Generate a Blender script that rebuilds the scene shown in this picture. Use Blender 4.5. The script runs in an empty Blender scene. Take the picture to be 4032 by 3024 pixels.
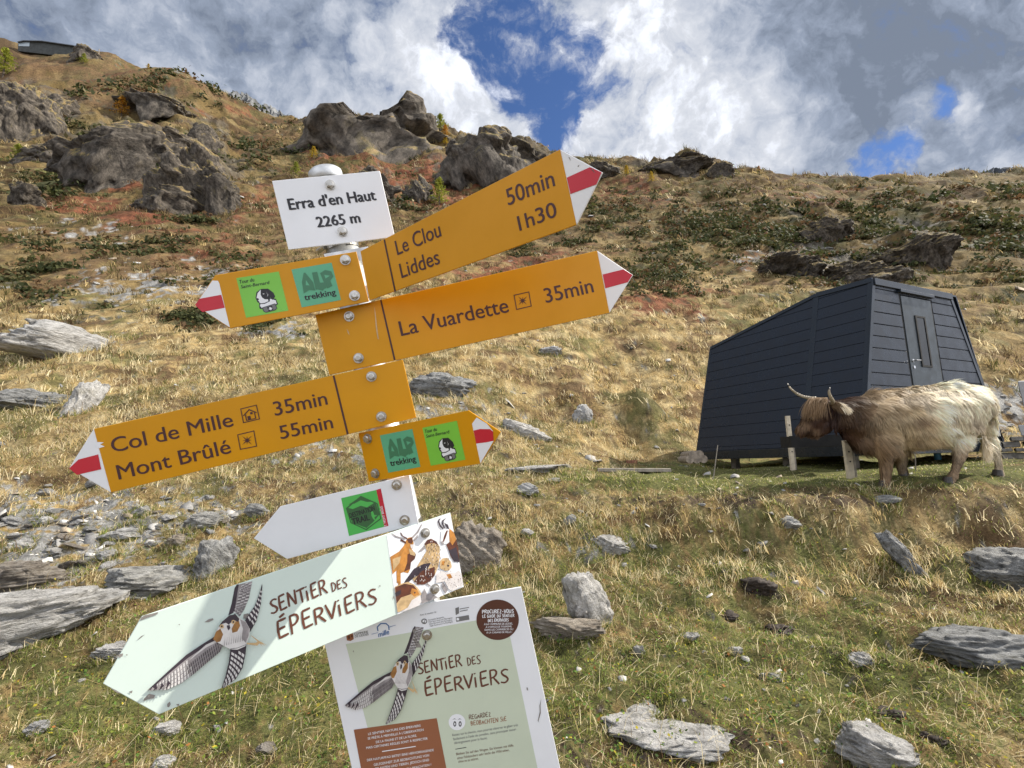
import bpy, bmesh, math, random
import numpy as np
from mathutils import Vector, Matrix

# ------------------------------------------------------------------ camera
FPX = 2050.0                      # focal length in pixels of the 4032 px wide photograph
PITCH, ROLL = math.radians(8.6), math.radians(1.7)
CAM = np.array([0.0, 0.0, 1.6])
FWD = np.array([0, math.cos(PITCH), math.sin(PITCH)])
_r0, _u0 = np.array([1.0, 0, 0]), np.array([0, -math.sin(PITCH), math.cos(PITCH)])
RGT = math.cos(ROLL) * _r0 - math.sin(ROLL) * _u0
UP = math.cos(ROLL) * _u0 + math.sin(ROLL) * _r0
C = bpy.context.scene.collection
scene = bpy.context.scene
cd = bpy.data.cameras.new("camera")
cd.sensor_width = 36.0
cd.lens = 36.0 * FPX / 4032.0
cd.clip_start, cd.clip_end = 0.05, 20000
cam = bpy.data.objects.new("camera", cd)
C.objects.link(cam)
cam.matrix_world = Matrix(((RGT[0], UP[0], -FWD[0], CAM[0]), (RGT[1], UP[1], -FWD[1], CAM[1]),
                           (RGT[2], UP[2], -FWD[2], CAM[2]), (0, 0, 0, 1)))
scene.camera = cam

# ------------------------------------------------------------------ sun, sky, exposure
SUN_AZ, SUN_EL = math.radians(78), math.radians(43)      # azimuth measured from +Y towards +X
sd = bpy.data.lights.new("sun", 'SUN')
sd.energy, sd.angle, sd.color = 5.0, math.radians(0.53), (1.0, 0.93, 0.82)
sun = bpy.data.objects.new("sun", sd)
C.objects.link(sun)
SUN = Vector((math.sin(SUN_AZ) * math.cos(SUN_EL), math.cos(SUN_AZ) * math.cos(SUN_EL), math.sin(SUN_EL)))
sun.rotation_euler = SUN.to_track_quat('Z', 'Y').to_euler()
scene.view_settings.view_transform = 'Standard'
scene.view_settings.look = 'None'
scene.view_settings.exposure = 0.66
scene.view_settings.gamma = 1.0
scene.cycles.max_bounces = 6
scene.cycles.transparent_max_bounces = 6
scene.cycles.sample_clamp_indirect = 6


def ray(x, y):
    """direction through a pixel of the 4032 px photograph"""
    d = FWD * FPX + RGT * (x - 2016.0) - UP * (y - 1512.0)
    return d / np.linalg.norm(d)


def rq(x, y):                      # same, in the 2212 px wide preview
    return ray(x * 1.82278, y * 1.82278)


def PY(x, y, Y):
    d = ray(x, y)
    return CAM + d * (Y / d[1])


class NT:
    def __init__(self, tree):
        self.t = tree
        tree.nodes.clear()

    def n(self, typ, ins=None, **props):
        nd = self.t.nodes.new(typ)
        for k, v in props.items():
            setattr(nd, k, v)
        for k, v in (ins or {}).items():
            s = nd.inputs[k]
            if isinstance(v, bpy.types.NodeSocket):
                self.t.links.new(v, s)
            else:
                s.default_value = v
        return nd

    def math(self, op, a, b=0.0, c=None, clamp=False):
        nd = self.n('ShaderNodeMath', {0: a, 1: b}, operation=op, use_clamp=clamp)
        if c is not None:
            if isinstance(c, bpy.types.NodeSocket):
                self.t.links.new(c, nd.inputs[2])
            else:
                nd.inputs[2].default_value = c
        return nd.outputs[0]

    def mix(self, f, a, b, mode='MIX'):
        nd = self.n('ShaderNodeMix', data_type='RGBA', blend_type=mode)
        for s, v in ((nd.inputs[0], f), (nd.inputs[6], a), (nd.inputs[7], b)):
            if isinstance(v, bpy.types.NodeSocket):
                self.t.links.new(v, s)
            else:
                s.default_value = v if not isinstance(v, tuple) or len(v) == 4 else (*v, 1)
        return nd.outputs[2]

    def noise(self, vec, scale, detail=5, rough=0.55, dist=0.0):
        nd = self.n('ShaderNodeTexNoise', {'Scale': scale, 'Detail': detail, 'Roughness': rough, 'Distortion': dist})
        if vec is not None:
            self.t.links.new(vec, nd.inputs['Vector'])
        return nd.outputs['Fac']

    def ramp(self, f, lo, hi, a=0.0, b=1.0, smooth=True):
        nd = self.n('ShaderNodeMapRange', {0: f, 1: lo, 2: hi, 3: a, 4: b},
                    interpolation_type='SMOOTHSTEP' if smooth else 'LINEAR')
        return nd.outputs[0]


# world: Nishita sky seen through gaps of a broken cloud layer
world = bpy.data.worlds.new("World")
scene.world = world
world.use_nodes = True
w = NT(world.node_tree)
sky = w.n('ShaderNodeTexSky', sky_type='NISHITA', sun_disc=False, sun_elevation=SUN_EL,
          sun_rotation=SUN_AZ, altitude=2200, air_density=1.0, dust_density=0.3, ozone_density=2.0)
tc = w.n('ShaderNodeTexCoord').outputs['Generated']
warp = w.n('ShaderNodeTexNoise', {'Vector': tc, 'Scale': 4.5, 'Detail': 7, 'Roughness': 0.6})
off = w.n('ShaderNodeVectorMath', {0: warp.outputs['Color'], 1: (0.5, 0.5, 0.5)}, operation='SUBTRACT')
wd = w.n('ShaderNodeVectorMath', {0: off.outputs[0], 1: (0.17, 0.17, 0.17)}, operation='MULTIPLY')
dirv = w.n('ShaderNodeVectorMath', {0: tc, 1: wd.outputs[0]}, operation='ADD')
dirn = w.n('ShaderNodeVectorMath', {0: dirv.outputs[0]}, operation='NORMALIZE').outputs[0]


def blobs(lst):
    tot = None
    for x, y, r, wt in lst:
        v = rq(x, y)
        ang = math.atan(r * 1.35 / 1124.0)
        dp = w.n('ShaderNodeVectorMath', {0: dirn, 1: tuple(v)}, operation='DOT_PRODUCT').outputs['Value']
        m = w.ramp(dp, math.cos(ang), math.cos(ang * 0.12), 0.0, wt)
        tot = m if tot is None else w.math('ADD', tot, m)
    return tot


GAPS = [(1100, -20, 60, .8), (1065, 75, 75, .9), (1110, 140, 70, .9), (1155, 205, 70, .9), (1190, 262, 48, .8),
        (1215, 300, 35, .7), (1235, 70, 50, .4), (1285, 170, 50, .3), (1195, 110, 70, .8), (1330, 60, 40, .3),
        (1240, 235, 40, .5), (1960, 222, 30, .6), (2015, 208, 26, .6), (1905, 352, 50, .75), (1850, 374, 34, .6), (1945, 322, 26, .5),
        (15, 20, 60, .18), (1010, 95, 40, .5)]
SHADE = [(1790, 90, 270, .24), (1700, 240, 150, .10), (2100, 120, 200, .16), (2150, 310, 110, .10), (300, 30, 420, .20),
         (40, 130, 220, .08), (1890, 190, 120, .10), (560, 60, 160, .08)]
LIGHT = [(1420, 200, 170, .2), (1480, 310, 130, .24), (1660, 345, 110, .18), (960, 110, 150, .14), (1040, 225, 120, .18),
         (700, 190, 150, .10), (1480, 20, 110, .14), (2000, 290, 60, .24), (2070, 212, 26, .4), (1230, 320, 60, .2), (850, 190, 140, .12),
         (1340, 100, 110, .1), (1560, 250, 80, .1)]
n1 = w.noise(tc, 3.6, 9, 0.58, 0.3)
n2 = w.noise(tc, 8.5, 9, 0.62, 0.4)
n3 = w.noise(dirn, 22, 7, 0.6, 0.2)
def cen(n, k):
    return w.math('MULTIPLY', w.math('SUBTRACT', n, 0.5), k)


nz = w.math('ADD', w.math('ADD', cen(n1, .9), cen(n2, 1.7)), cen(n3, 1.6))
cover = w.math('SUBTRACT', w.math('ADD', nz, 0.80), w.math('MULTIPLY', w.math('MINIMUM', blobs(GAPS), 1.05), 0.74))
alpha = w.ramp(cover, -0.10, 0.62)
lum = w.math('ADD', w.math('ADD', cen(n1, .8), cen(n2, 1.35)), w.math('MULTIPLY_ADD', n3, 1.25, -.03))
lum = w.math('ADD', lum, blobs(LIGHT))
lum = w.math('SUBTRACT', lum, blobs(SHADE))
# brightness added to the unseen clouds behind the viewer, to fill the shaded signs
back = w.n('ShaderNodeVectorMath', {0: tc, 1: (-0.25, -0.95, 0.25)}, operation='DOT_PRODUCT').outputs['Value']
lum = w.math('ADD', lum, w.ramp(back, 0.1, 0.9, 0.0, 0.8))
glowv = w.n('ShaderNodeVectorMath', {0: tc, 1: (0.84, -0.34, 0.42)}, operation='DOT_PRODUCT').outputs['Value']
lum = w.math('ADD', lum, w.ramp(glowv, 0.70, 1.0, 0.0, 1.1))      # glow added to unseen clouds on the right, to brighten the shelter front
lumc = w.ramp(lum, 0.10, 1.40, 0, 1, False)
cr = w.n('ShaderNodeValToRGB', {0: lumc})
el = cr.color_ramp.elements
el[0].position, el[0].color = 0.0, (0.27, 0.32, 0.405, 1)
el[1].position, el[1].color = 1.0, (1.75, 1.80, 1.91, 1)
for ps, cc_ in ((0.20, (0.42, 0.485, 0.60)), (0.40, (0.68, 0.73, 0.82)), (0.60, (0.93, 0.955, 1.0))):
    e = el.new(ps)
    e.color = (*cc_, 1)
SKYS = 0.1
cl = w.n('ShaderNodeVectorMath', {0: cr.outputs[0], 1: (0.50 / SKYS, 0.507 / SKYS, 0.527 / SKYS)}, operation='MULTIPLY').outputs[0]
skyc = w.n('ShaderNodeVectorMath', {0: sky.outputs[0], 1: (0.58, 0.69, 0.88)}, operation='MULTIPLY').outputs[0]
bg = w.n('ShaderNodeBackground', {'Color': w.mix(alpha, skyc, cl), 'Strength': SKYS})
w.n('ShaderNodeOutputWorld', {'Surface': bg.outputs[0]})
world.cycles.sampling_method = 'MANUAL'
world.cycles.sample_map_resolution = 1024

# ------------------------------------------------------------------ helpers
rng = np.random.default_rng(11)
R_ = random.Random(5)


def hash2(ix, iy, seed):
    h = (ix.astype(np.int64) * 374761393 + iy.astype(np.int64) * 668265263 + seed * 974634777) & 0x7fffffff
    h = ((h ^ (h >> 13)) * 1274126177) & 0x7fffffff
    return ((h ^ (h >> 16)) & 0xffff) / 65535.0


def vn2(x, y, seed=0):
    """smooth 2D gradient noise, about -1..1"""
    ix, iy = np.floor(x), np.floor(y)
    fx, fy = x - ix, y - iy
    ux, uy = fx * fx * fx * (fx * (fx * 6 - 15) + 10), fy * fy * fy * (fy * (fy * 6 - 15) + 10)
    out = 0
    for dx in (0, 1):
        for dy in (0, 1):
            a = hash2(ix + dx, iy + dy, seed) * 6.28318
            g = np.cos(a) * (fx - dx) + np.sin(a) * (fy - dy)
            out = out + g * (ux if dx else 1 - ux) * (uy if dy else 1 - uy)
    return out * 1.5


def fbm2(x, y, seed=0, oct=4, gain=0.5):
    s, a = 0, 1.0
    for k in range(oct):
        s = s + a * vn2(x * 2 ** k + k * 17.3, y * 2 ** k - k * 9.1, seed + k)
        a *= gain
    return s


def hash3(ix, iy, iz, seed):
    h = (ix.astype(np.int64) * 374761393 + iy.astype(np.int64) * 668265263 + iz.astype(np.int64) * 2147483647 + seed * 974634777) & 0x7fffffff
    h = ((h ^ (h >> 13)) * 1274126177) & 0x7fffffff
    return ((h ^ (h >> 16)) & 0xffff) / 65535.0


def vn3(p, seed=0):
    i = np.floor(p)
    f = p - i
    u = f * f * (3 - 2 * f)
    out = 0
    for dx in (0, 1):
        for dy in (0, 1):
            for dz in (0, 1):
                out = out + hash3(i[:, 0] + dx, i[:, 1] + dy, i[:, 2] + dz, seed) * \
                    (u[:, 0] if dx else 1 - u[:, 0]) * (u[:, 1] if dy else 1 - u[:, 1]) * (u[:, 2] if dz else 1 - u[:, 2])
    return out * 2 - 1


def fbm3(p, seed=0, oct=4, gain=0.5):
    s, a = 0, 1.0
    for k in range(oct):
        s = s + a * vn3(p * 2 ** k + k * 7.7, seed + k)
        a *= gain
    return s


def sstep(a, b, x):
    t = np.clip((x - a) / (b - a), 0, 1)
    return t * t * (3 - 2 * t)


def np_mesh(name, verts, tris=None, quads=None, mat=None, col=None, smooth=False, parent=None, uvcol='tint'):
    """mesh object from numpy arrays"""
    me = bpy.data.meshes.new(name)
    verts = np.asarray(verts, dtype=np.float32)
    loops, starts = [], []
    n = 0
    if quads is not None and len(quads):
        loops.append(np.asarray(quads, dtype=np.int32).ravel())
        starts.append(np.arange(len(quads), dtype=np.int32) * 4)
        n = len(quads) * 4
    if tris is not None and len(tris):
        loops.append(np.asarray(tris, dtype=np.int32).ravel())
        starts.append(n + np.arange(len(tris), dtype=np.int32) * 3)
    loops, starts = np.concatenate(loops), np.concatenate(starts)
    me.vertices.add(len(verts))
    me.vertices.foreach_set('co', verts.ravel())
    me.loops.add(len(loops))
    me.loops.foreach_set('vertex_index', loops)
    me.polygons.add(len(starts))
    me.polygons.foreach_set('loop_start', starts)
    me.update(calc_edges=True)
    if smooth:
        me.polygons.foreach_set('use_smooth', np.ones(len(starts), dtype=bool))
    if col is not None:
        at = me.color_attributes.new(uvcol, 'FLOAT_COLOR', 'POINT')
        c4 = np.ones((len(verts), 4), dtype=np.float32)
        c4[:, :3] = col
        at.data.foreach_set('color', c4.ravel())
    if mat:
        me.materials.append(mat)
    ob = bpy.data.objects.new(name, me)
    C.objects.link(ob)
    if parent:
        ob.parent = parent
    return ob


def tag(o, label=None, cat=None, group=None, kind=None):
    for k, v in (('label', label), ('category', cat), ('group', group), ('kind', kind)):
        if v:
            o[k] = v
    return o


def empty(name, loc=(0, 0, 0), label=None, cat=None, group=None):
    o = bpy.data.objects.new(name, None)
    o.empty_display_size = 0.1
    C.objects.link(o)
    o.location = tuple(loc)
    return tag(o, label, cat, group)


def bm_obj(name, bm, mat, parent=None, smooth=False, bevel=0.0):
    """one mesh object; geometry is given in world space and re-based on its parent"""
    bmesh.ops.recalc_face_normals(bm, faces=bm.faces)
    if bevel:
        bmesh.ops.bevel(bm, geom=list(bm.edges), offset=bevel, segments=1, affect='EDGES', clamp_overlap=True)
    if smooth:
        for f in bm.faces:
            f.smooth = True
    me = bpy.data.meshes.new(name)
    if parent:
        off = Vector(parent.location)
        pp = parent.parent
        while pp:
            off += Vector(pp.location)
            pp = pp.parent
        bmesh.ops.translate(bm, vec=-off, verts=bm.verts)
    bm.to_mesh(me)
    bm.free()
    for m in (mat if isinstance(mat, (list, tuple)) else [mat]):
        me.materials.append(m)
    ob = bpy.data.objects.new(name, me)
    C.objects.link(ob)
    if parent:
        ob.parent = parent
    return ob


def box(bm, o, ax, ay, az):
    """box from corner o with three edge vectors"""
    o, ax, ay, az = (Vector(v) for v in (o, ax, ay, az))
    v = [bm.verts.new(o + ax * i + ay * j + az * k) for i in (0, 1) for j in (0, 1) for k in (0, 1)]
    for f in ((0, 1, 3, 2), (4, 6, 7, 5), (0, 4, 5, 1), (2, 3, 7, 6), (0, 2, 6, 4), (1, 5, 7, 3)):
        bm.faces.new([v[i] for i in f])


def prism(bm, pts, d):
    """extrude a planar polygon (world points) by vector d"""
    d = Vector(d)
    a = [bm.verts.new(Vector(p)) for p in pts]
    b = [bm.verts.new(Vector(p) + d) for p in pts]
    bm.faces.new(a)
    bm.faces.new(b[::-1])
    n = len(a)
    for i in range(n):
        bm.faces.new((a[i], b[i], b[(i + 1) % n], a[(i + 1) % n]))


def tube(bm, p0, p1, r0, r1=None, seg=16, cap=True):
    p0, p1 = Vector(p0), Vector(p1)
    r1 = r0 if r1 is None else r1
    z = (p1 - p0).normalized()
    x = z.orthogonal().normalized()
    y = z.cross(x)
    ra, rb = [], []
    for i in range(seg):
        a = 2 * math.pi * i / seg
        d = x * math.cos(a) + y * math.sin(a)
        ra.append(bm.verts.new(p0 + d * r0))
        rb.append(bm.verts.new(p1 + d * r1))
    for i in range(seg):
        bm.faces.new((ra[i], ra[(i + 1) % seg], rb[(i + 1) % seg], rb[i]))
    if cap:
        bm.faces.new(ra[::-1])
        bm.faces.new(rb)


def path_tube(bm, pts, rad, seg=8):
    for i in range(len(pts) - 1):
        tube(bm, pts[i], pts[i + 1], rad[i], rad[i + 1], seg)


# ------------------------------------------------------------------ materials
def principled(name, col, rough=0.6, metal=0.0, var=0.12, scale=8.0, bump=0.0, bscale=60.0, spec=0.5, col2=None, detail=6):
    m = bpy.data.materials.new(name)
    m.use_nodes = True
    t = NT(m.node_tree)
    oc = t.n('ShaderNodeTexCoord').outputs['Object']
    nz = t.noise(oc, scale, detail, 0.6)
    c2 = col2 or tuple(c * (1 - var * 2) for c in col)
    base = t.mix(t.ramp(nz, 0.3, 0.7), (*c2, 1), (*col, 1))
    ins = {'Base Color': base, 'Roughness': t.ramp(nz, 0.3, 0.7, min(1, rough + 0.08), max(0.02, rough - 0.08)),
           'Metallic': metal, 'Specular IOR Level': spec}
    if bump:
        bn = t.n('ShaderNodeBump', {'Height': t.noise(oc, bscale, 8, 0.65), 'Strength': bump, 'Distance': 0.02})
        ins['Normal'] = bn.outputs[0]
    p = t.n('ShaderNodeBsdfPrincipled', ins)
    t.n('ShaderNodeOutputMaterial', {'Surface': p.outputs[0]})
    return m


M = {}
M['yellow'] = principled('sign_yellow', (0.60, 0.272, 0.001), 0.40, var=0.05, scale=6, spec=0.3)
M['white'] = principled('sign_white', (0.76, 0.775, 0.80), 0.4, var=0.03, scale=9)
M['red'] = principled('sign_red', (0.52, 0.012, 0.03), 0.42, var=0.06)
M['brown_ink'] = principled('brown_ink', (0.055, 0.012, 0.012), 0.5, var=0.05)
M['black'] = principled('black_ink', (0.012, 0.011, 0.016), 0.5, var=0.05)
M['mint'] = principled('pale_mint_paint', (0.60, 0.70, 0.64), 0.36, var=0.03, scale=5)
M['sage'] = principled('sage_print', (0.53, 0.59, 0.46), 0.5, var=0.03)
M['text_brown'] = principled('text_brown', (0.13, 0.045, 0.025), 0.5, var=0.1)
M['box_brown'] = principled('box_brown', (0.27, 0.10, 0.045), 0.5, var=0.05)
M['circle_brown'] = principled('circle_brown', (0.085, 0.028, 0.016), 0.5, var=0.05)
M['lime'] = principled('lime_sticker', (0.185, 0.52, 0.05), 0.35, var=0.04)
M['teal'] = principled('teal_sticker', (0.10, 0.40, 0.225), 0.35, var=0.04)
M['teal_dark'] = principled('teal_dark', (0.045, 0.185, 0.095), 0.4, var=0.04)
M['green_dk'] = principled('emblem_green', (0.04, 0.13, 0.045), 0.4, var=0.08)
M['green'] = principled('trail_green', (0.08, 0.46, 0.09), 0.35, var=0.05)
M['grey_ink'] = principled('grey_ink', (0.16, 0.16, 0.16), 0.5, var=0.05)
M['blue_ink'] = principled('blue_ink', (0.03, 0.12, 0.32), 0.5, var=0.05)
M['bare_patch'] = principled('chipped_patch', (0.25, 0.23, 0.21), 0.6, var=0.15, scale=40)
M['steel'] = principled('bolt_steel', (0.52, 0.50, 0.46), 0.33, metal=0.9, var=0.15, scale=90, bump=0.05)
M['galv'] = principled('galvanised_steel', (0.62, 0.63, 0.63), 0.45, metal=0.75, var=0.14, scale=45, bump=0.04)
M['fea_dark'] = principled('feather_dark', (0.045, 0.032, 0.045), 0.5, var=0.2, scale=60)
M['fea_mid'] = principled('feather_mid', (0.34, 0.31, 0.31), 0.5, var=0.2, scale=60)
M['fea_light'] = principled('feather_light', (0.66, 0.64, 0.62), 0.5, var=0.1, scale=60)
M['fea_rust'] = principled('feather_rust', (0.40, 0.19, 0.05), 0.5, var=0.25, scale=50)
M['fur_orange'] = principled('print_orange', (0.58, 0.25, 0.05), 0.45, var=0.25, scale=50)
M['fur_brown'] = principled('print_brown', (0.13, 0.04, 0.02), 0.45, var=0.25, scale=60)
M['print_pale'] = principled('print_pale', (0.70, 0.66, 0.64), 0.45, var=0.1, scale=50)
M['print_tan'] = principled('print_tan', (0.62, 0.43, 0.22), 0.45, var=0.2, scale=50)
M['claw'] = principled('claw_yellow', (0.58, 0.40, 0.2), 0.5, var=0.1)
# ------------------------------------------------------------------ terrain
def ang_r(x, y, Y):
    """preview pixel + forward distance -> (azimuth, elevation, horizontal range)"""
    d = rq(x, y)
    th = math.atan2(d[0], d[1])
    ph = math.atan2(d[2], math.hypot(d[0], d[1]))
    return th, ph, Y / math.cos(th)


LEFTP = [(1659, 2.95), (1500, 3.5), (1350, 4.2), (1200, 5.1), (1100, 6.0), (1000, 7.3), (900, 9.0), (800, 11.3), (700, 15), (600, 21), (500, 32), (440, 45)]
MIDP = [(1659, 2.95), (1540, 3.35), (1340, 4.5), (1200, 5.3), (1100, 6.0), (1040, 6.7), (1000, 7.7), (950, 8.9), (900, 10.2), (800, 13), (700, 17.5), (600, 25), (500, 38), (430, 55)]
RGTP = [(1659, 2.95), (1500, 3.5), (1340, 4.4), (1200, 5.1), (1110, 5.65), (1060, 6.0), (1036, 6.6), (1016, 7.6), (1004, 9.0), (996, 10.6), (985, 12.4), (960, 13.2), (900, 14.2), (800, 16.2), (700, 18.5), (600, 25), (500, 38), (430, 52)]
RIDGE = [(0, 93, 175), (70, 98, 175), (150, 106, 174), (215, 106, 172), (300, 140, 172), (400, 172, 172), (450, 186, 172), (520, 226, 170), (600, 254, 165),
         (690, 270, 155), (780, 262, 135), (880, 268, 125), (960, 275, 120), (1060, 305, 112), (1150, 322, 105), (1210, 336, 98), (1290, 352, 90),
         (1400, 348, 86), (1500, 346, 82), (1600, 373, 76), (1700, 380, 72), (1800, 387, 70), (1900, 391, 68), (2000, 390, 68), (2100, 384, 68), (2212, 376, 68)]
ctl = []
for x in (-160, 0, 180, 360, 540, 720):
    for y, Y in LEFTP:
        ctl.append(ang_r(x, y + (12 if x < 300 and y < 500 else 0), Y))
for x in (-160, 0, 180, 360):
    for y, Y in ((380, 62), (300, 88), (230, 115), (165, 145)):
        ctl.append(ang_r(x, y, Y))
for x in (540, 720):
    for y, Y in ((380, 66), (320, 95), (285, 125)):
        ctl.append(ang_r(x, y, Y))
for x in (900, 1060, 1220, 1380):
    for y, Y in MIDP:
        k_ = (x - 900) / 480 if 890 < y < 1030 else 0        # the meadow opens out level towards the cabin
        ctl.append(ang_r(x, y + (0 if not k_ else 8 * k_), Y * (1 + .40 * k_)))
for x in (900, 1060):
    ctl.append(ang_r(x, 370, 78)); ctl.append(ang_r(x, 320, 100))
ctl.append(ang_r(1220, 380, 76))
for x in (1540, 1700, 1860, 2020, 2212, 2400):
    for y, Y in RGTP:
        ctl.append(ang_r(x, y + (4 if x < 1600 else 0) - (x - 1900) * 0.0295 * (960 <= y < 1050), Y))
for x, y, Y in RIDGE + [(-160, 95, 175), (2400, 372, 68)]:
    th, ph, r = ang_r(x, y + 3, Y)
    ctl.append((th, ph, r))
    ctl.append((th, ph - 0.045, r * 1.22))
    ctl.append((th, ph - 0.26, r * 2.1))
    ctl.append((th, 0.05, r * 5))
for th in np.linspace(-0.9, 0.9, 9):
    for r in (0.4, 1.0, 1.8):
        ctl.append((th, math.atan2(-1.62, r), r))
    ctl.append((th, 0.02, 2500))
ctl = np.array(ctl)
AX = 1.7


def tps(d2):
    return np.where(d2 > 1e-12, 0.5 * d2 * np.log(np.maximum(d2, 1e-12)), 0)


cp = np.stack([ctl[:, 0] * AX, np.log(ctl[:, 2])], 1)
d2 = ((cp[:, None] - cp[None]) ** 2).sum(-1)
K = tps(d2) + np.eye(len(cp)) * 2e-3
Pm = np.concatenate([np.ones((len(cp), 1)), cp], 1)
Amat = np.block([[K, Pm], [Pm.T, np.zeros((3, 3))]])
sol = np.linalg.solve(Amat, np.concatenate([ctl[:, 1], np.zeros(3)]))
TH0, TH1, NTH = -0.95, 0.95, 260
L0, L1, NL = math.log(0.35), math.log(4000.0), 420
gt = np.linspace(TH0, TH1, NTH)
gl = np.linspace(L0, L1, NL)
GT, GL = np.meshgrid(gt, gl, indexing='ij')
q = np.stack([GT.ravel() * AX, GL.ravel()], 1)
PHI = np.zeros(len(q))
for s in range(0, len(q), 8000):
    dd = ((q[s:s + 8000, None] - cp[None]) ** 2).sum(-1)
    PHI[s:s + 8000] = tps(dd) @ sol[:-3] + sol[-3] + q[s:s + 8000] @ sol[-2:]
PHI = PHI.reshape(NTH, NL)
ZT = CAM[2] + np.exp(GL) * np.tan(np.clip(PHI, -1.45, 1.2))


def base_h(x, y):
    th, r = np.arctan2(x, y), np.maximum(np.hypot(x, y), 0.36)
    ti = np.clip((th - TH0) / (TH1 - TH0), 0, 1) * (NTH - 1.001)
    li = np.clip((np.log(r) - L0) / (L1 - L0), 0, 1) * (NL - 1.001)
    i, j = ti.astype(int), li.astype(int)
    a, b = ti - i, li - j
    z = (ZT[i, j] * (1 - a) + ZT[i + 1, j] * a) * (1 - b) + (ZT[i, j + 1] * (1 - a) + ZT[i + 1, j + 1] * a) * b
    k = sstep(0.95, 2.1, np.abs(th)) * sstep(2, 10, r)
    k = np.where(th > 0, sstep(0.9, 1.25, th) * sstep(4, 14, r), k)   # the slope falls away to the right, where the sun stands
    return z * (1 - k) + (-0.12 * (r - 2)) * k


def masks(x, y):
    """terrace flatness, 0..1"""
    return np.exp(-(((x - 4.9) / 3.7) ** 4 + ((y - 9.0) / 3.0) ** 4))


def detail_h(x, y, r):
    out = np.zeros_like(x)
    for k in range(11):
        lam = 0.11 * 2 ** k
        lr = np.log(lam / np.maximum(r, 0.5))
        wgt = sstep(math.log(.006), math.log(.016), lr) * (1 - sstep(math.log(.13), math.log(.34), lr))
        if wgt.max() <= 0:
            continue
        ca, sa = math.cos(k * 1.1), math.sin(k * 1.1)
        m = wgt > 1e-3
        xm, ym = x[m], y[m]
        n = vn2((xm * ca - ym * sa) / lam, (xm * sa + ym * ca) / lam, 31 + k)
        if k % 2:
            n = 0.35 - 1.25 * np.abs(n)
        out[m] += wgt[m] * n * lam * (0.15 - .04 * sstep(8, 14, r[m]) + .06 * sstep(25, 70, r[m]))
    return out * (1 - 0.75 * masks(x, y))


Z_CRAG = [(80, 235, 110, 60, 1), (255, 310, 110, 70, 1), (430, 375, 120, 80, 1), (340, 230, 90, 40, .7), (450, 290, 60, 45, .8), (830, 290, 160, 45, 1), (1050, 320, 120, 55, 1), (1170, 340, 70, 40, .8),
          (800, 390, 80, 45, .7), (1440, 352, 100, 24, .8), (1790, 480, 70, 50, .7), (1960, 520, 90, 55, .8), (1850, 570, 90, 50, .8), (1690, 555, 80, 45, .6)]


def zone(px, py, lst):
    """patches of the slope, given as (x, y, rx, ry, weight)"""
    s = np.zeros_like(px)
    for cx, cy, rx, ry, wt in lst:
        s = np.maximum(s, wt * np.exp(-(((px - cx) / rx) ** 2 + ((py - cy) / ry) ** 2)))
    return s


def scr_px(p):
    """world -> preview pixel (vectorised)"""
    v = p - CAM
    zc = v @ FWD
    return 1106 + 1124.66 * (v @ RGT) / zc, 829.5 - 1124.66 * (v @ UP) / zc


def ground(x, y):
    x, y = np.asarray(x, float), np.asarray(y, float)
    r = np.hypot(x, y)
    z = base_h(x, y)
    k_ = np.nonzero((r > 35) & (y > 20))[0]
    rough_ = np.ones_like(z)
    if len(k_):                       # broken, ledgy ground around the crags
        X_, Y_ = scr_px(np.stack([x[k_], y[k_], z[k_]], 1))
        rough_[k_] += 1.5 * zone(X_, Y_, Z_CRAG)
    z = z + detail_h(x, y, r) * rough_
    # the cut bank below the level ground of the cabin
    e_ = y - (5.55 + .05 * (x - 4) + .35 * vn2(x / 1.7, y / 4.0, 17) + .12 * vn2(x / .5, y / .9, 18))
    z = z - .40 * (sstep(-1.9, .2, e_) - sstep(-.12, .30, e_)) * sstep(.2, 2.0, x) * (1 - sstep(8.5, 11, x))
    # small terraces worn along the contour lines of the steeper slopes
    per = np.where(r < 28, 0.45, np.where(r < 70, 1.1, 2.4))
    t = (z / per + 0.9 * sn(x, y, r, .2, 91, 2))
    saw = t - np.floor(t)
    z = z + per * (0.34 + .16 * sstep(20, 40, r)) * (sstep(0, .7, saw) - saw) * sstep(9, 14, r) * (1 - masks(x, y)) * (0.55 + 0.45 * np.clip(sn(x, y, r, .3, 55, 2), -1, 1))
    return z


def ground1(x, y):
    return float(ground(np.array([x]), np.array([y]))[0])


_rs = np.exp(np.linspace(math.log(1.2), math.log(420), 2600))


def hit(x, y, full=True):
    """ground point seen through a preview pixel"""
    d = rq(x, y)
    h = math.hypot(d[0], d[1])
    X, Yy, Z = d[0] / h * _rs, d[1] / h * _rs, CAM[2] + d[2] / h * _rs
    g = ground(X, Yy)
    k = np.nonzero(g >= Z)[0]
    i = k[0] if len(k) else len(_rs) - 1
    return np.array([X[i], Yy[i], g[i]])


def sn(x, y, r, c, seed, oct=4, gain=0.6):
    """fractal noise whose coarsest wavelength is about c * range, on fixed world lattices"""
    out = np.zeros_like(x)
    for k in range(-5, 9):
        lam = 2.0 ** k
        u = np.log2(lam / (c * r))
        wgt = sstep(-oct - .5, -oct + .5, u) * (1 - sstep(-.3, .7, u)) * gain ** np.clip(-u, 0, 20)
        if wgt.max() < 1e-3:
            continue
        ca, sa = math.cos(k * 1.7 + seed), math.sin(k * 1.7 + seed)
        m = wgt > 1e-3
        xm, ym = x[m], y[m]
        out[m] += wgt[m] * vn2((xm * ca - ym * sa) / lam, (xm * sa + ym * ca) / lam, seed + k + 9)
    return out


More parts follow.
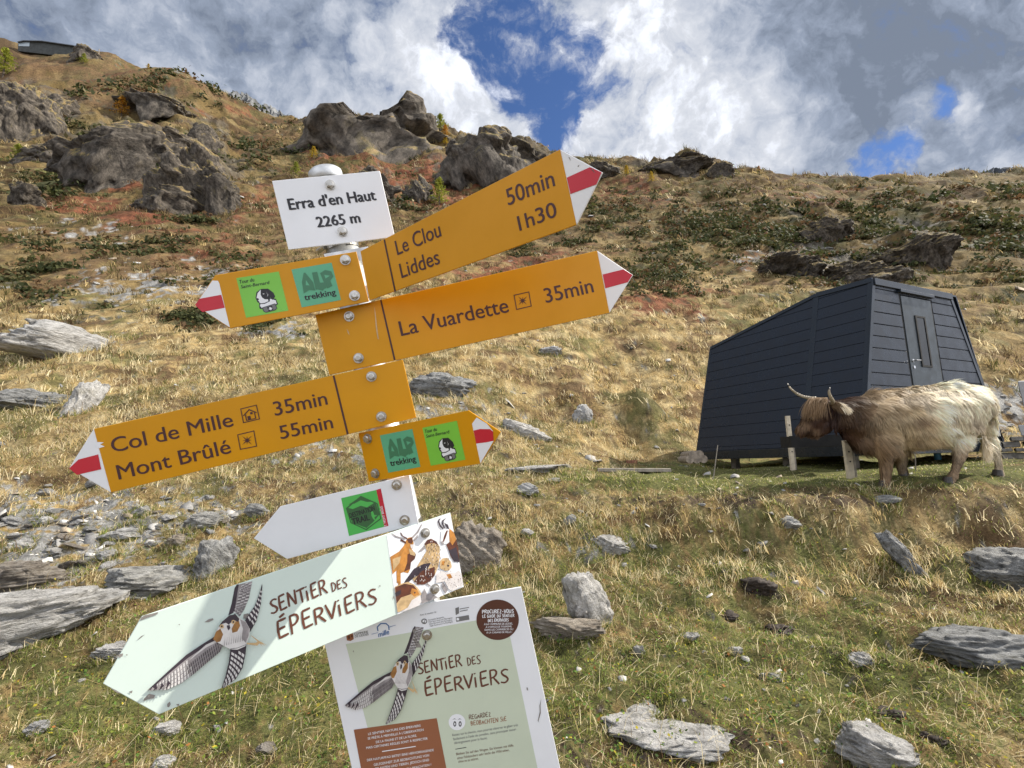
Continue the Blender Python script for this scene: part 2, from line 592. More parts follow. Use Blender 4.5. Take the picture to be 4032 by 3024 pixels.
def snb(x, z, r, c, seed, oct=4, asp=4.0):
    """the same, drawn out along the contour lines"""
    out = np.zeros_like(x)
    for k in range(-5, 9):
        lam = 2.0 ** k
        u = np.log2(lam / (c * r))
        wgt = sstep(-oct - .5, -oct + .5, u) * (1 - sstep(-.3, .7, u)) * 0.6 ** np.clip(-u, 0, 20)
        if wgt.max() < 1e-3:
            continue
        m = wgt > 1e-3
        out[m] += wgt[m] * vn2(x[m] / lam + k * 3.1, z[m] * asp / lam, seed + k + 9)
    return out


# ground palette (real surface colours, linear)
PAL = dict(straw=(.40, .315, .165), gold=(.29, .205, .088), olive=(.12, .115, .042), green=(.14, .150, .048), soil=(.10, .072, .048),
           heath=(.165, .058, .03), brown=(.135, .082, .042), dark=(.036, .042, .017), scree=(.31, .305, .29), rock=(.135, .125, .112))
PAL = {k: np.array(v) for k, v in PAL.items()}


def lerp(a, b, t):
    return a + (b - a) * t[:, None]


Z_HEATH = [(210, 360, 110, 26, 1), (280, 395, 80, 20, .9), (170, 440, 130, 26, .8), (330, 470, 160, 34, .7), (500, 430, 130, 50, .65), (460, 540, 180, 46, .55),
           (900, 385, 240, 70, .75), (1000, 440, 180, 50, .65), (1150, 600, 260, 80, .7), (1420, 640, 180, 60, .65), (760, 330, 150, 50, .6), (1600, 560, 140, 70, .45), (480, 235, 120, 30, .5),
           (300, 180, 200, 40, .42), (1350, 420, 200, 50, .45), (1800, 430, 260, 50, .42), (80, 220, 120, 60, .4)]
Z_DARK = [(1640, 500, 330, 85, .62), (1430, 590, 170, 60, .55), (1330, 470, 120, 60, .45), (1930, 500, 220, 90, .6), (2170, 520, 140, 120, .62), (1800, 620, 200, 40, .3),
          (420, 690, 80, 20, .85), (60, 590, 110, 40, .6), (120, 410, 110, 50, .55), (250, 330, 170, 70, .42), (330, 200, 220, 60, .42), (90, 530, 80, 30, .45), (500, 610, 140, 30, .42), (410, 480, 60, 10, .6),
          (150, 250, 160, 60, .4), (560, 330, 120, 50, .35), (850, 440, 130, 40, .35), (1150, 520, 160, 60, .35), (500, 560, 200, 40, .35), (280, 530, 160, 30, .55), (90, 640, 120, 25, .45), (560, 690, 60, 24, .7), (240, 670, 50, 16, .6)]
Z_SCREE = [(180, 1140, 300, 110, .72), (60, 1230, 170, 90, .72), (420, 1120, 200, 80, .58), (300, 625, 260, 42, .5), (600, 715, 90, 25, .55), (470, 590, 120, 30, .45),
           (720, 970, 200, 40, .5), (950, 880, 160, 60, .38), (150, 730, 200, 30, .3), (1800, 560, 160, 45, .6), (1960, 520, 90, 50, .6), (2160, 880, 90, 60, .75), (1640, 555, 70, 30, .45),
           (620, 880, 160, 50, .3), (180, 500, 160, 30, .38), (130, 320, 80, 20, .5), (1250, 1180, 110, 40, .45)]
Z_GREEN = [(1850, 1020, 520, 34, 1.3), (1500, 1035, 340, 34, 1.2), (1500, 1250, 700, 200, .65), (900, 1500, 900, 240, .8), (1700, 1480, 700, 240, .8), (400, 1500, 560, 180, .85), (600, 1000, 500, 60, .35),
           (300, 780, 300, 60, .3), (120, 390, 110, 40, .5), (330, 190, 200, 60, .35)]
Z_SOIL = [(1450, 1600, 330, 90, .7), (1700, 1082, 520, 18, .6), (2000, 1180, 150, 30, .4), (1000, 1100, 180, 40, .5), (700, 1080, 120, 50, .5), (250, 1080, 250, 50, .4), (850, 830, 60, 30, .4)]


def ground_colour(p, r):
    x, y, z = p[:, 0], p[:, 1], p[:, 2]
    px, py = scr_px(p)
    L = np.clip(r, 2.5, 160)
    s1 = sn(x, y, L, .16, 201, 5)            # vegetation patches grow with distance
    s2 = sn(x, y, L, .05, 231, 4)
    s3 = sn(x, y, L, .018, 261, 3)
    bands = snb(x + .4 * y, z, L, .12, 291, 4)
    c = lerp(PAL['gold'][None], PAL['straw'][None], sstep(-.5, .6, s2 + .5 * s3))
    c = lerp(c, PAL['olive'][None], .85 * sstep(-.05, .4, s1 * .6 + bands * .6 + .2 * s3 + .16 * sstep(25, 80, r)))
    c = lerp(c, PAL['brown'][None], .85 * sstep(.05, .42, -s1 * .5 + bands * .55 + s3 * .35 + .16 * sstep(15, 60, r)))
    up_ = sstep(12, 42, r)
    c = c * (1 - .56 * up_)[:, None] * (1 - up_[:, None] * np.array([[0, .03, .12]]))   # rough upland turf instead of hay meadow
    c = lerp(c, PAL['brown'][None], .8 * sstep(.2, .7, zone(px, py, [(330, 560, 420, 90, .75), (300, 190, 280, 75, .75), (80, 150, 160, 45, .65), (620, 300, 120, 40, .5), (1600, 420, 500, 40, .4), (900, 620, 260, 70, .4), (600, 480, 300, 60, .5), (1250, 540, 200, 60, .5)]) + .45 * s2 + .35 * bands))
    c = lerp(c, PAL['heath'][None], sstep(.3, .7, zone(px, py, Z_HEATH) + .4 * s2 + .35 * bands) * .9)
    c = lerp(c, PAL['green'][None], .9 * sstep(.3, .75, zone(px, py, Z_GREEN) + .4 * s2 + .25 * s3))
    c = lerp(c, PAL['dark'][None], sstep(.42, .80, zone(px, py, Z_DARK) + .6 * s2 + .45 * bands + .25 * s3) * .85)
    c = lerp(c, PAL['soil'][None], sstep(.35, .7, zone(px, py, Z_SOIL) + .45 * s2 + .3 * s3))
    c = lerp(c, PAL['soil'][None], .7 * sstep(.75, 1.1, s3 + .5 * s2) * (r < 12))
    c = lerp(c, PAL['scree'][None] * (0.75 + .35 * np.clip(s3, -1, 1))[:, None], sstep(.42, .62, zone(px, py, Z_SCREE) + .45 * s2 + .35 * s3))
    cz = sstep(.35, .75, zone(px, py, Z_CRAG) + .45 * s2 + .35 * bands + .2 * s3)
    c = lerp(c, (np.array([(.085, .072, .052)]) * (1 + .5 * np.clip(s3, -1, 1))[:, None]), .85 * cz)
    c = c * (1 - .30 * (1 - sstep(8, 16, r)) * (1 - sstep(.3, .6, zone(px, py, Z_SCREE))))[:, None]      # shade between the blades painted into the thatch and soil colour
    return np.clip(c * (1 + .16 * np.clip(sn(x, y, L, .006, 77, 2), -1, 1))[:, None], .01, .6)


mt = bpy.data.materials.new('hill_ground')
mt.use_nodes = True
t = NT(mt.node_tree)
pos = t.n('ShaderNodeNewGeometry').outputs['Position']
tint = t.n('ShaderNodeAttribute', attribute_name='tint').outputs['Color']
fine = t.noise(pos, 30, 8, 0.7)
mid = t.noise(pos, 2.2, 10, 0.7)
v1 = t.ramp(fine, .3, .7, .66, 1.34)
v2 = t.ramp(mid, .3, .7, .6, 1.4)
colr = t.mix(1.0, tint, t.mix(1.0, v1, v2, 'MULTIPLY'), 'MULTIPLY')
bh = t.math('ADD', t.math('MULTIPLY', t.noise(pos, 1.1, 12, 0.72), 0.55), t.math('MULTIPLY', fine, 0.05))
bn = t.n('ShaderNodeBump', {'Height': bh, 'Strength': 0.8, 'Distance': 0.6})
pb = t.n('ShaderNodeBsdfPrincipled', {'Base Color': colr, 'Roughness': 0.95, 'Specular IOR Level': 0.15, 'Normal': bn.outputs[0]})
t.n('ShaderNodeOutputMaterial', {'Surface': pb.outputs[0]})
M['ground'] = mt

th_in = np.linspace(-0.94, 0.94, 1080)
th_l = np.linspace(-math.pi, -0.94, 60)[:-1]
th_r = np.linspace(0.94, math.pi, 60)[1:]
ths = np.concatenate([th_l, th_in, th_r])
rr = np.concatenate([np.exp(np.linspace(math.log(.35), math.log(2.2), 30))[:-1], np.exp(np.linspace(math.log(2.2), math.log(230), 1000)),
                     np.exp(np.linspace(math.log(230), math.log(4000), 60))[1:]])
T_, RR = np.meshgrid(ths, rr, indexing='ij')
gx, gy = (np.sin(T_) * RR).ravel(), (np.cos(T_) * RR).ravel()
gz = ground(gx, gy)
gp = np.stack([gx, gy, gz], 1)
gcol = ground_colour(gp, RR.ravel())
n_t, n_r = len(ths), len(rr)
ii, jj = np.meshgrid(np.arange(n_t - 1), np.arange(n_r - 1), indexing='ij')
a = (ii * n_r + jj).ravel()
quads = np.stack([a, a + n_r, a + n_r + 1, a + 1], 1)[:, ::-1]
seam = np.arange(n_r - 1)
b = (n_t - 1) * n_r
quads = quads[:, ::-1]
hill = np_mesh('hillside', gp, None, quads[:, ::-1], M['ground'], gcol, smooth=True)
tag(hill, kind='structure')
# ------------------------------------------------------------------ signpost and its signs
PHI0 = math.radians(13.0)                      # lean of the post
A_ = RGT * -math.sin(PHI0) + UP * math.cos(PHI0)        # up along the post
B_ = RGT * math.cos(PHI0) + UP * math.sin(PHI0)         # across the post
N_ = -FWD                                               # towards the viewer
D0 = 1.15


def at_depth(x, y, d):
    v = FWD * FPX + RGT * (x - 2016.0) - UP * (y - 1512.0)
    return CAM + v * (d / FPX)


POST0 = at_depth(1278, 672, D0)


def mp(x0, y0, s):
    return lambda x, y: (x0 + s * x, y0 + s * y)


zA, zB, zD, zS = mp(1000, 600, .72333), mp(200, 1400, .81374), mp(1200, 2250, .49729), mp(700, 980, .45208)
zE, zR, zF, zN = mp(380, 2250, .55154), mp(1400, 1600, .33149), mp(1900, 350, .49729), mp(1500, 1960, .30143)


class Sign:
    def __init__(s, name, label, cat, theta, off, corners, group='signs bolted to the leaning post'):
        th = math.radians(theta)
        s.h = B_ * math.cos(th) + N_ * math.sin(th)
        s.n = N_ * math.cos(th) - B_ * math.sin(th)
        s.o = POST0 + s.n * off
        s.root = empty(name, (0, 0, 0), label, cat, group)
        c = [s.loc(p) for p in corners]
        mid = s.w(sum(a[0] for a in c) / len(c), sum(a[1] for a in c) / len(c), 0)
        s.root.location = tuple(mid)
        s.layer = {}

    def loc(s, p):
        d = ray(*p)
        t = ((s.o - CAM) @ s.n) / (d @ s.n)
        q = CAM + d * t - s.o
        return float(q @ s.h), float(q @ A_)

    def w(s, u, v, z):
        return s.o + s.h * u + A_ * v + s.n * z

    def panel(s, pts, mat, thick=0.003, rnd=0.0015, name='panel', z=0.0):
        uv = [s.loc(p) for p in pts]
        bm = bmesh.new()
        prism(bm, [s.w(u, v, z - thick) for u, v in uv], s.n * thick)
        return bm_obj(name, bm, mat, s.root, bevel=rnd * .5)

    def art(s, name, polys, mats, parent=None, z=0.0006, uv=False):
        if name in ('scratch', 'chipped_paint', 'rule') and len(polys) > 1:
            for pl in polys:
                s.art(name, [pl], mats, parent, z)
            return None
        """flat print: a list of (polygon, material index); later entries lie on top"""
        bm = bmesh.new()
        for k, (pts, mi) in enumerate(polys):
            loc = pts if uv else [s.loc(p) for p in pts]
            try:
                f = bm.faces.new([bm.verts.new(Vector(s.w(u, v, z + 0.000035 * k))) for u, v in loc])
                f.material_index = mi
            except ValueError:
                pass
        bm.normal_update()
        nn = Vector(s.n)
        for f in bm.faces:
            if f.normal.dot(nn) < 0:
                f.normal_flip()
        bmesh.ops.triangulate(bm, faces=[f for f in bm.faces if len(f.verts) > 4])
        me = bpy.data.meshes.new(name)
        off = Vector(s.root.location)
        bmesh.ops.translate(bm, vec=-off, verts=bm.verts)
        bm.to_mesh(me)
        bm.free()
        for m in mats:
            me.materials.append(m)
        ob = bpy.data.objects.new(name, me)
        C.objects.link(ob)
        ob.parent = parent or s.root
        return ob

    def write(s, name, items, mat, parent=None, z=0.0006, thick=0.0):
        for it in items:              # every line of writing is a part of its own
            s.line(name, [it], mat, parent, z)

    def line(s, name, items, mat, parent=None, z=0.0006):
        """lettering: items = (string, baseline start px, baseline end px, px of the top of the first capital, stroke offset, shear)"""
        V, F = [], []
        for it in items:
            txt, p0, p1, pt = it[:4]
            bold = it[4] if len(it) > 4 else 0.0
            shear = it[5] if len(it) > 5 else 0.0
            a, b, c = np.array(s.loc(p0)), np.array(s.loc(p1)), np.array(s.loc(pt))
            ex = b - a
            L = np.linalg.norm(ex)
            ex /= L
            ey = np.array([-ex[1], ex[0]])
            Hh = abs((c - a) @ ey)
            vs, fs = text_mesh(txt, 0.0, shear)
            sc = CAPH
            bw = bold * .85 * Hh / sc          # heavier strokes: the outline laid down three times, a hair apart
            for j, (dx, dy) in enumerate(((0, 0), (-bw, bw * .5), (bw, -bw * .5)) if bold else ((0, 0),)):
                k = len(V)
                for x, y in vs:
                    qv = a + ex * (x * L * (1 - 2 * bw / L) + bw + dx) + ey * (y / sc * Hh + dy)
                    V.append(s.w(qv[0], qv[1], z + j * .00002))
                F += [tuple(i + k for i in f) for f in fs]
        bm = bmesh.new()
        vv = [bm.verts.new(Vector(v)) for v in V]
        for f in F:
            try:
                bm.faces.new([vv[i] for i in f])
            except ValueError:
                pass
        bm.normal_update()
        nn = Vector(s.n)
        for f in bm.faces:
            if f.normal.dot(nn) < 0:
                f.normal_flip()
        me = bpy.data.meshes.new(name)
        bmesh.ops.translate(bm, vec=-Vector(s.root.location), verts=bm.verts)
        bm.to_mesh(me)
        bm.free()
        me.materials.append(mat)
        ob = bpy.data.objects.new(name, me)
        C.objects.link(ob)
        ob.parent = parent or s.root
        return ob

    def bolts(s, pts, r=0.0088):
        for p in pts:
            u, v = s.loc(p)
            bm = bmesh.new()
            c = s.w(u, v, 0.0003)
            tube(bm, c, c + s.n * 0.0016, r * 1.22, seg=20)
            tube(bm, c + s.n * 0.0016, c + s.n * 0.0072, r, r * .97, seg=6)
            tube(bm, c + s.n * 0.0072, c + s.n * 0.0082, r * .86, r * .55, seg=18)
            bm_obj('bolt', bm, M['steel'], s.root)


_tcache = {}
CAPH = 0.729


def text_mesh(txt, bold=0.0, shear=0.0):
    """built-in font outline; x scaled to 0..1 over the ink, y with the cap height CAPH"""
    key = (txt, bold, shear)
    if key in _tcache:
        return _tcache[key]
    cu = bpy.data.curves.new('lettering', 'FONT')
    cu.body = txt
    cu.size = 1.0
    cu.offset = bold
    cu.shear = shear
    cu.resolution_u = 4
    cu.fill_mode = 'BOTH' if hasattr(cu, 'fill_mode') and cu.dimensions == '3D' else cu.fill_mode
    ob = bpy.data.objects.new('lettering', cu)
    me = ob.to_mesh()
    co = np.array([v.co[:] for v in me.vertices])
    fs = [tuple(p.vertices) for p in me.polygons]
    x0, x1 = co[:, 0].min(), co[:, 0].max()
    vs = [((x - x0) / (x1 - x0), y) for x, y, _ in co]
    ob.to_mesh_clear()
    bpy.data.objects.remove(ob)
    bpy.data.curves.remove(cu)
    _tcache[key] = (vs, fs)
    return vs, fs


GL_ = {  # brush-letter strokes in a unit box
    'S': ([[(.8, .9), (.5, 1), (.18, .84), (.3, .6), (.62, .42), (.74, .2), (.45, 0), (.08, .1)]], .85),
    'E': ([[(.16, 1), (.1, .5), (.16, 0)], [(.14, .97), (.72, 1.02)], [(.12, .52), (.62, .57)], [(.14, .03), (.78, .1)]], .82),
    'N': ([[(.1, 0), (.13, 1)], [(.12, 1), (.7, 0)], [(.72, 0), (.76, 1.02)]], .92),
    'T': ([[(.0, .93), (.85, 1)], [(.42, .96), (.45, 0)]], .86),
    'i': ([[(.2, .7), (.24, 0)], [(.19, .98), (.22, .9)]], .46),
    'R': ([[(.12, 0), (.12, 1)], [(.1, .98), (.55, 1), (.68, .77), (.5, .54), (.14, .46)], [(.34, .5), (.8, 0)]], .86),
    'D': ([[(.14, 0), (.12, 1)], [(.1, 1), (.5, .92), (.74, .55), (.55, .12), (.12, .0)]], .88),
    'P': ([[(.14, 0), (.12, 1)], [(.1, .98), (.55, 1), (.7, .76), (.52, .52), (.14, .44)]], .8),
    'V': ([[(.02, 1), (.38, 0)], [(.38, 0), (.8, 1.02)]], .84),
    'O': ([[(.4, 1), (.12, .75), (.12, .25), (.4, 0), (.7, .25), (.7, .75), (.4, 1)]], .86),
    'U': ([[(.1, 1), (.12, .25), (.4, 0), (.68, .25), (.7, 1)]], .86),
    'C': ([[(.72, .86), (.42, 1), (.12, .7), (.12, .3), (.42, 0), (.74, .14)]], .82),
    'L': ([[(.15, 1), (.13, .02), (.7, .06)]], .76),
    'G': ([[(.72, .86), (.42, 1), (.12, .7), (.12, .3), (.42, 0), (.72, .15), (.72, .45), (.48, .45)]], .86),
    'A': ([[(.05, 0), (.38, 1), (.74, 0)], [(.16, .35), (.62, .35)]], .84),
    'B': ([[(.14, 0), (.12, 1)], [(.12, 1), (.58, .9), (.55, .6), (.14, .52)], [(.14, .52), (.68, .4), (.62, .08), (.12, 0)]], .84),
    'H': ([[(.12, 0), (.12, 1)], [(.7, 0), (.72, 1)], [(.12, .5), (.7, .52)]], .88),
    'Z': ([[(.08, .98), (.72, 1), (.08, 0), (.76, .04)]], .84),
    'I': ([[(.2, 1), (.22, 0)]], .42),
    '-': ([[(.1, .48), (.6, .5)]], .7), ' ': ([], .5), '´': ([[(.3, 1.18), (.62, 1.34)]], 0.0),
}
GL_['É'] = (GL_['E'][0] + [[(.3, 1.16), (.66, 1.3)]], .82)


def brush(s, name, items, mat, parent=None, wt=0.13, z=0.0006):
    if len(items) > 1:
        for it in items:
            brush(s, name, [it], mat, parent, wt, z)
        return
    polys = []
    for txt, p0, p1, pt in items:
        a, b, c = (np.array(s.loc(p)) for p in (p0, p1, pt))
        ex = b - a
        L = np.linalg.norm(ex)
        ex = ex / L
        ey = np.array([-ex[1], ex[0]])
        H = abs((c - a) @ ey)
        tot = sum(GL_[ch][1] for ch in txt)
        x = 0.0
        rr_ = random.Random(len(txt) * 7)
        for ch in txt:
            strokes, adv = GL_[ch]
            sy = 1 + rr_.uniform(-.09, .09)
            dy = rr_.uniform(-.05, .05)
            for st in strokes:
                pts = [a + ex * ((x + px_ * adv / .85 * .98) / tot * L) + ey * ((py_ * sy + dy) * H) for px_, py_ in st]
                # smooth + ribbon
                if len(pts) > 2:
                    P = [pts[0]]
                    for i in range(len(pts) - 1):
                        P += [pts[i] * .75 + pts[i + 1] * .25, pts[i] * .25 + pts[i + 1] * .75]
                    P.append(pts[-1])
                else:
                    P = [pts[0] * (1 - k / 4) + pts[1] * k / 4 for k in range(5)]
                n = len(P)
                left, right = [], []
                for i in range(n):
                    tg = P[min(i + 1, n - 1)] - P[max(i - 1, 0)]
                    nl = np.linalg.norm(tg)
                    tg = tg / (nl if nl > 1e-9 else 1)
                    nn = np.array([-tg[1], tg[0]])
                    ww = H * wt * (0.62 + .3 * math.sin(math.pi * (i + .4) / n) + rr_.uniform(-.08, .08))
                    left.append(P[i] + nn * ww * .5)
                    right.append(P[i] - nn * ww * .5)
                for i in range(n - 1):
                    polys.append(([left[i], left[i + 1], right[i + 1], right[i]], 0))
            x += adv
    # one height is enough: ribbons of one colour
    bm = bmesh.new()
    for k, (pts, mi) in enumerate(polys):
        bm.faces.new([bm.verts.new(Vector(s.w(u, v, z + 0.00001 * (k % 12)))) for u, v in pts])
    bm.normal_update()
    nn = Vector(s.n)
    for f in bm.faces:
        if f.normal.dot(nn) < 0:
            f.normal_flip()
    me = bpy.data.meshes.new(name)
    bmesh.ops.translate(bm, vec=-Vector(s.root.location), verts=bm.verts)
    bm.to_mesh(me)
    bm.free()
    me.materials.append(mat)
    ob = bpy.data.objects.new(name, me)
    C.objects.link(ob)
    ob.parent = parent or s.root
    return ob


def Z(m, pts):
    return [m(*p) for p in pts]


# --- the pole
g0 = POST0 - A_ * 2.0
foot_t = (POST0[2] - ground1(*(POST0 - A_ * 1.9)[:2]) + .25) / A_[2]
pole = empty('signpost', tuple(POST0 - A_ * foot_t), 'leaning round galvanised steel post that carries all the trail signs', 'post')
bm = bmesh.new()
tube(bm, POST0 - A_ * foot_t, POST0 - A_ * 0.012, 0.0345, seg=40)
bm_obj('pole', bm, M['galv'], pole, smooth=False)
for f in pole.children[0].data.polygons:
    f.use_smooth = len(f.vertices) == 4
bm = bmesh.new()
prof = [(.0352, -.022), (.0362, -.02), (.0366, .0), (.0358, .012), (.030, .021), (.016, .0255), (.002, .0265)]
for (r0, h0), (r1, h1) in zip(prof[:-1], prof[1:]):
    tube(bm, POST0 + A_ * (h0 * .62 - .012), POST0 + A_ * (h1 * .62 - .012), r0, r1, seg=40, cap=False)
bmesh.ops.remove_doubles(bm, verts=bm.verts, dist=1e-5)
bm_obj('cap', bm, M['galv'], pole, smooth=True)


def post_v(y):                       # distance along the post for a photo row
    d = ray(1278 + (y - 672) * .2356, y)
    t = ((POST0 - CAM) @ FWD) / (d @ FWD)
    return float((CAM + d * t - POST0) @ A_)


for y in (972, 1850, 2058, 2330):
    bm = bmesh.new()
    v = post_v(y)
    tube(bm, POST0 + A_ * (v - .006), POST0 + A_ * (v + .006), .0362, seg=36)
    c = POST0 + A_ * v
    tube(bm, c - B_ * .052 + N_ * .006, c - B_ * .03 + N_ * .026, .0058, seg=12)
    for k in range(14):
        a = math.radians(20 + k * 10)
        e = B_ * math.cos(a) + N_ * math.sin(a)
        box(bm, c + e * .0361 - A_ * .0045, e * .0006, A_ * .009, np.cross(A_, e) * .0022)
    bm_obj('hose_clamp', bm, M['steel'], pole)

# --- place-name sign
s = Sign('name_sign', "white place name sign reading Erra d'en Haut 2265 m at the post top", 'sign', -17.4, .066, Z(zA, [(98, 155), (685, 100), (768, 460), (188, 530)]))
s.panel(Z(zA, [(98, 155), (685, 100), (768, 460), (188, 530)]), M['white'], .004)
s.write('lettering', [("Erra d'en Haut", zA(192, 314), zA(669, 259), zA(183, 250), .04), ("2265 m", zA(345, 409), zA(584, 381), zA(336, 349), .04)], M['black'])
s.bolts(Z(zA, [(415, 178), (482, 432)]))


def rail(s, pts):
    for p in pts:
        u, v = s.loc(p)
        bm = bmesh.new()
        o = s.w(u, v, -.0035)
        wv, hv, tv = .034, .026, .003
        # hollow square rail behind the panel, open at the end
        for dz, dv, sz, sv in ((0, 0, tv, hv), (wv - tv, 0, tv, hv), (tv, 0, wv - 2 * tv, tv), (tv, hv - tv, wv - 2 * tv, tv)):
            box(bm, o - s.n * (dz + sz) + A_ * (dv - hv / 2), -s.h * .09, A_ * sv, s.n * sz)
        bm_obj('bracket', bm, M['galv'], s.root)


# --- yellow sign to the upper right
s = Sign('direction_sign', 'yellow arrow sign to the upper right reading Le Clou 50min and Liddes 1h30', 'sign', 31.6, .044, [zA(590, 490), zF(613, 480), zF(745, 1075), zA(640, 800)])
TR, TP, BR = zF(613, 478), zF(950, 662), zF(743, 1076)
s.panel([zA(578, 538), TR, BR, zA(628, 806)], M['yellow'])
s.panel([TR, TP, BR], M['white'], name='arrow_tip')
s.art('red_stripe', [(Z(zF, [(668, 703), (852, 620), (944, 661), (903, 756), (697, 833)]), 0)], [M['red']])
s.art('divider_bar', [([zA(706, 476), zA(714, 473), zA(774, 757), zA(766, 761)], 0)], [M['brown_ink']])
s.write('lettering', [("Le Clou", zA(782, 560), zA(1023, 455), zA(757, 482), .012), ("Liddes", zA(805, 685), zA(1016, 604), zA(786, 604), .012),
                      ("50min", zF(205, 925), zF(578, 765), zF(178, 792), .012), ("1h30", zF(295, 1125), zF(596, 1006), zF(257, 1010), .012)], M['brown_ink'])
s.art('scratch', [(Z(zF, [(680, 538), (692, 545), (700, 572), (692, 560)]), 0), (Z(zF, [(850, 625), (878, 640), (892, 672), (880, 660)]), 0), (Z(zF, [(752, 612), (768, 600), (760, 618)]), 0)], [M['bare_patch']])


def house_icon(s, m, q):
    """square frame with a house, drawn in a quad (TL, TR, BR, BL)"""
    def b(u, v):
        x = (q[0][0] * (1 - u) + q[1][0] * u) * (1 - v) + (q[3][0] * (1 - u) + q[2][0] * u) * v
        y = (q[0][1] * (1 - u) + q[1][1] * u) * (1 - v) + (q[3][1] * (1 - u) + q[2][1] * u) * v
        return m(x, y)
    w_ = .055
    P = [[(0, 0), (1, 0), (1, w_), (0, w_)], [(0, 1 - w_), (1, 1 - w_), (1, 1), (0, 1)], [(0, w_), (w_, w_), (w_, 1 - w_), (0, 1 - w_)], [(1 - w_, w_), (1, w_), (1, 1 - w_), (1 - w_, 1 - w_)]]
    return P, b


def icon(s, m, q, kind):
    P, b = house_icon(s, m, q)
    if kind == 'house':
        P += [[(.08, .5), (.5, .16), (.92, .5), (.86, .54), (.5, .25), (.14, .54)], [(.2, .5), (.26, .46), (.26, .9), (.2, .9)], [(.74, .46), (.8, .5), (.8, .9), (.74, .9)], [(.2, .85), (.8, .85), (.8, .9), (.2, .9)],
              [(.32, .62), (.5, .62), (.5, .86), (.32, .86)], [(.52, .4), (.66, .4), (.66, .54), (.52, .54)]]
    else:
        for k in range(8):
            a = math.pi / 4 * k + .18
            c, sn_ = math.cos(a), math.sin(a)
            L = .4 if k in (1, 3, 5, 7) else .26
            P.append([(.5 + .06 * c - .035 * sn_, .5 + .06 * sn_ + .035 * c), (.5 + L * c, .5 + L * sn_), (.5 + .06 * c + .035 * sn_, .5 + .06 * sn_ - .035 * c)])
        P.append([(.5 + .07 * math.cos(k), .5 + .07 * math.sin(k)) for k in np.linspace(0, 5.6, 9)])
    s.art('pictogram', [([b(*p) for p in poly], 0) for poly in P], [M['brown_ink']])


# --- yellow sign to the right
s = Sign('direction_sign', 'yellow arrow sign pointing right reading La Vuardette 35min', 'sign', -1.5, .052, Z(zA, [(333, 883), (1868, 535), (1935, 873), (410, 1212)]))
s.panel(Z(zA, [(333, 883), (1868, 535), (1935, 873), (410, 1212)]), M['yellow'])
s.panel(Z(zA, [(1868, 535), (2064, 668), (1935, 873)]), M['white'], name='arrow_tip')
s.art('red_stripe', [(Z(zA, [(1898, 665), (2010, 637), (2060, 667), (2035, 707), (1913, 740)]), 0)], [M['red']])
s.art('divider_bar', [(Z(zA, [(686, 804), (695, 802), (771, 1129), (762, 1132)]), 0)], [M['brown_ink']])
s.write('lettering', [("La Vuardette", zA(802, 1000), zA(1391, 868), zA(784, 916), .012), ("35min", zA(1590, 820), zA(1852, 760), zA(1571, 738), .012)], M['brown_ink'])
icon(s, zA, [(1413, 776), (1498, 757), (1512, 838), (1428, 858)], 'star')
s.bolts(Z(zA, [(519, 893), (570, 1120)]))
s.art('scratch', [(Z(zA, [(655, 840), (662, 870), (672, 960), (680, 1018), (674, 1016), (664, 960), (658, 880)]), 0), (Z(zA, [(505, 960), (516, 975), (520, 995), (512, 985)]), 0)], [M['print_tan']])

# --- yellow sign to the left
s = Sign('direction_sign', 'yellow arrow sign pointing left reading Col de Mille and Mont Brûlé', 'sign', -4.7, .055, Z(zB, [(207, 355), (1703, 20), (1768, 300), (290, 663)]))
s.panel(Z(zB, [(207, 355), (1703, 20), (1768, 300), (290, 663)]), M['yellow'])
s.panel(Z(zB, [(207, 355), (290, 663), (88, 545)]), M['white'], name='arrow_tip')
s.art('red_stripe', [(Z(zB, [(230, 478), (245, 550), (127, 577), (90, 545), (135, 503)]), 0)], [M['red']])
s.art('divider_bar', [(Z(zB, [(1364, 98), (1373, 96), (1442, 380), (1433, 383)]), 0)], [M['brown_ink']])
s.write('lettering', [("Col de Mille", zB(300, 470), zB(887, 340), zB(286, 397), .012), ("Mont Brûlé", zB(330, 600), zB(876, 470), zB(314, 527), .012),
                      ("35min", zB(1086, 292), zB(1342, 236), zB(1070, 222), .012), ("55min", zB(1114, 405), zB(1369, 350), zB(1100, 338), .012)], M['brown_ink'])
icon(s, zB, [(917, 257), (997, 237), (1013, 308), (931, 327)], 'house')
icon(s, zB, [(902, 382), (985, 362), (999, 440), (916, 456)], 'star')
s.bolts(Z(zA, [(640, 1220), (694, 1438)]))
s.art('scratch', [(Z(zB, [(212, 425), (232, 418), (258, 420), (240, 430), (262, 440), (235, 448), (216, 440)]), 0)], [M['white']])


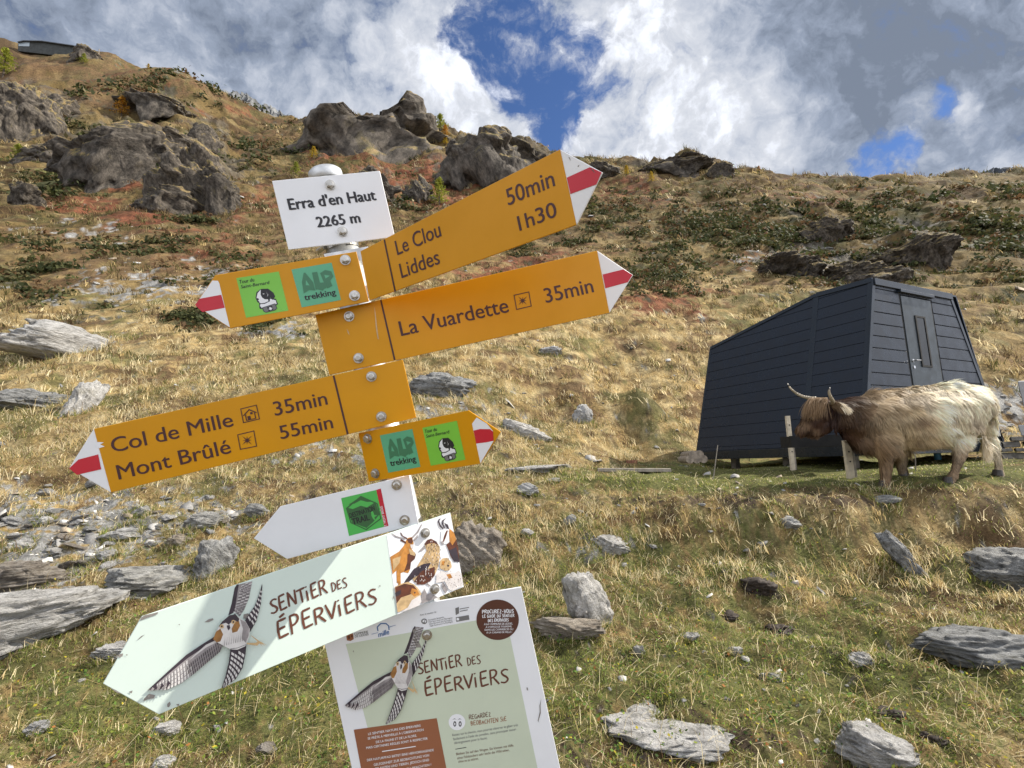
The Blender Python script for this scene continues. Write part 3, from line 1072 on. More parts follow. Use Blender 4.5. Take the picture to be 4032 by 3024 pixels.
def sticker_dog(s, m, q):
    def b(u, v):
        x = (q[0][0] * (1 - u) + q[1][0] * u) * (1 - v) + (q[3][0] * (1 - u) + q[2][0] * u) * v
        y = (q[0][1] * (1 - u) + q[1][1] * u) * (1 - v) + (q[3][1] * (1 - u) + q[2][1] * u) * v
        return m(x, y)
    st = s.art('sticker', [([m(*p) for p in q], 0)], [M['lime']], z=.0004)
    K, W, G = 0, 1, 2
    P = [([(.36, .76), (.4, .68), (.66, .62), (.78, .66), (.8, .8), (.72, .84), (.42, .86), (.36, .84)], K),      # ruff
         ([(.38, .77), (.42, .7), (.66, .64), (.77, .7), (.77, .79), (.7, .8), (.42, .84)], W),
         ([(.33, .55), (.38, .42), (.5, .36), (.66, .38), (.76, .5), (.78, .6), (.7, .68), (.66, .6), (.63, .7), (.5, .74), (.4, .73), (.34, .66)], K),
         ([(.35, .56), (.4, .45), (.49, .375), (.46, .5), (.48, .58), (.53, .63), (.6, .64), (.6, .69), (.5, .715), (.41, .71), (.37, .66)], W),
         ([(.33, .58), (.38, .57), (.4, .61), (.36, .635)], K), ([(.355, .63), (.39, .65), (.38, .7), (.36, .68)], K),
         ([(.6, .45), (.62, .52), (.6, .58), (.63, .53)], W), ([(.5, .49), (.55, .48), (.54, .505)], W),
         ([(.42, .82), (.74, .77), (.76, .9), (.7, .94), (.48, .96), (.43, .92)], K), ([(.44, .835), (.73, .785), (.745, .9), (.69, .925), (.48, .945), (.445, .91)], G),
         ([(.53, .83), (.65, .81), (.67, .915), (.55, .935)], K), ([(.58, .845), (.615, .84), (.63, .91), (.595, .915)], W), ([(.56, .88), (.645, .862), (.65, .885), (.565, .9)], W)]
    s.art('emblem', [([b(u, v) for u, v in poly], c) for poly, c in P], [M['black'], M['white'], M['grey_ink']], parent=st, z=.0007)
    s.write('lettering', [("Tour du", b(.05, .15), b(.40, .15), b(.05, .055), .018, .2), ("Saint-Bernard", b(.05, .27), b(.73, .27), b(.05, .185), .018, .2)], M['black'], parent=st, z=.0007)


def sticker_teal(s, m, q):
    def b(u, v):
        x = (q[0][0] * (1 - u) + q[1][0] * u) * (1 - v) + (q[3][0] * (1 - u) + q[2][0] * u) * v
        y = (q[0][1] * (1 - u) + q[1][1] * u) * (1 - v) + (q[3][1] * (1 - u) + q[2][1] * u) * v
        return m(x, y)
    st = s.art('sticker', [([m(*p) for p in q], 0)], [M['teal']], z=.0004)
    D, T_ = 0, 1
    P = [([(.14, .66), (.17, .36), (.27, .14), (.31, .14), (.44, .42), (.44, .64), (.3, .6)], D), ([(.245, .46), (.28, .33), (.33, .48)], T_),
         ([(.47, .17), (.6, .17), (.6, .46), (.75, .48), (.73, .62), (.66, .64), (.62, .68), (.5, .62), (.45, .62)], D),
         ([(.66, .22), (.8, .16), (.94, .22), (.96, .36), (.86, .46), (.88, .6), (.74, .64), (.69, .45)], D), ([(.75, .28), (.88, .33), (.76, .38)], T_)]
    s.art('emblem', [([b(*p) for p in poly], c) for poly, c in P], [M['teal_dark'], M['teal']], parent=st, z=.0007)
    s.write('lettering', [("trekking", b(.12, .84), b(.92, .84), b(.12, .68), .03)], M['black'], parent=st, z=.0009)


# --- small yellow sign to the left
s = Sign('small_direction_sign', 'small yellow arrow sign pointing left with two stickers below the white place sign', 'sign', -10.5, .078, Z(zS, [(325, 230), (1555, 25), (1665, 455), (455, 690)]))
s.panel(Z(zS, [(325, 228), (1555, 22), (1665, 457), (455, 692), (148, 490)]), M['yellow'])
s.art('arrow_tip', [(Z(zS, [(302, 276), (350, 278), (362, 300), (454, 684), (152, 490)]), 0)], [M['white']], z=.0004)
s.art('red_stripe', [(Z(zS, [(380, 400), (190, 435), (152, 490), (215, 550), (410, 513)]), 0)], [M['red']], z=.0008)
sticker_dog(s, zS, [(510, 255), (880, 197), (965, 537), (595, 600)])
sticker_teal(s, zS, [(990, 180), (1340, 120), (1422, 445), (1080, 510)])
s.bolts(Z(zS, [(1460, 97), (1540, 408)]))
rail(s, [zA(628, 542), zA(676, 745)])

# --- small yellow sign to the right
s = Sign('small_direction_sign', 'small yellow arrow sign pointing right with two stickers above the plain white sign', 'sign', 27.2, .047, Z(zR, [(30, 320), (1340, 50), (1485, 680), (155, 895)]))
s.panel(Z(zR, [(30, 320), (1340, 48), (1722, 305), (1485, 682), (157, 897)]), M['yellow'])
s.art('arrow_tip', [(Z(zR, [(1385, 205), (1440, 132), (1560, 205), (1632, 290), (1640, 412), (1484, 678)]), 0)], [M['white']], z=.0004)
s.art('red_stripe', [(Z(zR, [(1405, 287), (1480, 268), (1600, 270), (1636, 300), (1641, 408), (1560, 425), (1435, 441)]), 0)], [M['red']], z=.0008)
sticker_teal(s, zR, [(290, 345), (675, 268), (772, 718), (390, 788)])
sticker_dog(s, zR, [(795, 255), (1205, 170), (1307, 633), (895, 705)])
s.bolts(Z(zR, [(150, 382), (240, 795)]))
rail(s, [zR(580, 300)])

# --- plain white arrow with the trail sticker
s = Sign('trail_sign', 'plain white arrow sign pointing left with one green hexagon sticker', 'sign', -7.2, .05, Z(zB, [(1110, 730), (1733, 585), (1778, 815), (1143, 983)]))
s.panel(Z(zB, [(1110, 730), (1735, 578), (1780, 815), (1143, 985), (982, 885)]), M['white'])
st = s.art('sticker', [(Z(zB, [(1405, 690), (1575, 650), (1614, 828), (1443, 873)]), 0), (Z(zB, [(1575, 650), (1597, 643), (1634, 824), (1614, 828)]), 1)], [M['green'], M['red']], z=.0004)
hexo = [(1500, 678), (1582, 715), (1600, 790), (1527, 845), (1450, 810), (1428, 738)]
hexi = [(1500, 685), (1577, 719), (1594, 787), (1526, 838), (1455, 806), (1435, 741)]
s.art('emblem', [(Z(zB, hexo), 0), (Z(zB, hexi), 1), (Z(zB, [(1440, 722), (1500, 682), (1560, 706), (1530, 708), (1500, 700), (1470, 716)]), 0),
                 (Z(zB, [(1432, 735), (1462, 742), (1500, 726), (1530, 734), (1572, 708), (1590, 770), (1560, 806), (1528, 834), (1458, 808)]), 0),
                 (Z(zB, [(1550, 757), (1558, 752), (1566, 772), (1580, 772), (1566, 782), (1572, 800), (1560, 790), (1552, 775)]), 1)], [M['green_dk'], M['green']], parent=st, z=.0007)
s.write('lettering', [("DESTINATION", zB(1449, 786), zB(1570, 748), zB(1444, 762), .02), ("TRAIL", zB(1462, 818), zB(1545, 794), zB(1456, 788), .03)], M['black'], parent=st, z=.0011)
s.write('lettering', [("7. MONT BRÛLÉ", zB(1626, 823), zB(1604, 727), zB(1614, 826), .01)], M['white'], parent=st, z=.0008)
s.bolts(Z(zB, [(1674, 626), (1712, 796)]))


# --- bird illustration, drawn in the coordinates of the pointed board and carried over to the information board
def bird(s, m, parent=None, z=.0005):
    DK, MD, LT, RU, CL = range(5)
    P = []

    def interp(pl, t):
        pl = np.array(pl, float)
        d = np.r_[0, np.cumsum(np.linalg.norm(np.diff(pl, axis=0), axis=1))]
        d /= d[-1]
        return np.array([np.interp(t, d, pl[:, 0]), np.interp(t, d, pl[:, 1])])

    def bars(Lc, Rc, n, cols, t0=0, t1=1, a=LT, skew=.5, fill=.52, lo=0.0, hi=1.0):
        for k in range(n):
            for j in range(cols):
                ta = t0 + (t1 - t0) * (k + (.5 if j % 2 else 0)) / n
                tb = ta + (t1 - t0) / n * fill
                if tb > 1:
                    continue
                u0, u1 = lo + (hi - lo) * (j + .1) / cols, lo + (hi - lo) * (j + .9) / cols
                q = []
                for tt, u in ((ta, u0), (tb, u0), (min(1, tb + skew / n * .3), u1), (min(1, ta + skew / n * .3), u1)):
                    l_, r_ = interp(Lc, tt), interp(Rc, tt)
                    q.append(tuple(l_ * (1 - u) + r_ * u))
                P.append((q, a))
    # upper wing
    UL, UR = [(945, 305), (965, 230), (985, 130), (1002, 95)], [(1022, 322), (1055, 270), (1088, 190), (1112, 70)]
    P.append((UL + UR[::-1] + [(985, 290)], MD))
    P.append(([(940, 315), (965, 225), (985, 120), (1002, 92), (1016, 92), (1000, 190), (985, 290)], DK))
    bars(UL, UR, 9, 3, .08, 1, LT, .6, .34, .3, 1)
    bars(UL, UR, 11, 3, .03, .98, DK, .6, .22, .35, 1)
    # far wing
    FL, FR = [(1060, 345), (1130, 240), (1162, 155), (1180, 85)], [(1092, 435), (1140, 350), (1172, 230), (1182, 110)]
    P.append((FL + FR[::-1], DK))
    bars(FL, FR, 8, 2, .1, .9, LT, .5, .42)
    # lower-left wing
    LE = [(868, 445), (760, 512), (640, 592), (530, 690), (430, 782), (365, 842)]
    TE = [(905, 515), (880, 570), (790, 645), (700, 722), (610, 790), (500, 840), (372, 842)]
    P.append((LE + TE[::-1], MD))
    P.append(([(868, 445), (760, 512), (640, 592), (530, 690), (430, 782), (365, 842), (420, 808), (540, 705), (650, 615), (770, 535), (880, 480)], DK))
    P.append(([(880, 490), (780, 540), (660, 630), (700, 590), (780, 520), (870, 478)], LT))
    bars(LE, TE, 13, 4, .44, .98, LT, .8, .58, .22, 1)
    bars(LE, TE, 16, 3, .05, .5, DK, .8, .34, .4, 1)
    P.append(([(430, 790), (365, 842), (430, 815)], DK))
    for k in range(6):
        x = 400 + k * 22
        P.append(([(x, 815 - k * 10), (x - 18, 845 - k * 2), (x + 16, 828 - k * 8)], DK if k % 2 else MD))
    # tail
    TL, TRr = [(952, 540), (940, 640), (916, 740), (890, 822)], [(1066, 512), (1060, 580), (1038, 680), (990, 760), (905, 820)]
    P.append((TL + TRr[::-1], DK))
    bars(TL, TRr, 8, 4, .1, .95, LT, 1.2, .55, .08, .95)
    # body
    P.append(([(868, 385), (900, 345), (950, 312), (990, 302), (1022, 330), (1060, 350), (1088, 400), (1085, 455), (1062, 512), (1000, 535), (945, 542), (905, 522), (855, 495), (828, 475), (850, 425)], LT))
    P.append(([(1020, 335), (1060, 352), (1085, 400), (1080, 450), (1060, 500), (1030, 470), (1040, 400)], MD))
    P.append(([(828, 475), (850, 420), (880, 400), (900, 440), (880, 490), (855, 497)], RU))
    P.append(([(985, 350), (1010, 340), (1020, 380), (1000, 420), (965, 430), (960, 400)], RU))
    P.append(([(866, 388), (890, 352), (945, 305), (988, 298), (1015, 332), (1005, 352), (985, 342), (960, 352), (940, 372), (920, 358), (895, 366)], DK))
    for k in range(9):
        x, y = 905 + k * 16, 520 - k * 4
        P.append(([(x, y), (x + 9, y - 62), (x + 5, y)], MD))
    P.append(([(925, 378), (945, 372), (950, 395), (938, 412), (930, 398)], DK))
    for x, y in ((890, 383), (972, 352)):
        P.append(([(x + 15 * math.cos(k), y + 15 * math.sin(k)) for k in np.linspace(0, 5.8, 11)], CL))
        P.append(([(x + 7 * math.cos(k), y + 7 * math.sin(k)) for k in np.linspace(0, 5.5, 9)], DK))
    P.append(([(946, 545), (1000, 538), (1062, 514), (1056, 524), (1000, 549)], LT))
    # legs
    P.append(([(1066, 500), (1130, 500), (1150, 486), (1162, 500), (1140, 520), (1068, 510)], CL))
    P.append(([(1092, 445), (1104, 450), (1160, 490), (1150, 496)], CL))
    for dx, dy in ((62, 30), (50, 36), (28, 38)):
        P.append(([(1146, 492), (1158, 488), (1150 + dx, 488 + dy)], CL))
    return s.art('bird_print', [([m(*p) for p in poly], c) for poly, c in P], [M['fea_dark'], M['fea_mid'], M['fea_light'], M['fea_rust'], M['claw']], parent=parent, z=z)


E_TL, E_TIP, E_BL, E_TR, E_BR = zE(322, 322), zE(45, 802), zE(445, 1022), zB(1933, 760), zB(1998, 1118)
s = Sign('trail_arrow_board', 'large pale mint arrow board pointing left with a hawk and animal pictures', 'sign', -36, .058, [E_TL, E_TR, E_BR, E_BL])
s.panel([E_TL, E_TR, E_BR, E_BL, E_TIP], M['mint'])
gt_, gb_ = zB(1625, 872), zB(1677, 1253)
s.art('picture_panel', [([gt_, E_TR, E_BR, gb_], 0)], [M['white']], z=.0003)
bird(s, zE)
brush(s, 'lettering', [("SENTiER", zE(1240, 308), zE(1655, 152), zE(1212, 205)), ("DES", zE(1680, 148), zE(1795, 108), zE(1664, 82)), ("ÉPERViERS", zE(1292, 482), zE(2012, 218), zE(1258, 362))], M['text_brown'], wt=.155)
s.art('chipped_paint', [(Z(zE, p), 0) for p in ([(320, 325), (345, 312), (440, 288), (435, 305), (350, 335), (310, 350)], [(770, 362), (800, 340), (830, 333), (835, 345), (800, 362)], [(1050, 305), (1080, 298), (1095, 315), (1075, 340), (1048, 335)],
    [(285, 495), (320, 460), (345, 450), (318, 472)], [(160, 590), (190, 584), (186, 605), (158, 615)], [(340, 905), (375, 872), (418, 882), (410, 905), (365, 912), (335, 925)], [(505, 945), (522, 928), (530, 945), (518, 968), (505, 965)],
    [(568, 948), (590, 944), (585, 960)], [(230, 858), (258, 848), (250, 870)], [(584, 378), (594, 374), (594, 384)], [(208, 592), (222, 590), (218, 602)], [(100, 832), (140, 846), (180, 872), (150, 866)], [(2015, 100), (2026, 98), (2024, 112)], [(2114, 180), (2124, 178), (2124, 200)])], [M['bare_patch']], z=.0009)
OR, BR_, PL, TN, DK_, WH, GY = range(7)
AP = [([(118, 772), (235, 702), (300, 622), (325, 560), (352, 522), (405, 512), (425, 590), (420, 650), (398, 668), (455, 740), (440, 800), (392, 842), (380, 930), (355, 985), (290, 970), (255, 985), (258, 1120), (205, 1110), (200, 950), (150, 1000)], OR),
      ([(345, 740), (420, 700), (455, 745), (440, 800), (392, 842), (380, 930), (300, 965), (340, 850)], BR_), ([(150, 800), (260, 760), (240, 850), (160, 950)], TN), ([(200, 960), (255, 980), (258, 1160), (225, 1140)], OR),
      ([(335, 540), (400, 520), (415, 570), (400, 600), (360, 590)], BR_), ([(380, 610), (425, 610), (420, 655), (392, 660)], PL), ([(360, 660), (450, 720), (440, 760), (380, 740)], TN),
      ([(325, 600), (250, 560), (260, 535), (325, 575)], BR_), ([(335, 540), (270, 500), (248, 452), (262, 455), (285, 495), (345, 525)], BR_), ([(310, 545), (190, 515), (130, 465), (150, 470), (200, 500), (320, 530)], GY),
      ([(400, 515), (470, 440), (525, 345), (535, 350), (485, 455), (412, 530)], GY), ([(420, 550), (480, 480), (476, 520), (430, 570)], GY),
      # nutcracker
      ([(565, 602), (602, 552), (650, 535), (722, 572), (765, 640), (768, 760), (745, 900), (700, 1012), (640, 1092), (560, 1132), (470, 1132), (430, 1092), (400, 1040), (430, 960), (530, 800), (595, 690)], TN),
      ([(565, 602), (602, 550), (652, 534), (722, 570), (750, 620), (690, 590), (620, 600), (580, 620)], BR_), ([(478, 714), (560, 622), (578, 660), (540, 688)], GY),
      ([(430, 925), (560, 860), (650, 850), (590, 960), (430, 1040), (250, 1192), (330, 1060)], DK_), ([(430, 1090), (520, 960), (700, 900), (700, 1012), (640, 1092), (560, 1132), (470, 1132)], BR_),
      ([(250, 1160), (400, 1010), (420, 1040), (270, 1180)], DK_), ([(575, 1120), (640, 1160), (650, 1150), (600, 1110)], GY),
      # chamois
      ([(782, 432), (880, 402), (892, 590), (802, 612), (775, 578)], WH), ([(820, 500), (850, 430), (872, 425), (850, 500), (822, 570), (800, 585)], BR_),
      ([(890, 402), (950, 452), (985, 560), (1008, 660), (1022, 840), (950, 832), (905, 762), (880, 682), (850, 612), (895, 572)], BR_), ([(890, 402), (950, 452), (980, 545), (930, 620), (890, 560)], OR), ([(880, 690), (980, 640), (1022, 842), (950, 830)], DK_),
      ([(820, 325), (870, 350), (890, 410), (860, 400)], DK_), ([(800, 410), (762, 375), (740, 315), (750, 280), (778, 268), (758, 300), (775, 355), (812, 395)], DK_), ([(818, 405), (795, 350), (795, 295), (850, 262), (815, 300), (815, 350), (835, 395)], DK_), ([(775, 575), (800, 560), (822, 600), (800, 612)], GY),
      # marmot
      ([(175, 1162), (262, 1120), (352, 1095), (432, 1132), (492, 1192), (525, 1252), (500, 1312), (400, 1332), (345, 1432), (232, 1492), (212, 1490)], TN), ([(182, 1170), (300, 1120), (420, 1140), (470, 1200), (380, 1260), (260, 1300), (200, 1380)], BR_),
      ([(345, 1432), (400, 1335), (510, 1270), (532, 1350), (480, 1410), (380, 1452), (260, 1490)], PL), ([(400, 1180), (470, 1200), (500, 1260), (430, 1290), (380, 1240)], OR), ([(428, 1232), (446, 1226), (446, 1246), (430, 1248)], DK_), ([(180, 1240), (260, 1200), (250, 1260), (190, 1290)], DK_),
      # spotted young ones
      ([(765, 830), (800, 790), (860, 782), (905, 830), (920, 900), (890, 945), (830, 950), (770, 920)], TN), ([(720, 1000), (780, 950), (850, 970), (960, 980), (1010, 945), (1050, 1000), (1072, 1140), (930, 1215), (880, 1190), (830, 1090), (715, 1110)], PL),
      ([(850, 1000), (900, 990), (930, 1040), (880, 1060)], OR), ([(790, 830), (830, 820), (820, 880), (785, 880)], OR), ([(860, 870), (890, 880), (880, 900), (860, 895)], DK_), ([(520, 1290), (560, 1180), (600, 1260), (640, 1240), (740, 1300), (530, 1380)], GY), ([(800, 1090), (870, 1190), (840, 1250), (790, 1160)], GY)]
ra = random.Random(3)
for poly, cols, n in ((AP[12][0], (DK_, PL, DK_), 150), (AP[34][0] if len(AP) > 34 else AP[-1][0], (DK_, BR_, GY), 10)):
    xs, ys = [p[0] for p in poly], [p[1] for p in poly]
    k = 0
    while k < n:
        x, y = ra.uniform(min(xs), max(xs)), ra.uniform(min(ys), max(ys))
        ins = False
        for i in range(len(poly)):
            (x1, y1), (x2, y2) = poly[i], poly[i - 1]
            if (y1 > y) != (y2 > y) and x < (x2 - x1) * (y - y1) / (y2 - y1) + x1:
                ins = not ins
        if ins:
            AP.append(([(x, y), (x + 10, y + 4), (x + 4, y + 26)], ra.choice(cols)))
            k += 1
for k in range(46):
    x, y = ra.uniform(735, 1050), ra.uniform(985, 1150)
    AP.append(([(x, y), (x + 12, y + 3), (x + 6, y + 12)], ra.choice((DK_, GY, BR_))))
s.art('animal_print', [(Z(zN, p), c) for p, c in AP], [M['fur_orange'], M['fur_brown'], M['print_pale'], M['print_tan'], M['fea_dark'], M['white'], M['fea_mid']], z=.0006)
s.bolts(Z(zN, [(575, 460), (700, 1190)]))

# --- information board at the foot of the picture
I_L = lambda y: (175 + (y - 580) * (460 - 175) / 976 * .98, y)
i_bl, i_br = (700, 2390), (2195, 2240)
s = Sign('information_board', 'white and sage information board of the nature trail under the arrow board', 'sign', -6.8, .046, [zD(175, 520), zD(1710, 124), zD(1950, 1230), zD(455, 1556)])
s.panel([zD(118, 395), zD(1713, 123), zD(2150, 2150), zD(560, 2420)], M['white'], .004)
s.art('sage_print', [([zD(325, 575), zD(1590, 345), zD(1840, 1545), zD(2000, 2140), zD(690, 2360), zD(500, 1245)], 0)], [M['sage']], z=.0003)
e1 = np.array([[365, 842, 1], [1210, 520, 1], [890, 822, 1]], float)
d1 = np.array([zD(320, 1052), zD(903, 962), zD(643, 1192)])
AFF = np.linalg.solve(e1, d1)
bird(s, lambda x, y: tuple(np.array([x, y, 1]) @ AFF), z=.0006)
brush(s, 'lettering', [("SENTiER", zD(895, 815), zD(1250, 748), zD(876, 722)), ("DES", zD(1288, 748), zD(1398, 727), zD(1278, 682)), ("ÉPERViERS", zD(950, 985), zD(1625, 872), zD(936, 868))], M['text_brown'], wt=.15)
s.art('text_panel', [(Z(zD, [(388, 1252), (1045, 1160), (1145, 1680), (490, 1790)]), 0)], [M['box_brown']], z=.0006)
s.write('lettering', [("LE SENTIER NATURE DES ÉPERVIERS", zD(503, 1294), zD(918, 1226), zD(501, 1275), .012), ("SE PRÊTE À MERVEILLE À L'OBSERVATION", zD(500, 1330), zD(942, 1259), zD(497, 1311), .012),
                      ("DE LA FAUNE ET DE LA FLORE,", zD(565, 1358), zD(888, 1305), zD(562, 1339), .012), ("MAIS CERTAINES RÈGLES SONT À RESPECTER", zD(488, 1404), zD(974, 1328), zD(485, 1385), .012),
                      ("DER NATURPFAD BIETET EINE HERVORRAGENDE", zD(494, 1501), zD(1022, 1419), zD(491, 1482), .008), ("GELEGENHEIT ZUR BEOBACHTUNG VON", zD(548, 1538), zD(985, 1462), zD(545, 1518), .008),
                      ("PFLANZEN UND TIEREN. JEDOCH SIND", zD(560, 1570), zD(985, 1498), zD(557, 1550), .008), ("REGELN ZU BEACHTEN !", zD(700, 1592), zD(1002, 1535), zD(697, 1573), .008)], M['white'], z=.001)
s.art('rule', [(Z(zD, [(612, 1420), (878, 1379), (879, 1386), (613, 1427)]), 0)], [M['white']], z=.001)
ccx, ccy = 1527, 382
s.art('round_label', [([zD(ccx + 168 * math.cos(k), ccy + 160 * math.sin(k)) for k in np.linspace(0, 2 * math.pi, 49)[:-1]], 0)], [M['circle_brown']], z=.0006)
brush(s, 'lettering', [("PROCUREZ-VOUS", zD(1403, 332), zD(1655, 328), zD(1402, 302)), ("LE GUIDE DU SENTiER", zD(1405, 366), zD(1660, 358), zD(1404, 342)), ("DES ÉPERViERS", zD(1450, 400), zD(1615, 394), zD(1450, 376))], M['white'], wt=.22, z=.001)
s.write('lettering', [("À LA COMMUNE DE LIDDES,", zD(1420, 424), zD(1645, 418), zD(1419, 408), .015), ("À L'OFFICE DE TOURISME,", zD(1432, 446), zD(1640, 440), zD(1431, 431), .015),
                      ("DANS LES COMMERCES OU", zD(1424, 468), zD(1650, 462), zD(1423, 453), .015), ("À LA CABANE DE MILLE !", zD(1438, 489), zD(1640, 484), zD(1437, 475), .015)], M['white'], z=.001)
ex, ey = 1205, 1192
eyes = [([(ex + 66 * math.cos(k), ey + 64 * math.sin(k)) for k in np.linspace(0, 6.1, 30)], 0)]
for x in (1188, 1230):
    eyes += [([(x + 12 * math.cos(k), ey + 14 + 22 * math.sin(k)) for k in np.linspace(0, 6, 14)], 1), ([(x + 5 * math.cos(k), ey + 14 + 12 * math.sin(k)) for k in np.linspace(0, 6, 10)], 0),
             ([(x - 20, ey - 18), (x - 4, ey - 30), (x + 16, ey - 20), (x - 3, ey - 25)], 1)]
s.art('eye_symbol', [(Z(zD, p), c) for p, c in eyes], [M['white'], M['black']], z=.0006)
brush(s, 'lettering', [("REGARDEZ", zD(1300, 1172), zD(1476, 1146), zD(1297, 1138))], M['text_brown'], wt=.16)
brush(s, 'lettering', [("BEOBACHTEN SIE", zD(1314, 1220), zD(1600, 1182), zD(1310, 1186))], M['box_brown'], wt=.16)
s.write('lettering', [("Restez sur le chemin, vous pourrez observer le gibier très", zD(1168, 1304), zD(1688, 1222), zD(1165, 1284), .006), ("facilement à l'aide de jumelles, sans provoquer aucun", zD(1175, 1336), zD(1672, 1256), zD(1172, 1316), .006),
                      ("dérangement pour la faune.", zD(1184, 1366), zD(1446, 1325), zD(1181, 1346), .006)], M['grey_ink'])
s.write('lettering', [("Bleiben Sie auf den Wegen. Sie können mit Hilfe", zD(1200, 1454), zD(1652, 1384), zD(1197, 1434), .004), ("eines Feldstechers sehr leicht das Wild sehen,", zD(1208, 1486), zD(1620, 1420), zD(1205, 1466), .004), ("ohne es zu stören.", zD(1216, 1514), zD(1376, 1488), zD(1213, 1494), .004)], M['text_brown'])
s.art('rule', [(Z(zD, [(1192, 1404), (1278, 1389), (1279, 1394), (1193, 1409)]), 0)], [M['black']])
s.art('crest', [(Z(zD, [(328, 500), (382, 488), (388, 535), (362, 550), (334, 545)]), 0), (Z(zD, [(340, 512), (356, 506), (360, 530), (346, 536)]), 1), (Z(zD, [(366, 505), (380, 502), (380, 520), (368, 520)]), 1)], [M['box_brown'], M['circle_brown']])
s.write('lettering', [("COMMUNE", zD(392, 505), zD(502, 484), zD(390, 487), .02), ("DE LIDDES", zD(398, 523), zD(506, 503), zD(396, 506), .02)], M['grey_ink'])
s.write('lettering', [("mille", zD(584, 520), zD(672, 494), zD(578, 478), .02, .2)], M['blue_ink'])
s.art('roof_emblem', [(Z(zD, p), 0) for p in ([(570, 438), (600, 408), (645, 408), (668, 428), (660, 432), (642, 416), (604, 416), (576, 444)], [(570, 440), (578, 440), (584, 470), (576, 472)], [(660, 430), (668, 428), (672, 462), (664, 462)], [(528, 495), (580, 482), (580, 485), (529, 498)], [(668, 438), (720, 422), (720, 425), (669, 442)])], [M['blue_ink']])
s.write('lettering', [("Avec le soutien de :", zD(912, 352), zD(1050, 324), zD(909, 337), .0, .2), ("Ensemble Bergwelt,", zD(980, 390), zD(1105, 365), zD(978, 378), .01), ("Pays Sans Souci sur Montagnes", zD(982, 405), zD(1170, 370), zD(980, 393), .01), ("Saint-Bernard des Montagnes", zD(986, 421), zD(1168, 387), zD(984, 409), .01), ("Aigle Suisse pour la Montagne", zD(990, 437), zD(1172, 402), zD(988, 425), .01)], M['grey_ink'])
s.art('sponsor_emblem', [([zD(946 + 24 * math.cos(k), 394 + 22 * math.sin(k)) for k in np.linspace(0, 6, 20)], 0), (Z(zD, [(935, 385), (950, 380), (945, 400), (932, 400)]), 1), (Z(zD, [(955, 385), (964, 388), (958, 405), (950, 402)]), 1), (Z(zD, [(1192, 290), (1220, 280), (1222, 330), (1196, 345)]), 0),
                         (Z(zD, [(1196, 362), (1298, 344), (1304, 380), (1200, 398)]), 0), ([zD(1212 + 11 * math.cos(k), 377 + 11 * math.sin(k)) for k in np.linspace(0, 6, 14)], 1), (Z(zD, [(1226, 294), (1300, 280), (1300, 286), (1226, 300)]), 0), (Z(zD, [(1228, 312), (1290, 300), (1290, 306), (1228, 318)]), 0)], [M['grey_ink'], M['white']])
s.art('scratch', [(Z(zD, p), 0) for p in ([(850, 462), (875, 450), (895, 480), (896, 540), (924, 600), (880, 600), (868, 560), (872, 510)], [(1755, 915), (1765, 918), (1768, 940), (1758, 938)], [(1872, 1002), (1866, 1060), (1868, 1120), (1850, 1182), (1868, 1222), (1856, 1195), (1844, 1180), (1860, 1110), (1858, 1060)], [(380, 628), (390, 622), (388, 640)])], [M['bare_patch']], z=.0012)
s.bolts(Z(zD, [(968, 503)]))
# ------------------------------------------------------------------ the dark metal shelter
M['clad'] = principled('anthracite_cladding', (0.0125, 0.0185, 0.030), 0.32, metal=0.3, var=0.07, scale=5, bump=0.12, bscale=220, spec=0.5)
M['clad_trim'] = principled('anthracite_trim', (0.021, 0.028, 0.038), 0.28, metal=0.4, var=0.07, scale=6)
M['door'] = principled('door_paint', (0.028, 0.038, 0.044), 0.34, metal=0.2, var=0.1, scale=7)
M['gap'] = principled('dark_gap', (0.008, 0.008, 0.009), 0.8, var=0.1)
M['glass'] = principled('dark_glass', (0.006, 0.007, 0.008), 0.15, var=0.05, spec=0.3)
M['chrome'] = principled('handle_steel', (0.6, 0.6, 0.6), 0.22, metal=1.0, var=0.05)
M['timber'] = principled('pale_timber', (0.64, 0.55, 0.41), 0.75, var=0.12, scale=14, bump=0.2, bscale=90)
M['timber_grey'] = principled('weathered_timber', (0.33, 0.29, 0.24), 0.85, var=0.2, scale=14, bump=0.3, bscale=90)
M['log'] = principled('grey_logs', (0.33, 0.27, 0.21), 0.85, var=0.25, scale=18, bump=0.3, bscale=90)
M['concrete'] = principled('pale_concrete', (0.27, 0.275, 0.285), 0.85, var=0.08, scale=5, bump=0.2, bscale=60)
M['bluepipe'] = principled('blue_pipe', (0.05, 0.24, 0.36), 0.4, var=0.05)
M['rust'] = principled('rusty_rod', (0.14, 0.09, 0.06), 0.7, var=0.25, scale=30)

HAZ = math.radians(25.5)
hu = np.array([-math.sin(HAZ), math.cos(HAZ), 0])      # along the shelter, away from the door
hw = np.array([math.cos(HAZ), math.sin(HAZ), 0])       # across the front, to the right
hz = np.array([0, 0, 1.0])
zH = lambda x, y: (2650 + x * .62477, 1050 + y * .62477)


def on_plane(px, o, n):
    d = ray(*px)
    return CAM + d * (((o - CAM) @ n) / (d @ n))


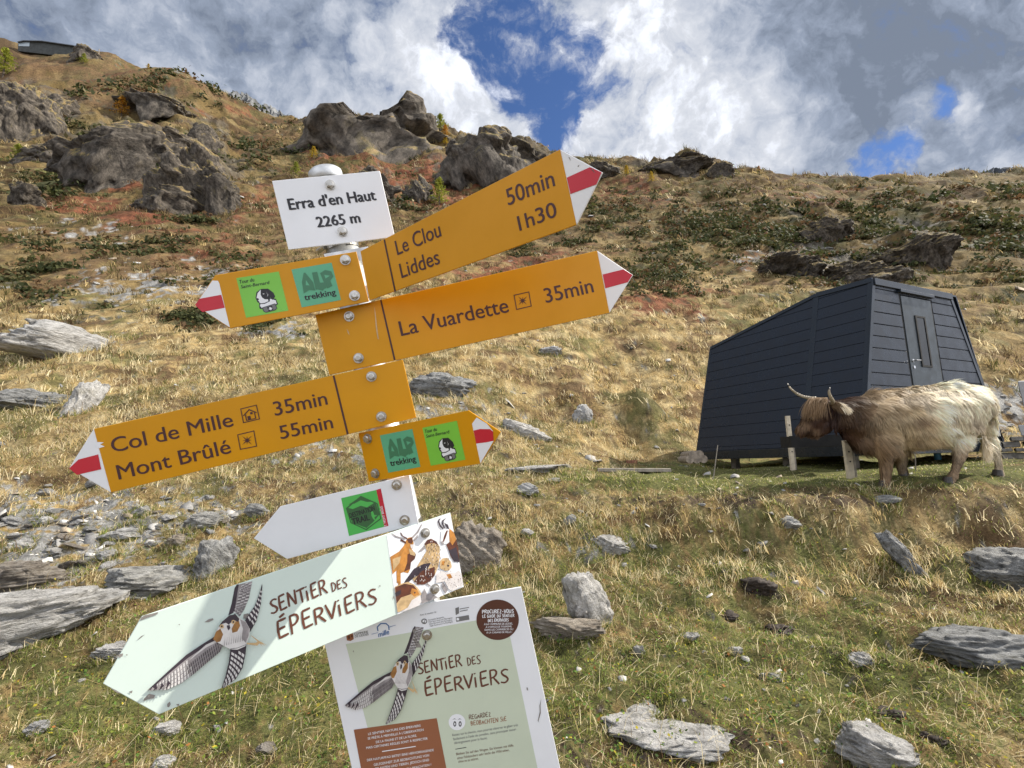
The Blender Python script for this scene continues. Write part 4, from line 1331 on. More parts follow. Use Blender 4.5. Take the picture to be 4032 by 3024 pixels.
HY = 8.3
FLt = PY(*zH(1258, 104), HY)
FLb = on_plane(zH(1207, 1136), FLt, hu)
FRt = on_plane(zH(1733, 166), FLt, hu)
FRb = on_plane(zH(2070, 1090), FLt, hu)
zb = (FLb[2] + FRb[2]) / 2
zt = (FLt[2] + FRt[2]) / 2
FLb = FLt + (FLb - FLt) * ((zb - FLt[2]) / (FLb[2] - FLt[2]))
FRb = FRt + (FRb - FRt) * ((zb - FRt[2]) / (FRb[2] - FRt[2]))
FRt = FRt + (FRb - FRt) * ((zt - FRt[2]) / (FRb[2] - FRt[2]))
FLt = FLt + (FLb - FLt) * ((zt - FLt[2]) / (FLb[2] - FLt[2]))
side_n = np.cross(hu, FLb - FLt)
side_n /= np.linalg.norm(side_n)
if side_n @ (CAM - FLt) < 0:
    side_n = -side_n
BRK = on_plane(zH(905, 182), FLt, side_n)
REt = on_plane(zH(240, 516), FLt, side_n)
REb = on_plane(zH(160, 1128), FLt, side_n)
REb = REb + hz * 0
LEN = (REb - FLb) @ hu
print('HUT', FLb, FLt, LEN, zt - zb, (FRb - FLb) @ hw, (FRt - FLt) @ hw)
REb = FLb + hu * LEN


def mirror(p):
    """other side of the shelter"""
    fl, fr = FLb @ hw, FRb @ hw
    c = (fl + fr) / 2
    return p + hw * 2 * (c - p @ hw)


hut = empty('shelter', tuple(FLb), 'dark anthracite metal clad cabin with sloping walls on stilts behind the cow', 'cabin')


def clip_poly(poly, z0, z1):
    def half(pl, z, keep_above):
        out = []
        for i in range(len(pl)):
            a, b = pl[i], pl[(i + 1) % len(pl)]
            ina, inb = (a[2] >= z) == keep_above, (b[2] >= z) == keep_above
            if ina:
                out.append(a)
            if ina != inb:
                t_ = (z - a[2]) / (b[2] - a[2])
                out.append(a + (b - a) * t_)
        return out
    p = half(poly, z0, True)
    return half(p, z1, False) if len(p) > 2 else p


def boards(name, poly, n, zs, gap=.006, th=.012):
    """horizontal cladding boards over a planar wall, each tilted a little like the real profile"""
    bm = bmesh.new()
    prism(bm, [p - n * .02 for p in poly], n * .019)
    for z0, z1 in zip(zs[:-1], zs[1:]):
        gap = .006 if name == 'front_wall' else .004
        pl = clip_poly(poly, z0 + gap / 2, z1 - gap / 2)
        if len(pl) < 3 or max(p[2] for p in pl) - min(p[2] for p in pl) < .015:
            continue
        lo, hi = min(p[2] for p in pl), max(p[2] for p in pl)
        k = len(pl)
        fr = []
        for p in pl:
            f_ = (p[2] - z0) / (z1 - z0)
            fr.append(p + n * (th + .004 * (1 - f_)) - hz * ((.011 if name == 'front_wall' else .002) * (f_ > .97)))      # chamfered upper edge
        a = [bm.verts.new(Vector(p)) for p in pl]
        b = [bm.verts.new(Vector(p)) for p in fr]
        bm.faces.new(b)
        for i in range(k):
            bm.faces.new((a[i], a[(i + 1) % k], b[(i + 1) % k], b[i]))
    return bm_obj(name, bm, M['clad'], hut)


def strip(name, a, b, wdt, n, th=.022, mat='clad_trim', lift=.0):
    """flat trim along an edge a-b, width measured in the wall plane"""
    e = (b - a) / np.linalg.norm(b - a)
    s_ = np.cross(n, e)
    bm = bmesh.new()
    prism(bm, [a - s_ * wdt / 2 + n * lift, b - s_ * wdt / 2 + n * lift, b + s_ * wdt / 2 + n * lift, a + s_ * wdt / 2 + n * lift], n * th)
    return bm_obj(name, bm, M[mat], hut, bevel=.002)


fn = -hu
bh_ = (zt - zb) / 13.2
side = [FLb, FLt, BRK, REt, REb]
# side boards: two fields either side of the upright joint
BRKb = FLb + hu * ((BRK - FLb) @ hu)
BRKb = BRKb + 0
zs1 = [zb + bh_ * k for k in range(16)]
zs2 = [zb + bh_ * (k + .35) - bh_ for k in range(17)]
boards('side_wall', [FLb, FLt, BRK, BRKb], side_n, zs1)
boards('side_wall', [BRKb, BRK, REt, REb], side_n, zs2)
sn2 = side_n - hw * 2 * (side_n @ hw)
boards('side_wall', [mirror(p) for p in (FLb, FLt, BRK, REt, REb)], sn2, zs2)
bm = bmesh.new()
prism(bm, [REb, REt, mirror(REt), mirror(REb)], hu * .02)
bm_obj('rear_wall', bm, M['clad'], hut)
bm = bmesh.new()
for a, b in ((FLt, BRK), (BRK, REt)):
    up_ = hz * .03
    prism(bm, [a, b, mirror(b), mirror(a)], up_)
bm_obj('roof', bm, M['clad_trim'], hut)

# front: boards left and right of the door
dL0, dL1 = on_plane(zH(1424, 196), FLt, hu), on_plane(zH(1513, 760), FLt, hu)
dR0, dR1 = on_plane(zH(1614, 206), FLt, hu), on_plane(zH(1696, 760), FLt, hu)


def ext(p0, p1, z):
    return p0 + (p1 - p0) * ((z - p0[2]) / (p1[2] - p0[2]))


def fit_vert(p0, p1):                # door sides: straight lines cut at floor and head height
    return ext(p0, p1, zb + .06), p0


dLx = (ext(dL0, dL1, zb + 1.0) @ hw + ext(dL0, dL1, zb + 2.0) @ hw) / 2
dRx = (ext(dR0, dR1, zb + 1.0) @ hw + ext(dR0, dR1, zb + 2.0) @ hw) / 2
o_w = FLb @ hw
zd = (dL0[2] + dR0[2]) / 2


def FP(wx, z, lift=0.0):
    """point on the front plane"""
    return FLb + hw * (wx - o_w) + hz * (z - zb) + fn * lift


def left_w(z):
    return FLb @ hw + (FLt - FLb) @ hw * (z - zb) / (zt - zb)


def right_w(z):
    return FRb @ hw + (FRt - FRb) @ hw * (z - zb) / (zt - zb)


zsf = [zb + bh_ * (k - .45) for k in range(18)]
dLx0, dLx1 = ext(dL0, dL1, zb) @ hw, dL0 @ hw
dRx0, dRx1 = ext(dR0, dR1, zb) @ hw, dR0 @ hw
dLw = lambda z: dLx
dRw = lambda z: dRx
boards('front_wall', [FP(left_w(zb), zb), FP(left_w(zt), zt), FP(dLx - .05, zt), FP(dLx - .05, zb)], fn, zsf)
boards('front_wall', [FP(dRx + .05, zb), FP(dRx + .05, zt), FP(right_w(zt), zt), FP(right_w(zb), zb)], fn, [z - bh_ * .3 for z in zsf] + [zsf[-1] + bh_])
bm = bmesh.new()
prism(bm, [FP(dLx - .05, zd + .02), FP(dLx - .05, zt), FP(dRx + .05, zt), FP(dRx + .05, zd + .02)], fn * .012)
bm_obj('front_wall', bm, M['clad'], hut)
strip('corner_trim', FLb + fn * .0, FLt, .075, fn, .024)
strip('corner_trim', FLb + hu * .035, FLt + hu * .035, .07, side_n, .024)
strip('corner_trim', FRb, FRt, .075, fn, .024)
strip('joint_trim', BRKb, BRK, .10, side_n, .022)
strip('roof_trim', FLt, BRK, .09, side_n, .03, lift=.002)
strip('roof_trim', BRK, REt, .07, side_n, .028, lift=.002)
strip('roof_trim', FP(left_w(zt) - .02, zt - .03), FP(right_w(zt) + .02, zt - .03), .11, fn, .045, lift=.003)
strip('rear_trim', REb, REt, .05, side_n, .02)
door = bpy.data.objects.new('door', None)
C.objects.link(door)
door.parent = hut
door.location = tuple(FP(dLx, zb + .04) - FLb)
bm = bmesh.new()
box(bm, FP(dLx, zb + .05, -.01), hw * (dRx - dLx), hz * (zd - zb - .05), fn * .03)
bm_obj('leaf', bm, M['door'], door, bevel=.003)
for x0, x1 in ((dLx - .045, dLx - .006), (dRx + .006, dRx + .045)):
    bm = bmesh.new()
    box(bm, FP(x0, zb + .04, -.006), hw * (x1 - x0), hz * (zd - zb), fn * .016)
    bm_obj('frame', bm, M['gap'], door)
bm = bmesh.new()
box(bm, FP(dLx - .07, zd + .045, .002), hw * (dRx - dLx + .12), hz * .055, fn * .07)
bm_obj('lintel', bm, M['clad_trim'], door, bevel=.004)
dw = dRx - dLx
bm = bmesh.new()
zw0, zw1 = zd - (zd - zb) * .475, zd - (zd - zb) * .14
box(bm, FP(dLx + dw * .40, zw0, .0215), hw * (dw * .26), hz * (zw1 - zw0), fn * .004)
bm_obj('window', bm, M['glass'], door)
for (xa, xb, za, zc_) in ((.36, .40, zw0 - .03, zw1 + .03), (.66, .70, zw0 - .03, zw1 + .03), (.40, .66, zw0 - .03, zw0), (.40, .66, zw1, zw1 + .03)):
    bm = bmesh.new()
    box(bm, FP(dLx + dw * xa, za, .0205), hw * (dw * (xb - xa)), hz * (zc_ - za), fn * .014)
    bm_obj('window_frame', bm, M['gap'], door)
zh_ = zd - (zd - zb) * .45
hx = dLx + dw * .10
bm = bmesh.new()
tube(bm, FP(hx, zh_, .02), FP(hx, zh_, .026), .028, seg=20)
tube(bm, FP(hx, zh_, .026), FP(hx, zh_, .075), .011, seg=12)
tube(bm, FP(hx - .008, zh_, .07), FP(hx + .13, zh_ + .004, .07), .011, .009, seg=12)
bm_obj('handle', bm, M['chrome'], door, smooth=False)
bm = bmesh.new()
tube(bm, FP(hx, zh_ - .11, .02), FP(hx, zh_ - .11, .03), .026, seg=20)
bm_obj('lock', bm, M['chrome'], door, smooth=False)
# floor frame, skirt beams and stilts
bm = bmesh.new()
o = FLb - hz * .2 - hu * -.02
box(bm, FLb - hz * .17 + fn * .03 - hw * .03, hu * (LEN + .75), hw * .09, hz * .165)
bm_obj('floor_beam', bm, M['clad_trim'], hut, bevel=.004)
bm = bmesh.new()
box(bm, FLb - hz * .17 + fn * .03 + hw * .07, hw * ((FRb - FLb) @ hw - .08), hu * .08, hz * .165)
bm_obj('floor_beam', bm, M['clad_trim'], hut, bevel=.004)
bm = bmesh.new()
box(bm, FRb - hz * .17 - hw * .05, hu * LEN, hw * .08, hz * .165)
bm_obj('floor_beam', bm, M['clad_trim'], hut, bevel=.004)
bm = bmesh.new()
prism(bm, [FLb - hz * .03 + hw * .06 + hu * .06, FRb - hz * .03 + hu * .06 - hw * .06, mirror(REb) - hz * .03, REb - hz * .03 + hw * .06], hz * .02)
bm_obj('floor', bm, M['timber_grey'], hut)
for fu in (.15, .5, .85):
    for sidew in (.12, .88):
        p = FLb + hu * LEN * fu + hw * ((FRb - FLb) @ hw) * sidew
        gz = ground1(p[0], p[1])
        bm = bmesh.new()
        box(bm, np.array([p[0], p[1], gz - .2]) - hw * .06 - hu * .06, hw * .12, hu * .12, hz * (zb - .035 - gz + .2))
        bm_obj('stilt', bm, M['timber_grey'], hut)


# --- two pale timber stakes with bolt holes, in front of the shelter
def gp_px(x, y):                      # ground point below a photo pixel
    return hit(x / 1.82278, y / 1.82278)


zC = lambda x, y: (3050 + x * .44394, 1450 + y * .44394)
for (tx, ty), (bx, by), wpx, lab, holes in (((122, 422), (172, 908), 36, 'taller pale timber stake with bolt holes before the cabin, left of the other', (.17, .47, .66)),
                                            ((645, 640), (690, 978), 62, 'shorter and wider pale timber stake below the neck of the cow', (.3, .56))):
    b0 = gp_px(*zC(bx, by))
    Yb = b0[1]
    tp = PY(*zC(tx, ty), Yb + .02)
    root = empty('timber_stake', tuple(b0), lab, 'stake', 'pale timber stakes')
    wd = wpx * .44394 / 2050 * Yb
    up_ = tp - b0
    bm = bmesh.new()
    sx = np.array([1, .12, 0]) * wd
    box(bm, b0 - sx / 2 - up_ * .12, sx, np.array([-.1, 1, 0]) * .05, up_ * 1.12)
    bm_obj('board', bm, M['timber'], root, bevel=.003)
    bm = bmesh.new()
    box(bm, b0 + sx * .52 - up_ * .12, sx * .32, np.array([-.1, 1, 0]) * .04, up_ * (.56 if len(holes) == 3 else .98))
    bm_obj('backing_board', bm, M['timber_grey'], root, bevel=.003)
    for h_ in holes:
        c = b0 + up_ * (1 - h_)
        bm = bmesh.new()
        tube(bm, c + np.array([0, -.004, 0]), c + np.array([0, .0005, 0]), .011, seg=12)
        bm_obj('bolt_hole', bm, M['gap'], root)
# trough-like dark box fixed between the stakes
c0, c1 = PY(*zC(140, 600), 7.35), PY(*zC(600, 690), 7.45)
root = empty('feed_trough', tuple(PY(*zC(370, 700), 7.4)), 'black feed trough hung between the timber stakes below the cow muzzle', 'trough')
bm = bmesh.new()
ex_ = np.array([c1[0] - c0[0], .08, 0])
hgt = c0[2] - c1[2]
box(bm, np.array([c0[0], c0[1], c1[2]]), ex_, np.array([0, .04, 0]), hz * hgt)
box(bm, np.array([c0[0], c0[1] + .25, c1[2]]), ex_, np.array([0, .04, 0]), hz * hgt)
box(bm, np.array([c0[0], c0[1] + .042, c1[2]]), ex_, np.array([0, .206, 0]), hz * .03)
bm_obj('basin', bm, M['gap'], root)
for f_ in (0.0, .99):
    bm = bmesh.new()
    box(bm, np.array([c0[0], c0[1] + .043, c1[2] + .032]) + ex_ * f_, ex_ * .012, np.array([0, .204, 0]), hz * (hgt - .04))
    bm_obj('end_panel', bm, M['gap'], root)

# --- small things round the shelter
for i, (x, y) in enumerate(((108, 1215), (150, 1215), (192, 1212), (125, 1185), (168, 1183))):
    p = gp_px(*zH(x, 1238))
    Yp = 8.2
    c = PY(*zH(x, y), Yp)
    r0 = 25 * .62477 / 2050 * Yp
    bm = bmesh.new()
    tube(bm, c, c + np.array([.15, .9, 0]), r0, r0 * .95, seg=14)
    tag(bm_obj('log', bm, M['log'], None), ('grey log in the bottom row of the small pile under the cabin end', 'grey log on top of the small pile under the cabin end')[i > 2], 'log', 'pile of logs')
for (x0, x1, y), lab in (((1291, 1450, 1016), 'long grey plank lying in the grass left of the cabin'), ):
    a, b = hit(x0, y + 3), hit(x1, y + 3)
    b = PY(x1 * 1.82278, (y + 3) * 1.82278, a[1] + .1)
    b = np.array([b[0], b[1], ground1(b[0], b[1])])
    bm = bmesh.new()
    prism(bm, [a + hz * .0, b + hz * .02, b + hz * .02 + np.array([.05, .22, .0]), a + np.array([.05, .22, 0])], hz * .05)
    tag(bm_obj('plank', bm, M['timber_grey'], None, bevel=.004), lab, 'plank')
p = hit(1366, 1001)
bm = bmesh.new()
box(bm, p - np.array([.09, 0, .01]), (.2, .03, 0), (-.02, .1, 0), (0, 0, .075))
M['brick'] = principled('red_brick', (.28, .12, .07), .8, var=.2, scale=20, bump=.2)
tag(bm_obj('brick', bm, M['brick'], None, bevel=.006), 'reddish brick lying in the grass beyond the long plank', 'brick')
# rods under the shelter, a thin stake in front of it
for x, yt, yb, lab in ((268, 1125, 1345, 'thin leaning dry cane standing before the left end of the cabin'), (480, 1172, 1226, 'thin rusty rod under the middle of the cabin side'), (1160, 1150, 1215, 'thin rusty rod behind the shorter timber stake'), (1526, 1150, 1285, 'thin grey rod between the front and hind legs of the cow')):
    p = gp_px(*zH(x - (20 if yb > 1300 else 0), yb))
    q = PY(*zH(x + (14 if yb > 1300 else 0), yt), p[1])
    bm = bmesh.new()
    tube(bm, p - hz * .05, q, .008, .006, seg=8)
    tag(bm_obj('rod', bm, M['rust'] if yb < 1280 else M['timber_grey'], None), lab, 'rod')
p = gp_px(*zH(1668, 1215))
p2 = PY(*zH(1662, 1150), p[1])
bm = bmesh.new()
tube(bm, p - hz * .1, p2, .055, .055, seg=16)
tag(bm_obj('blue_pipe', bm, M['bluepipe'], None), 'short blue plastic pipe standing under the cabin behind the cow belly', 'pipe')
# meter box by the right corner of the shelter, concrete block and dry stone wall at the picture edge
a, b = PY(*zC(1965, 500), 8.6), PY(*zC(2022, 605), 8.6)
bm = bmesh.new()
box(bm, np.array([a[0], a[1], b[2]]), (b[0] - a[0], .03, 0), (.16, .18, 0), (0, 0, a[2] - b[2]))
mb = bm_obj('meter_box', bm, M['concrete'], None, bevel=.012)
tag(mb, 'small grey box on a post by the right corner of the cabin', 'meter box')
bm = bmesh.new()
gz = ground1(b[0] - .1, 8.7)
box(bm, (b[0] - .2, 8.68, gz - .1), (.08, 0, 0), (0, .08, 0), (0, 0, b[2] - gz + .1))
bm_obj('post', bm, M['timber_grey'], mb)
a, b = PY(*zC(2150, 112), 9.3), PY(*zC(2150, 505), 9.3)
bm = bmesh.new()
prism(bm, [(a[0], 9.3, a[2]), (a[0] + 2.2, 9.5, a[2] + .1), (a[0] + 2.2, 9.5, b[2] + .02), (a[0] + .06, 9.3, b[2] + .02)], (1.0, .9, 0))
bl = bm_obj('concrete_basin', bm, M['concrete'], None, bevel=.02)
tag(bl, 'pale concrete basin standing on the dry stone wall at the right edge', 'basin')
bm = bmesh.new()
prism(bm, [(b[0] - .09, 9.2, b[2]), (b[0] + 2.4, 9.42, b[2] + .02), (b[0] + 2.4, 9.42, b[2] - .2), (b[0] - .05, 9.2, b[2] - .2)], (1.0, 1.0, 0))
bm_obj('ledge', bm, M['concrete'], bl, bevel=.02)
bm = bmesh.new()
rw = random.Random(8)
zz = b[2] - .2
row = 0
while zz > ground1(b[0], 9.2) - .25:
    hh_ = rw.uniform(.07, .13)
    xx = b[0] - .32 - .05 * row + rw.uniform(-.06, .06)
    while xx < b[0] + 2.3:
        wl = rw.uniform(.18, .42)
        o_ = rw.uniform(-.04, .04)
        box(bm, (xx, 9.16 + o_, zz - hh_ + .008), (wl - .015, rw.uniform(-.03, .03), rw.uniform(-.012, .012)), (.25, .3, 0), (rw.uniform(-.01, .01), .01, hh_ - .012))
        xx += wl
    zz -= hh_
    row += 1
M['wall_stone'] = principled('wall_stone', (.16, .15, .135), .9, var=.3, scale=7, bump=.6, bscale=40)
tag(bm_obj('stone_wall', bm, M['wall_stone'], None, bevel=.012), 'low dark dry stone wall under the pale basin behind the cow', 'stone wall')
# ------------------------------------------------------------------ the highland cow
def fur_mat(name, rough=.55):
    m = bpy.data.materials.new(name)
    m.use_nodes = True
    t = NT(m.node_tree)
    at = t.n('ShaderNodeAttribute', attribute_name='tint').outputs['Color']
    p = t.n('ShaderNodeBsdfPrincipled', {'Base Color': at, 'Roughness': rough, 'Specular IOR Level': .25, 'Sheen Weight': 0.0})
    tr = t.n('ShaderNodeBsdfTranslucent', {'Color': at})
    mx = t.n('ShaderNodeMixShader', {0: .18, 1: p.outputs[0], 2: tr.outputs[0]})
    t.n('ShaderNodeOutputMaterial', {'Surface': mx.outputs[0]})
    return m


M['fur'] = fur_mat('cow_fur')
M['horn'] = principled('cow_horn', (.34, .28, .19), .35, var=.2, scale=9)
M['horn_tip'] = principled('cow_horn_tip', (.07, .06, .05), .35, var=.2, scale=9)
M['nose'] = principled('cow_nose', (.30, .17, .13), .4, var=.2, scale=20)
M['eye'] = principled('cow_eye', (.012, .008, .006), .1, var=.05)
M['hoof'] = principled('cow_hoof', (.035, .027, .019), .5, var=.2, scale=20)

YC = float(gp_px(*zC(1150, 972))[1])


def PC(x, y, dy=0.0):
    return PY(*zC(x, y), YC + dy)


PXM = .44394 / 2050 * YC              # metres per crop pixel
blobs_ = []


def cap(p0, r0, p1, r1, n=6, ky=.9, kz=1.0):
    """chain of ellipsoids; p = (crop x, crop y, sideways metres), r in crop px"""
    for k in range(n + 1):
        f = k / n
        c = PC(p0[0] * (1 - f) + p1[0] * f, p0[1] * (1 - f) + p1[1] * f, p0[2] * (1 - f) + p1[2] * f)
        r = (r0 * (1 - f) + r1 * f) * PXM * .95
        blobs_.append((c, r, r * ky, r * kz))


# trunk
cap((900, 470, 0), 225, (1150, 452, 0), 245, 4, .92)
cap((1150, 452, 0), 245, (1480, 425, 0), 262, 5, .98)
cap((1480, 425, 0), 258, (1660, 350, 0), 205, 4, .95)
cap((1660, 340, 0), 195, (1765, 330, 0), 158, 3, 1.0)
cap((820, 600, 0), 130, (960, 640, 0), 130, 3, .8)         # brisket
cap((1050, 250, 0), 70, (1560, 190, 0), 70, 6, .9)         # back line
cap((870, 285, 0), 85, (1060, 255, 0), 75, 3, .9)          # withers
cap((1560, 200, 0), 80, (1780, 240, 0), 85, 4, 1.1)        # hips
# neck
cap((860, 430, 0), 205, (640, 420, -.02), 150, 5, .75)
cap((640, 420, -.02), 148, (540, 410, -.04), 118, 3, .75)
cap((760, 600, 0), 110, (640, 540, -.02), 80, 3, .5)       # dewlap
# head
cap((500, 360, -.06), 92, (400, 380, -.08), 100, 3, .9)
cap((400, 380, -.08), 98, (330, 450, -.08), 84, 3, .85)
cap((330, 450, -.08), 82, (262, 535, -.08), 56, 4, .85)
cap((262, 535, -.08), 56, (240, 545, -.08), 52, 1, .95)
cap((470, 470, -.07), 90, (330, 560, -.08), 52, 4, .7)     # jaw


def foot(x, y_guess, dy):
    p = PC(x, y_guess, dy)
    return np.array([p[0], p[1], ground1(p[0], p[1])])


def ypx(p):                           # crop row of a world point
    X, Yp = scr_px(p[None])
    return (Yp[0] * 1.82278 - 1450) / .44394


legs = {}


def leg(name, pts, dy, fx):
    f = foot(fx, 950, dy)
    fy = ypx(f)
    last = pts[-1]
    off_ = fy - last[1]
    P = [(x, y + off_ * max(0, (y - pts[0][1])) / (last[1] - pts[0][1]), dy if i else dy * .7, r) for i, (x, y, r) in enumerate(pts)]
    for a, b in zip(P[:-1], P[1:]):
        cap((a[0], a[1], a[2]), a[3], (b[0], b[1], b[2]), b[3], 5, .85)
    legs[name] = (P[-1], f)


leg('a', [(960, 610, 120), (985, 730, 72), (985, 830, 50), (982, 915, 41), (975, 962, 50)], -.17, 972)
leg('b', [(1080, 640, 100), (1115, 790, 58), (1130, 880, 43), (1150, 955, 47)], .17, 1148)
leg('c', [(1690, 500, 120), (1660, 620, 74), (1650, 710, 58), (1612, 820, 40), (1568, 900, 38), (1540, 930, 48)], -.16, 1545)
leg('d', [(1800, 440, 125), (1850, 540, 86), (1905, 630, 58), (1958, 705, 44), (1988, 810, 36), (1990, 880, 38), (1985, 905, 48)], .13, 1985)
bm = bmesh.new()
for c, rx, ry, rz in blobs_:
    bmesh.ops.create_icosphere(bm, subdivisions=2, radius=1.0, matrix=Matrix.Translation(Vector(c)) @ Matrix.Diagonal((rx, ry, rz, 1)))
cow_root = empty('cow', (PC(1300, 950)[0], YC, ground1(PC(1300, 950)[0], YC)), 'shaggy long-horned cow, cream rump and brown head, walking past the dark cabin', 'cow')
me = bpy.data.meshes.new('body')
bm.to_mesh(me)
bm.free()
tmp = bpy.data.objects.new('body', me)
C.objects.link(tmp)
md = tmp.modifiers.new('r', 'REMESH')
md.mode = 'VOXEL'
md.voxel_size = .022
md2 = tmp.modifiers.new('s', 'SMOOTH')
md2.factor, md2.iterations = .6, 12
dg = bpy.context.evaluated_depsgraph_get()
me2 = bpy.data.meshes.new_from_object(tmp.evaluated_get(dg))
bpy.data.objects.remove(tmp)
co = np.empty(len(me2.vertices) * 3)
me2.vertices.foreach_get('co', co)
co = co.reshape(-1, 3)
nr = np.empty(len(me2.vertices) * 3)
me2.vertices.foreach_get('normal', nr)
nr = nr.reshape(-1, 3)


def crop_xy(p):
    X, Yp = scr_px(p)
    return (X * 1.82278 - 3050) / .44394, (Yp * 1.82278 - 1450) / .44394


COAT = dict(brown=np.array((.048, .021, .010)), mid=np.array((.21, .135, .072)), blond=np.array((.50, .39, .235)), cream=np.array((.80, .69, .50)), dirt=np.array((.20, .13, .075)))


def coat(p):
    x, y = crop_xy(p)
    n = fbm3(p * 4.0, 5, 3)
    c = lerp(COAT['brown'][None], COAT['mid'][None], sstep(580, 930, x + 60 * n))
    c = lerp(c, COAT['blond'][None], sstep(720, 1080, x - .25 * (y - 350) + 90 * n))
    c = lerp(c, COAT['cream'][None], sstep(1120, 1500, x - .3 * (y - 350) + 110 * n))
    c = lerp(c, COAT['mid'][None], .7 * sstep(560, 700, y + 30 * n) * (x < 1100) * (x > 600))
    c = lerp(c, COAT['mid'][None], .55 * sstep(-.1, .6, n) * (1 - sstep(1200, 1500, x)))
    c = lerp(c, COAT['dirt'][None], .85 * np.exp(-(((x - 1250) / 80) ** 2 + ((y - 430) / 45) ** 2)) + .6 * np.exp(-(((x - 1780) / 70) ** 2 + ((y - 480) / 50) ** 2)))
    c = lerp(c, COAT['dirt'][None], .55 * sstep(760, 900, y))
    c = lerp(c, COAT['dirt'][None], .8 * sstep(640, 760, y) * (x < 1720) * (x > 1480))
    fore = np.exp(-(((x - 350) / 75) ** 2 + ((y - 285) / 45) ** 2))
    return lerp(c, COAT['mid'][None] * 1.15, np.clip(fore * 1.1, 0, 1))


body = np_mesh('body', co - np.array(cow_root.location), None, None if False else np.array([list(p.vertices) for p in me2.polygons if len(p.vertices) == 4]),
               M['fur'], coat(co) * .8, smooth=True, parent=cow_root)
# hair: ribbons lying along the coat
tri = np.array([[p.vertices[0], p.vertices[1], p.vertices[2]] for p in me2.polygons] + [[p.vertices[0], p.vertices[2], p.vertices[3]] for p in me2.polygons if len(p.vertices) == 4])
A0, B0, C0 = co[tri[:, 0]], co[tri[:, 1]], co[tri[:, 2]]
ar = np.linalg.norm(np.cross(B0 - A0, C0 - A0), axis=1)
NH = 75000
idx = rng.choice(len(tri), NH, p=ar / ar.sum())
u, v = rng.random(NH), rng.random(NH)
fl = u + v > 1
u[fl], v[fl] = 1 - u[fl], 1 - v[fl]
hp = A0[idx] + (B0 - A0)[idx] * u[:, None] + (C0 - A0)[idx] * v[:, None]
hn = nr[tri[idx, 0]]
cx, cy = crop_xy(hp)


def ribbons(name, p, n, d, L, wd, col, droop, parent, lift=.25, seg=3):
    d = d - n * (d * n).sum(1)[:, None]
    d /= np.linalg.norm(d, axis=1)[:, None] + 1e-9
    side_ = np.cross(d, n)
    V = []
    pos_ = p.copy()
    dirn_ = d + n * lift
    dirn_ /= np.linalg.norm(dirn_, axis=1)[:, None]
    for k in range(seg + 1):
        ww = (wd * (1 - (k / seg) ** 1.6 * .85))[:, None]
        V.append(pos_ - side_ * ww / 2)
        V.append(pos_ + side_ * ww / 2)
        pos_ = pos_ + dirn_ * (L / seg)[:, None]
        dirn_ = dirn_ + np.array([0, 0, -1.0]) * droop[:, None] / seg - n * (lift * .45)
        dirn_ /= np.linalg.norm(dirn_, axis=1)[:, None]
    V = np.stack(V, 1).reshape(-1, 3)
    base = np.arange(len(p)) * 2 * (seg + 1)
    Q = np.concatenate([np.stack([base + 2 * k, base + 2 * k + 1, base + 2 * k + 3, base + 2 * k + 2], 1) for k in range(seg)])
    cc = np.repeat(col, 2 * (seg + 1), axis=0)
    return np_mesh(name, V - np.array(parent.location), None, Q, M['fur'], cc, smooth=True, parent=parent)


cl = fbm3(hp * 7.0, 41, 2)
cl2 = fbm3(hp * 7.0 + 50, 43, 2)
legz = (cy > 700)
dirs = np.stack([.55 + 1.3 * cl, .4 * cl2, -.85 + .7 * cl2], 1)
dirs[legz] = np.stack([.15 + .3 * cl[legz], .1 * cl2[legz], -1 + 0 * cl[legz]], 1)
headm = cx < 520
dirs[headm] = np.stack([-.35 + .3 * cl[headm], .1 * cl2[headm], -1 + 0 * cl[headm]], 1)
Ln = np.where(headm, .05, .105) * (.7 + .8 * rng.random(NH)) * (1 + .45 * cl)
Ln = np.where((cy > 600) & (cy < 780) & (cx > 620) & (cx < 1650), Ln * 1.35, Ln)
Ln = np.where(legz, Ln * .5, Ln)
Ln = np.where((cx > 1480) & (cy > 520), Ln * .55, Ln)
hc = coat(hp) * (1 + .30 * np.clip(cl * 1.6, -1, 1) + .6 * (rng.random(NH) - .5))[:, None]
ribbons('coat', hp, hn, dirs, Ln, np.full(NH, .009) * (.6 + .8 * rng.random(NH)), np.clip(hc, .01, .8), .35 + .4 * rng.random(NH), cow_root, lift=.42)
# forelock over the face and ear tassels
NF = 1500
fx, fy = rng.uniform(320, 470, NF), rng.uniform(258, 300, NF)
fp = np.array([PC(a, b, -.08 + d) for a, b, d in zip(fx, fy, rng.uniform(-.13, .1, NF))])
fnn = np.tile(np.array([[-.45, -.7, .5]]), (NF, 1)) + rng.normal(0, .15, (NF, 3))
fnn /= np.linalg.norm(fnn, axis=1)[:, None]
fd = np.stack([-.75 + .25 * rng.normal(size=NF), -.25 + .15 * rng.normal(size=NF), -.7 + 0 * fx], 1)
fc = np.tile(COAT['mid'][None] * 1.0, (NF, 1)) * (.7 + .6 * rng.random((NF, 1)))
ribbons('forelock', fp, fnn, fd, rng.uniform(.16, .30, NF), np.full(NF, .009), fc, np.full(NF, 1.5), cow_root, lift=.35, seg=4)


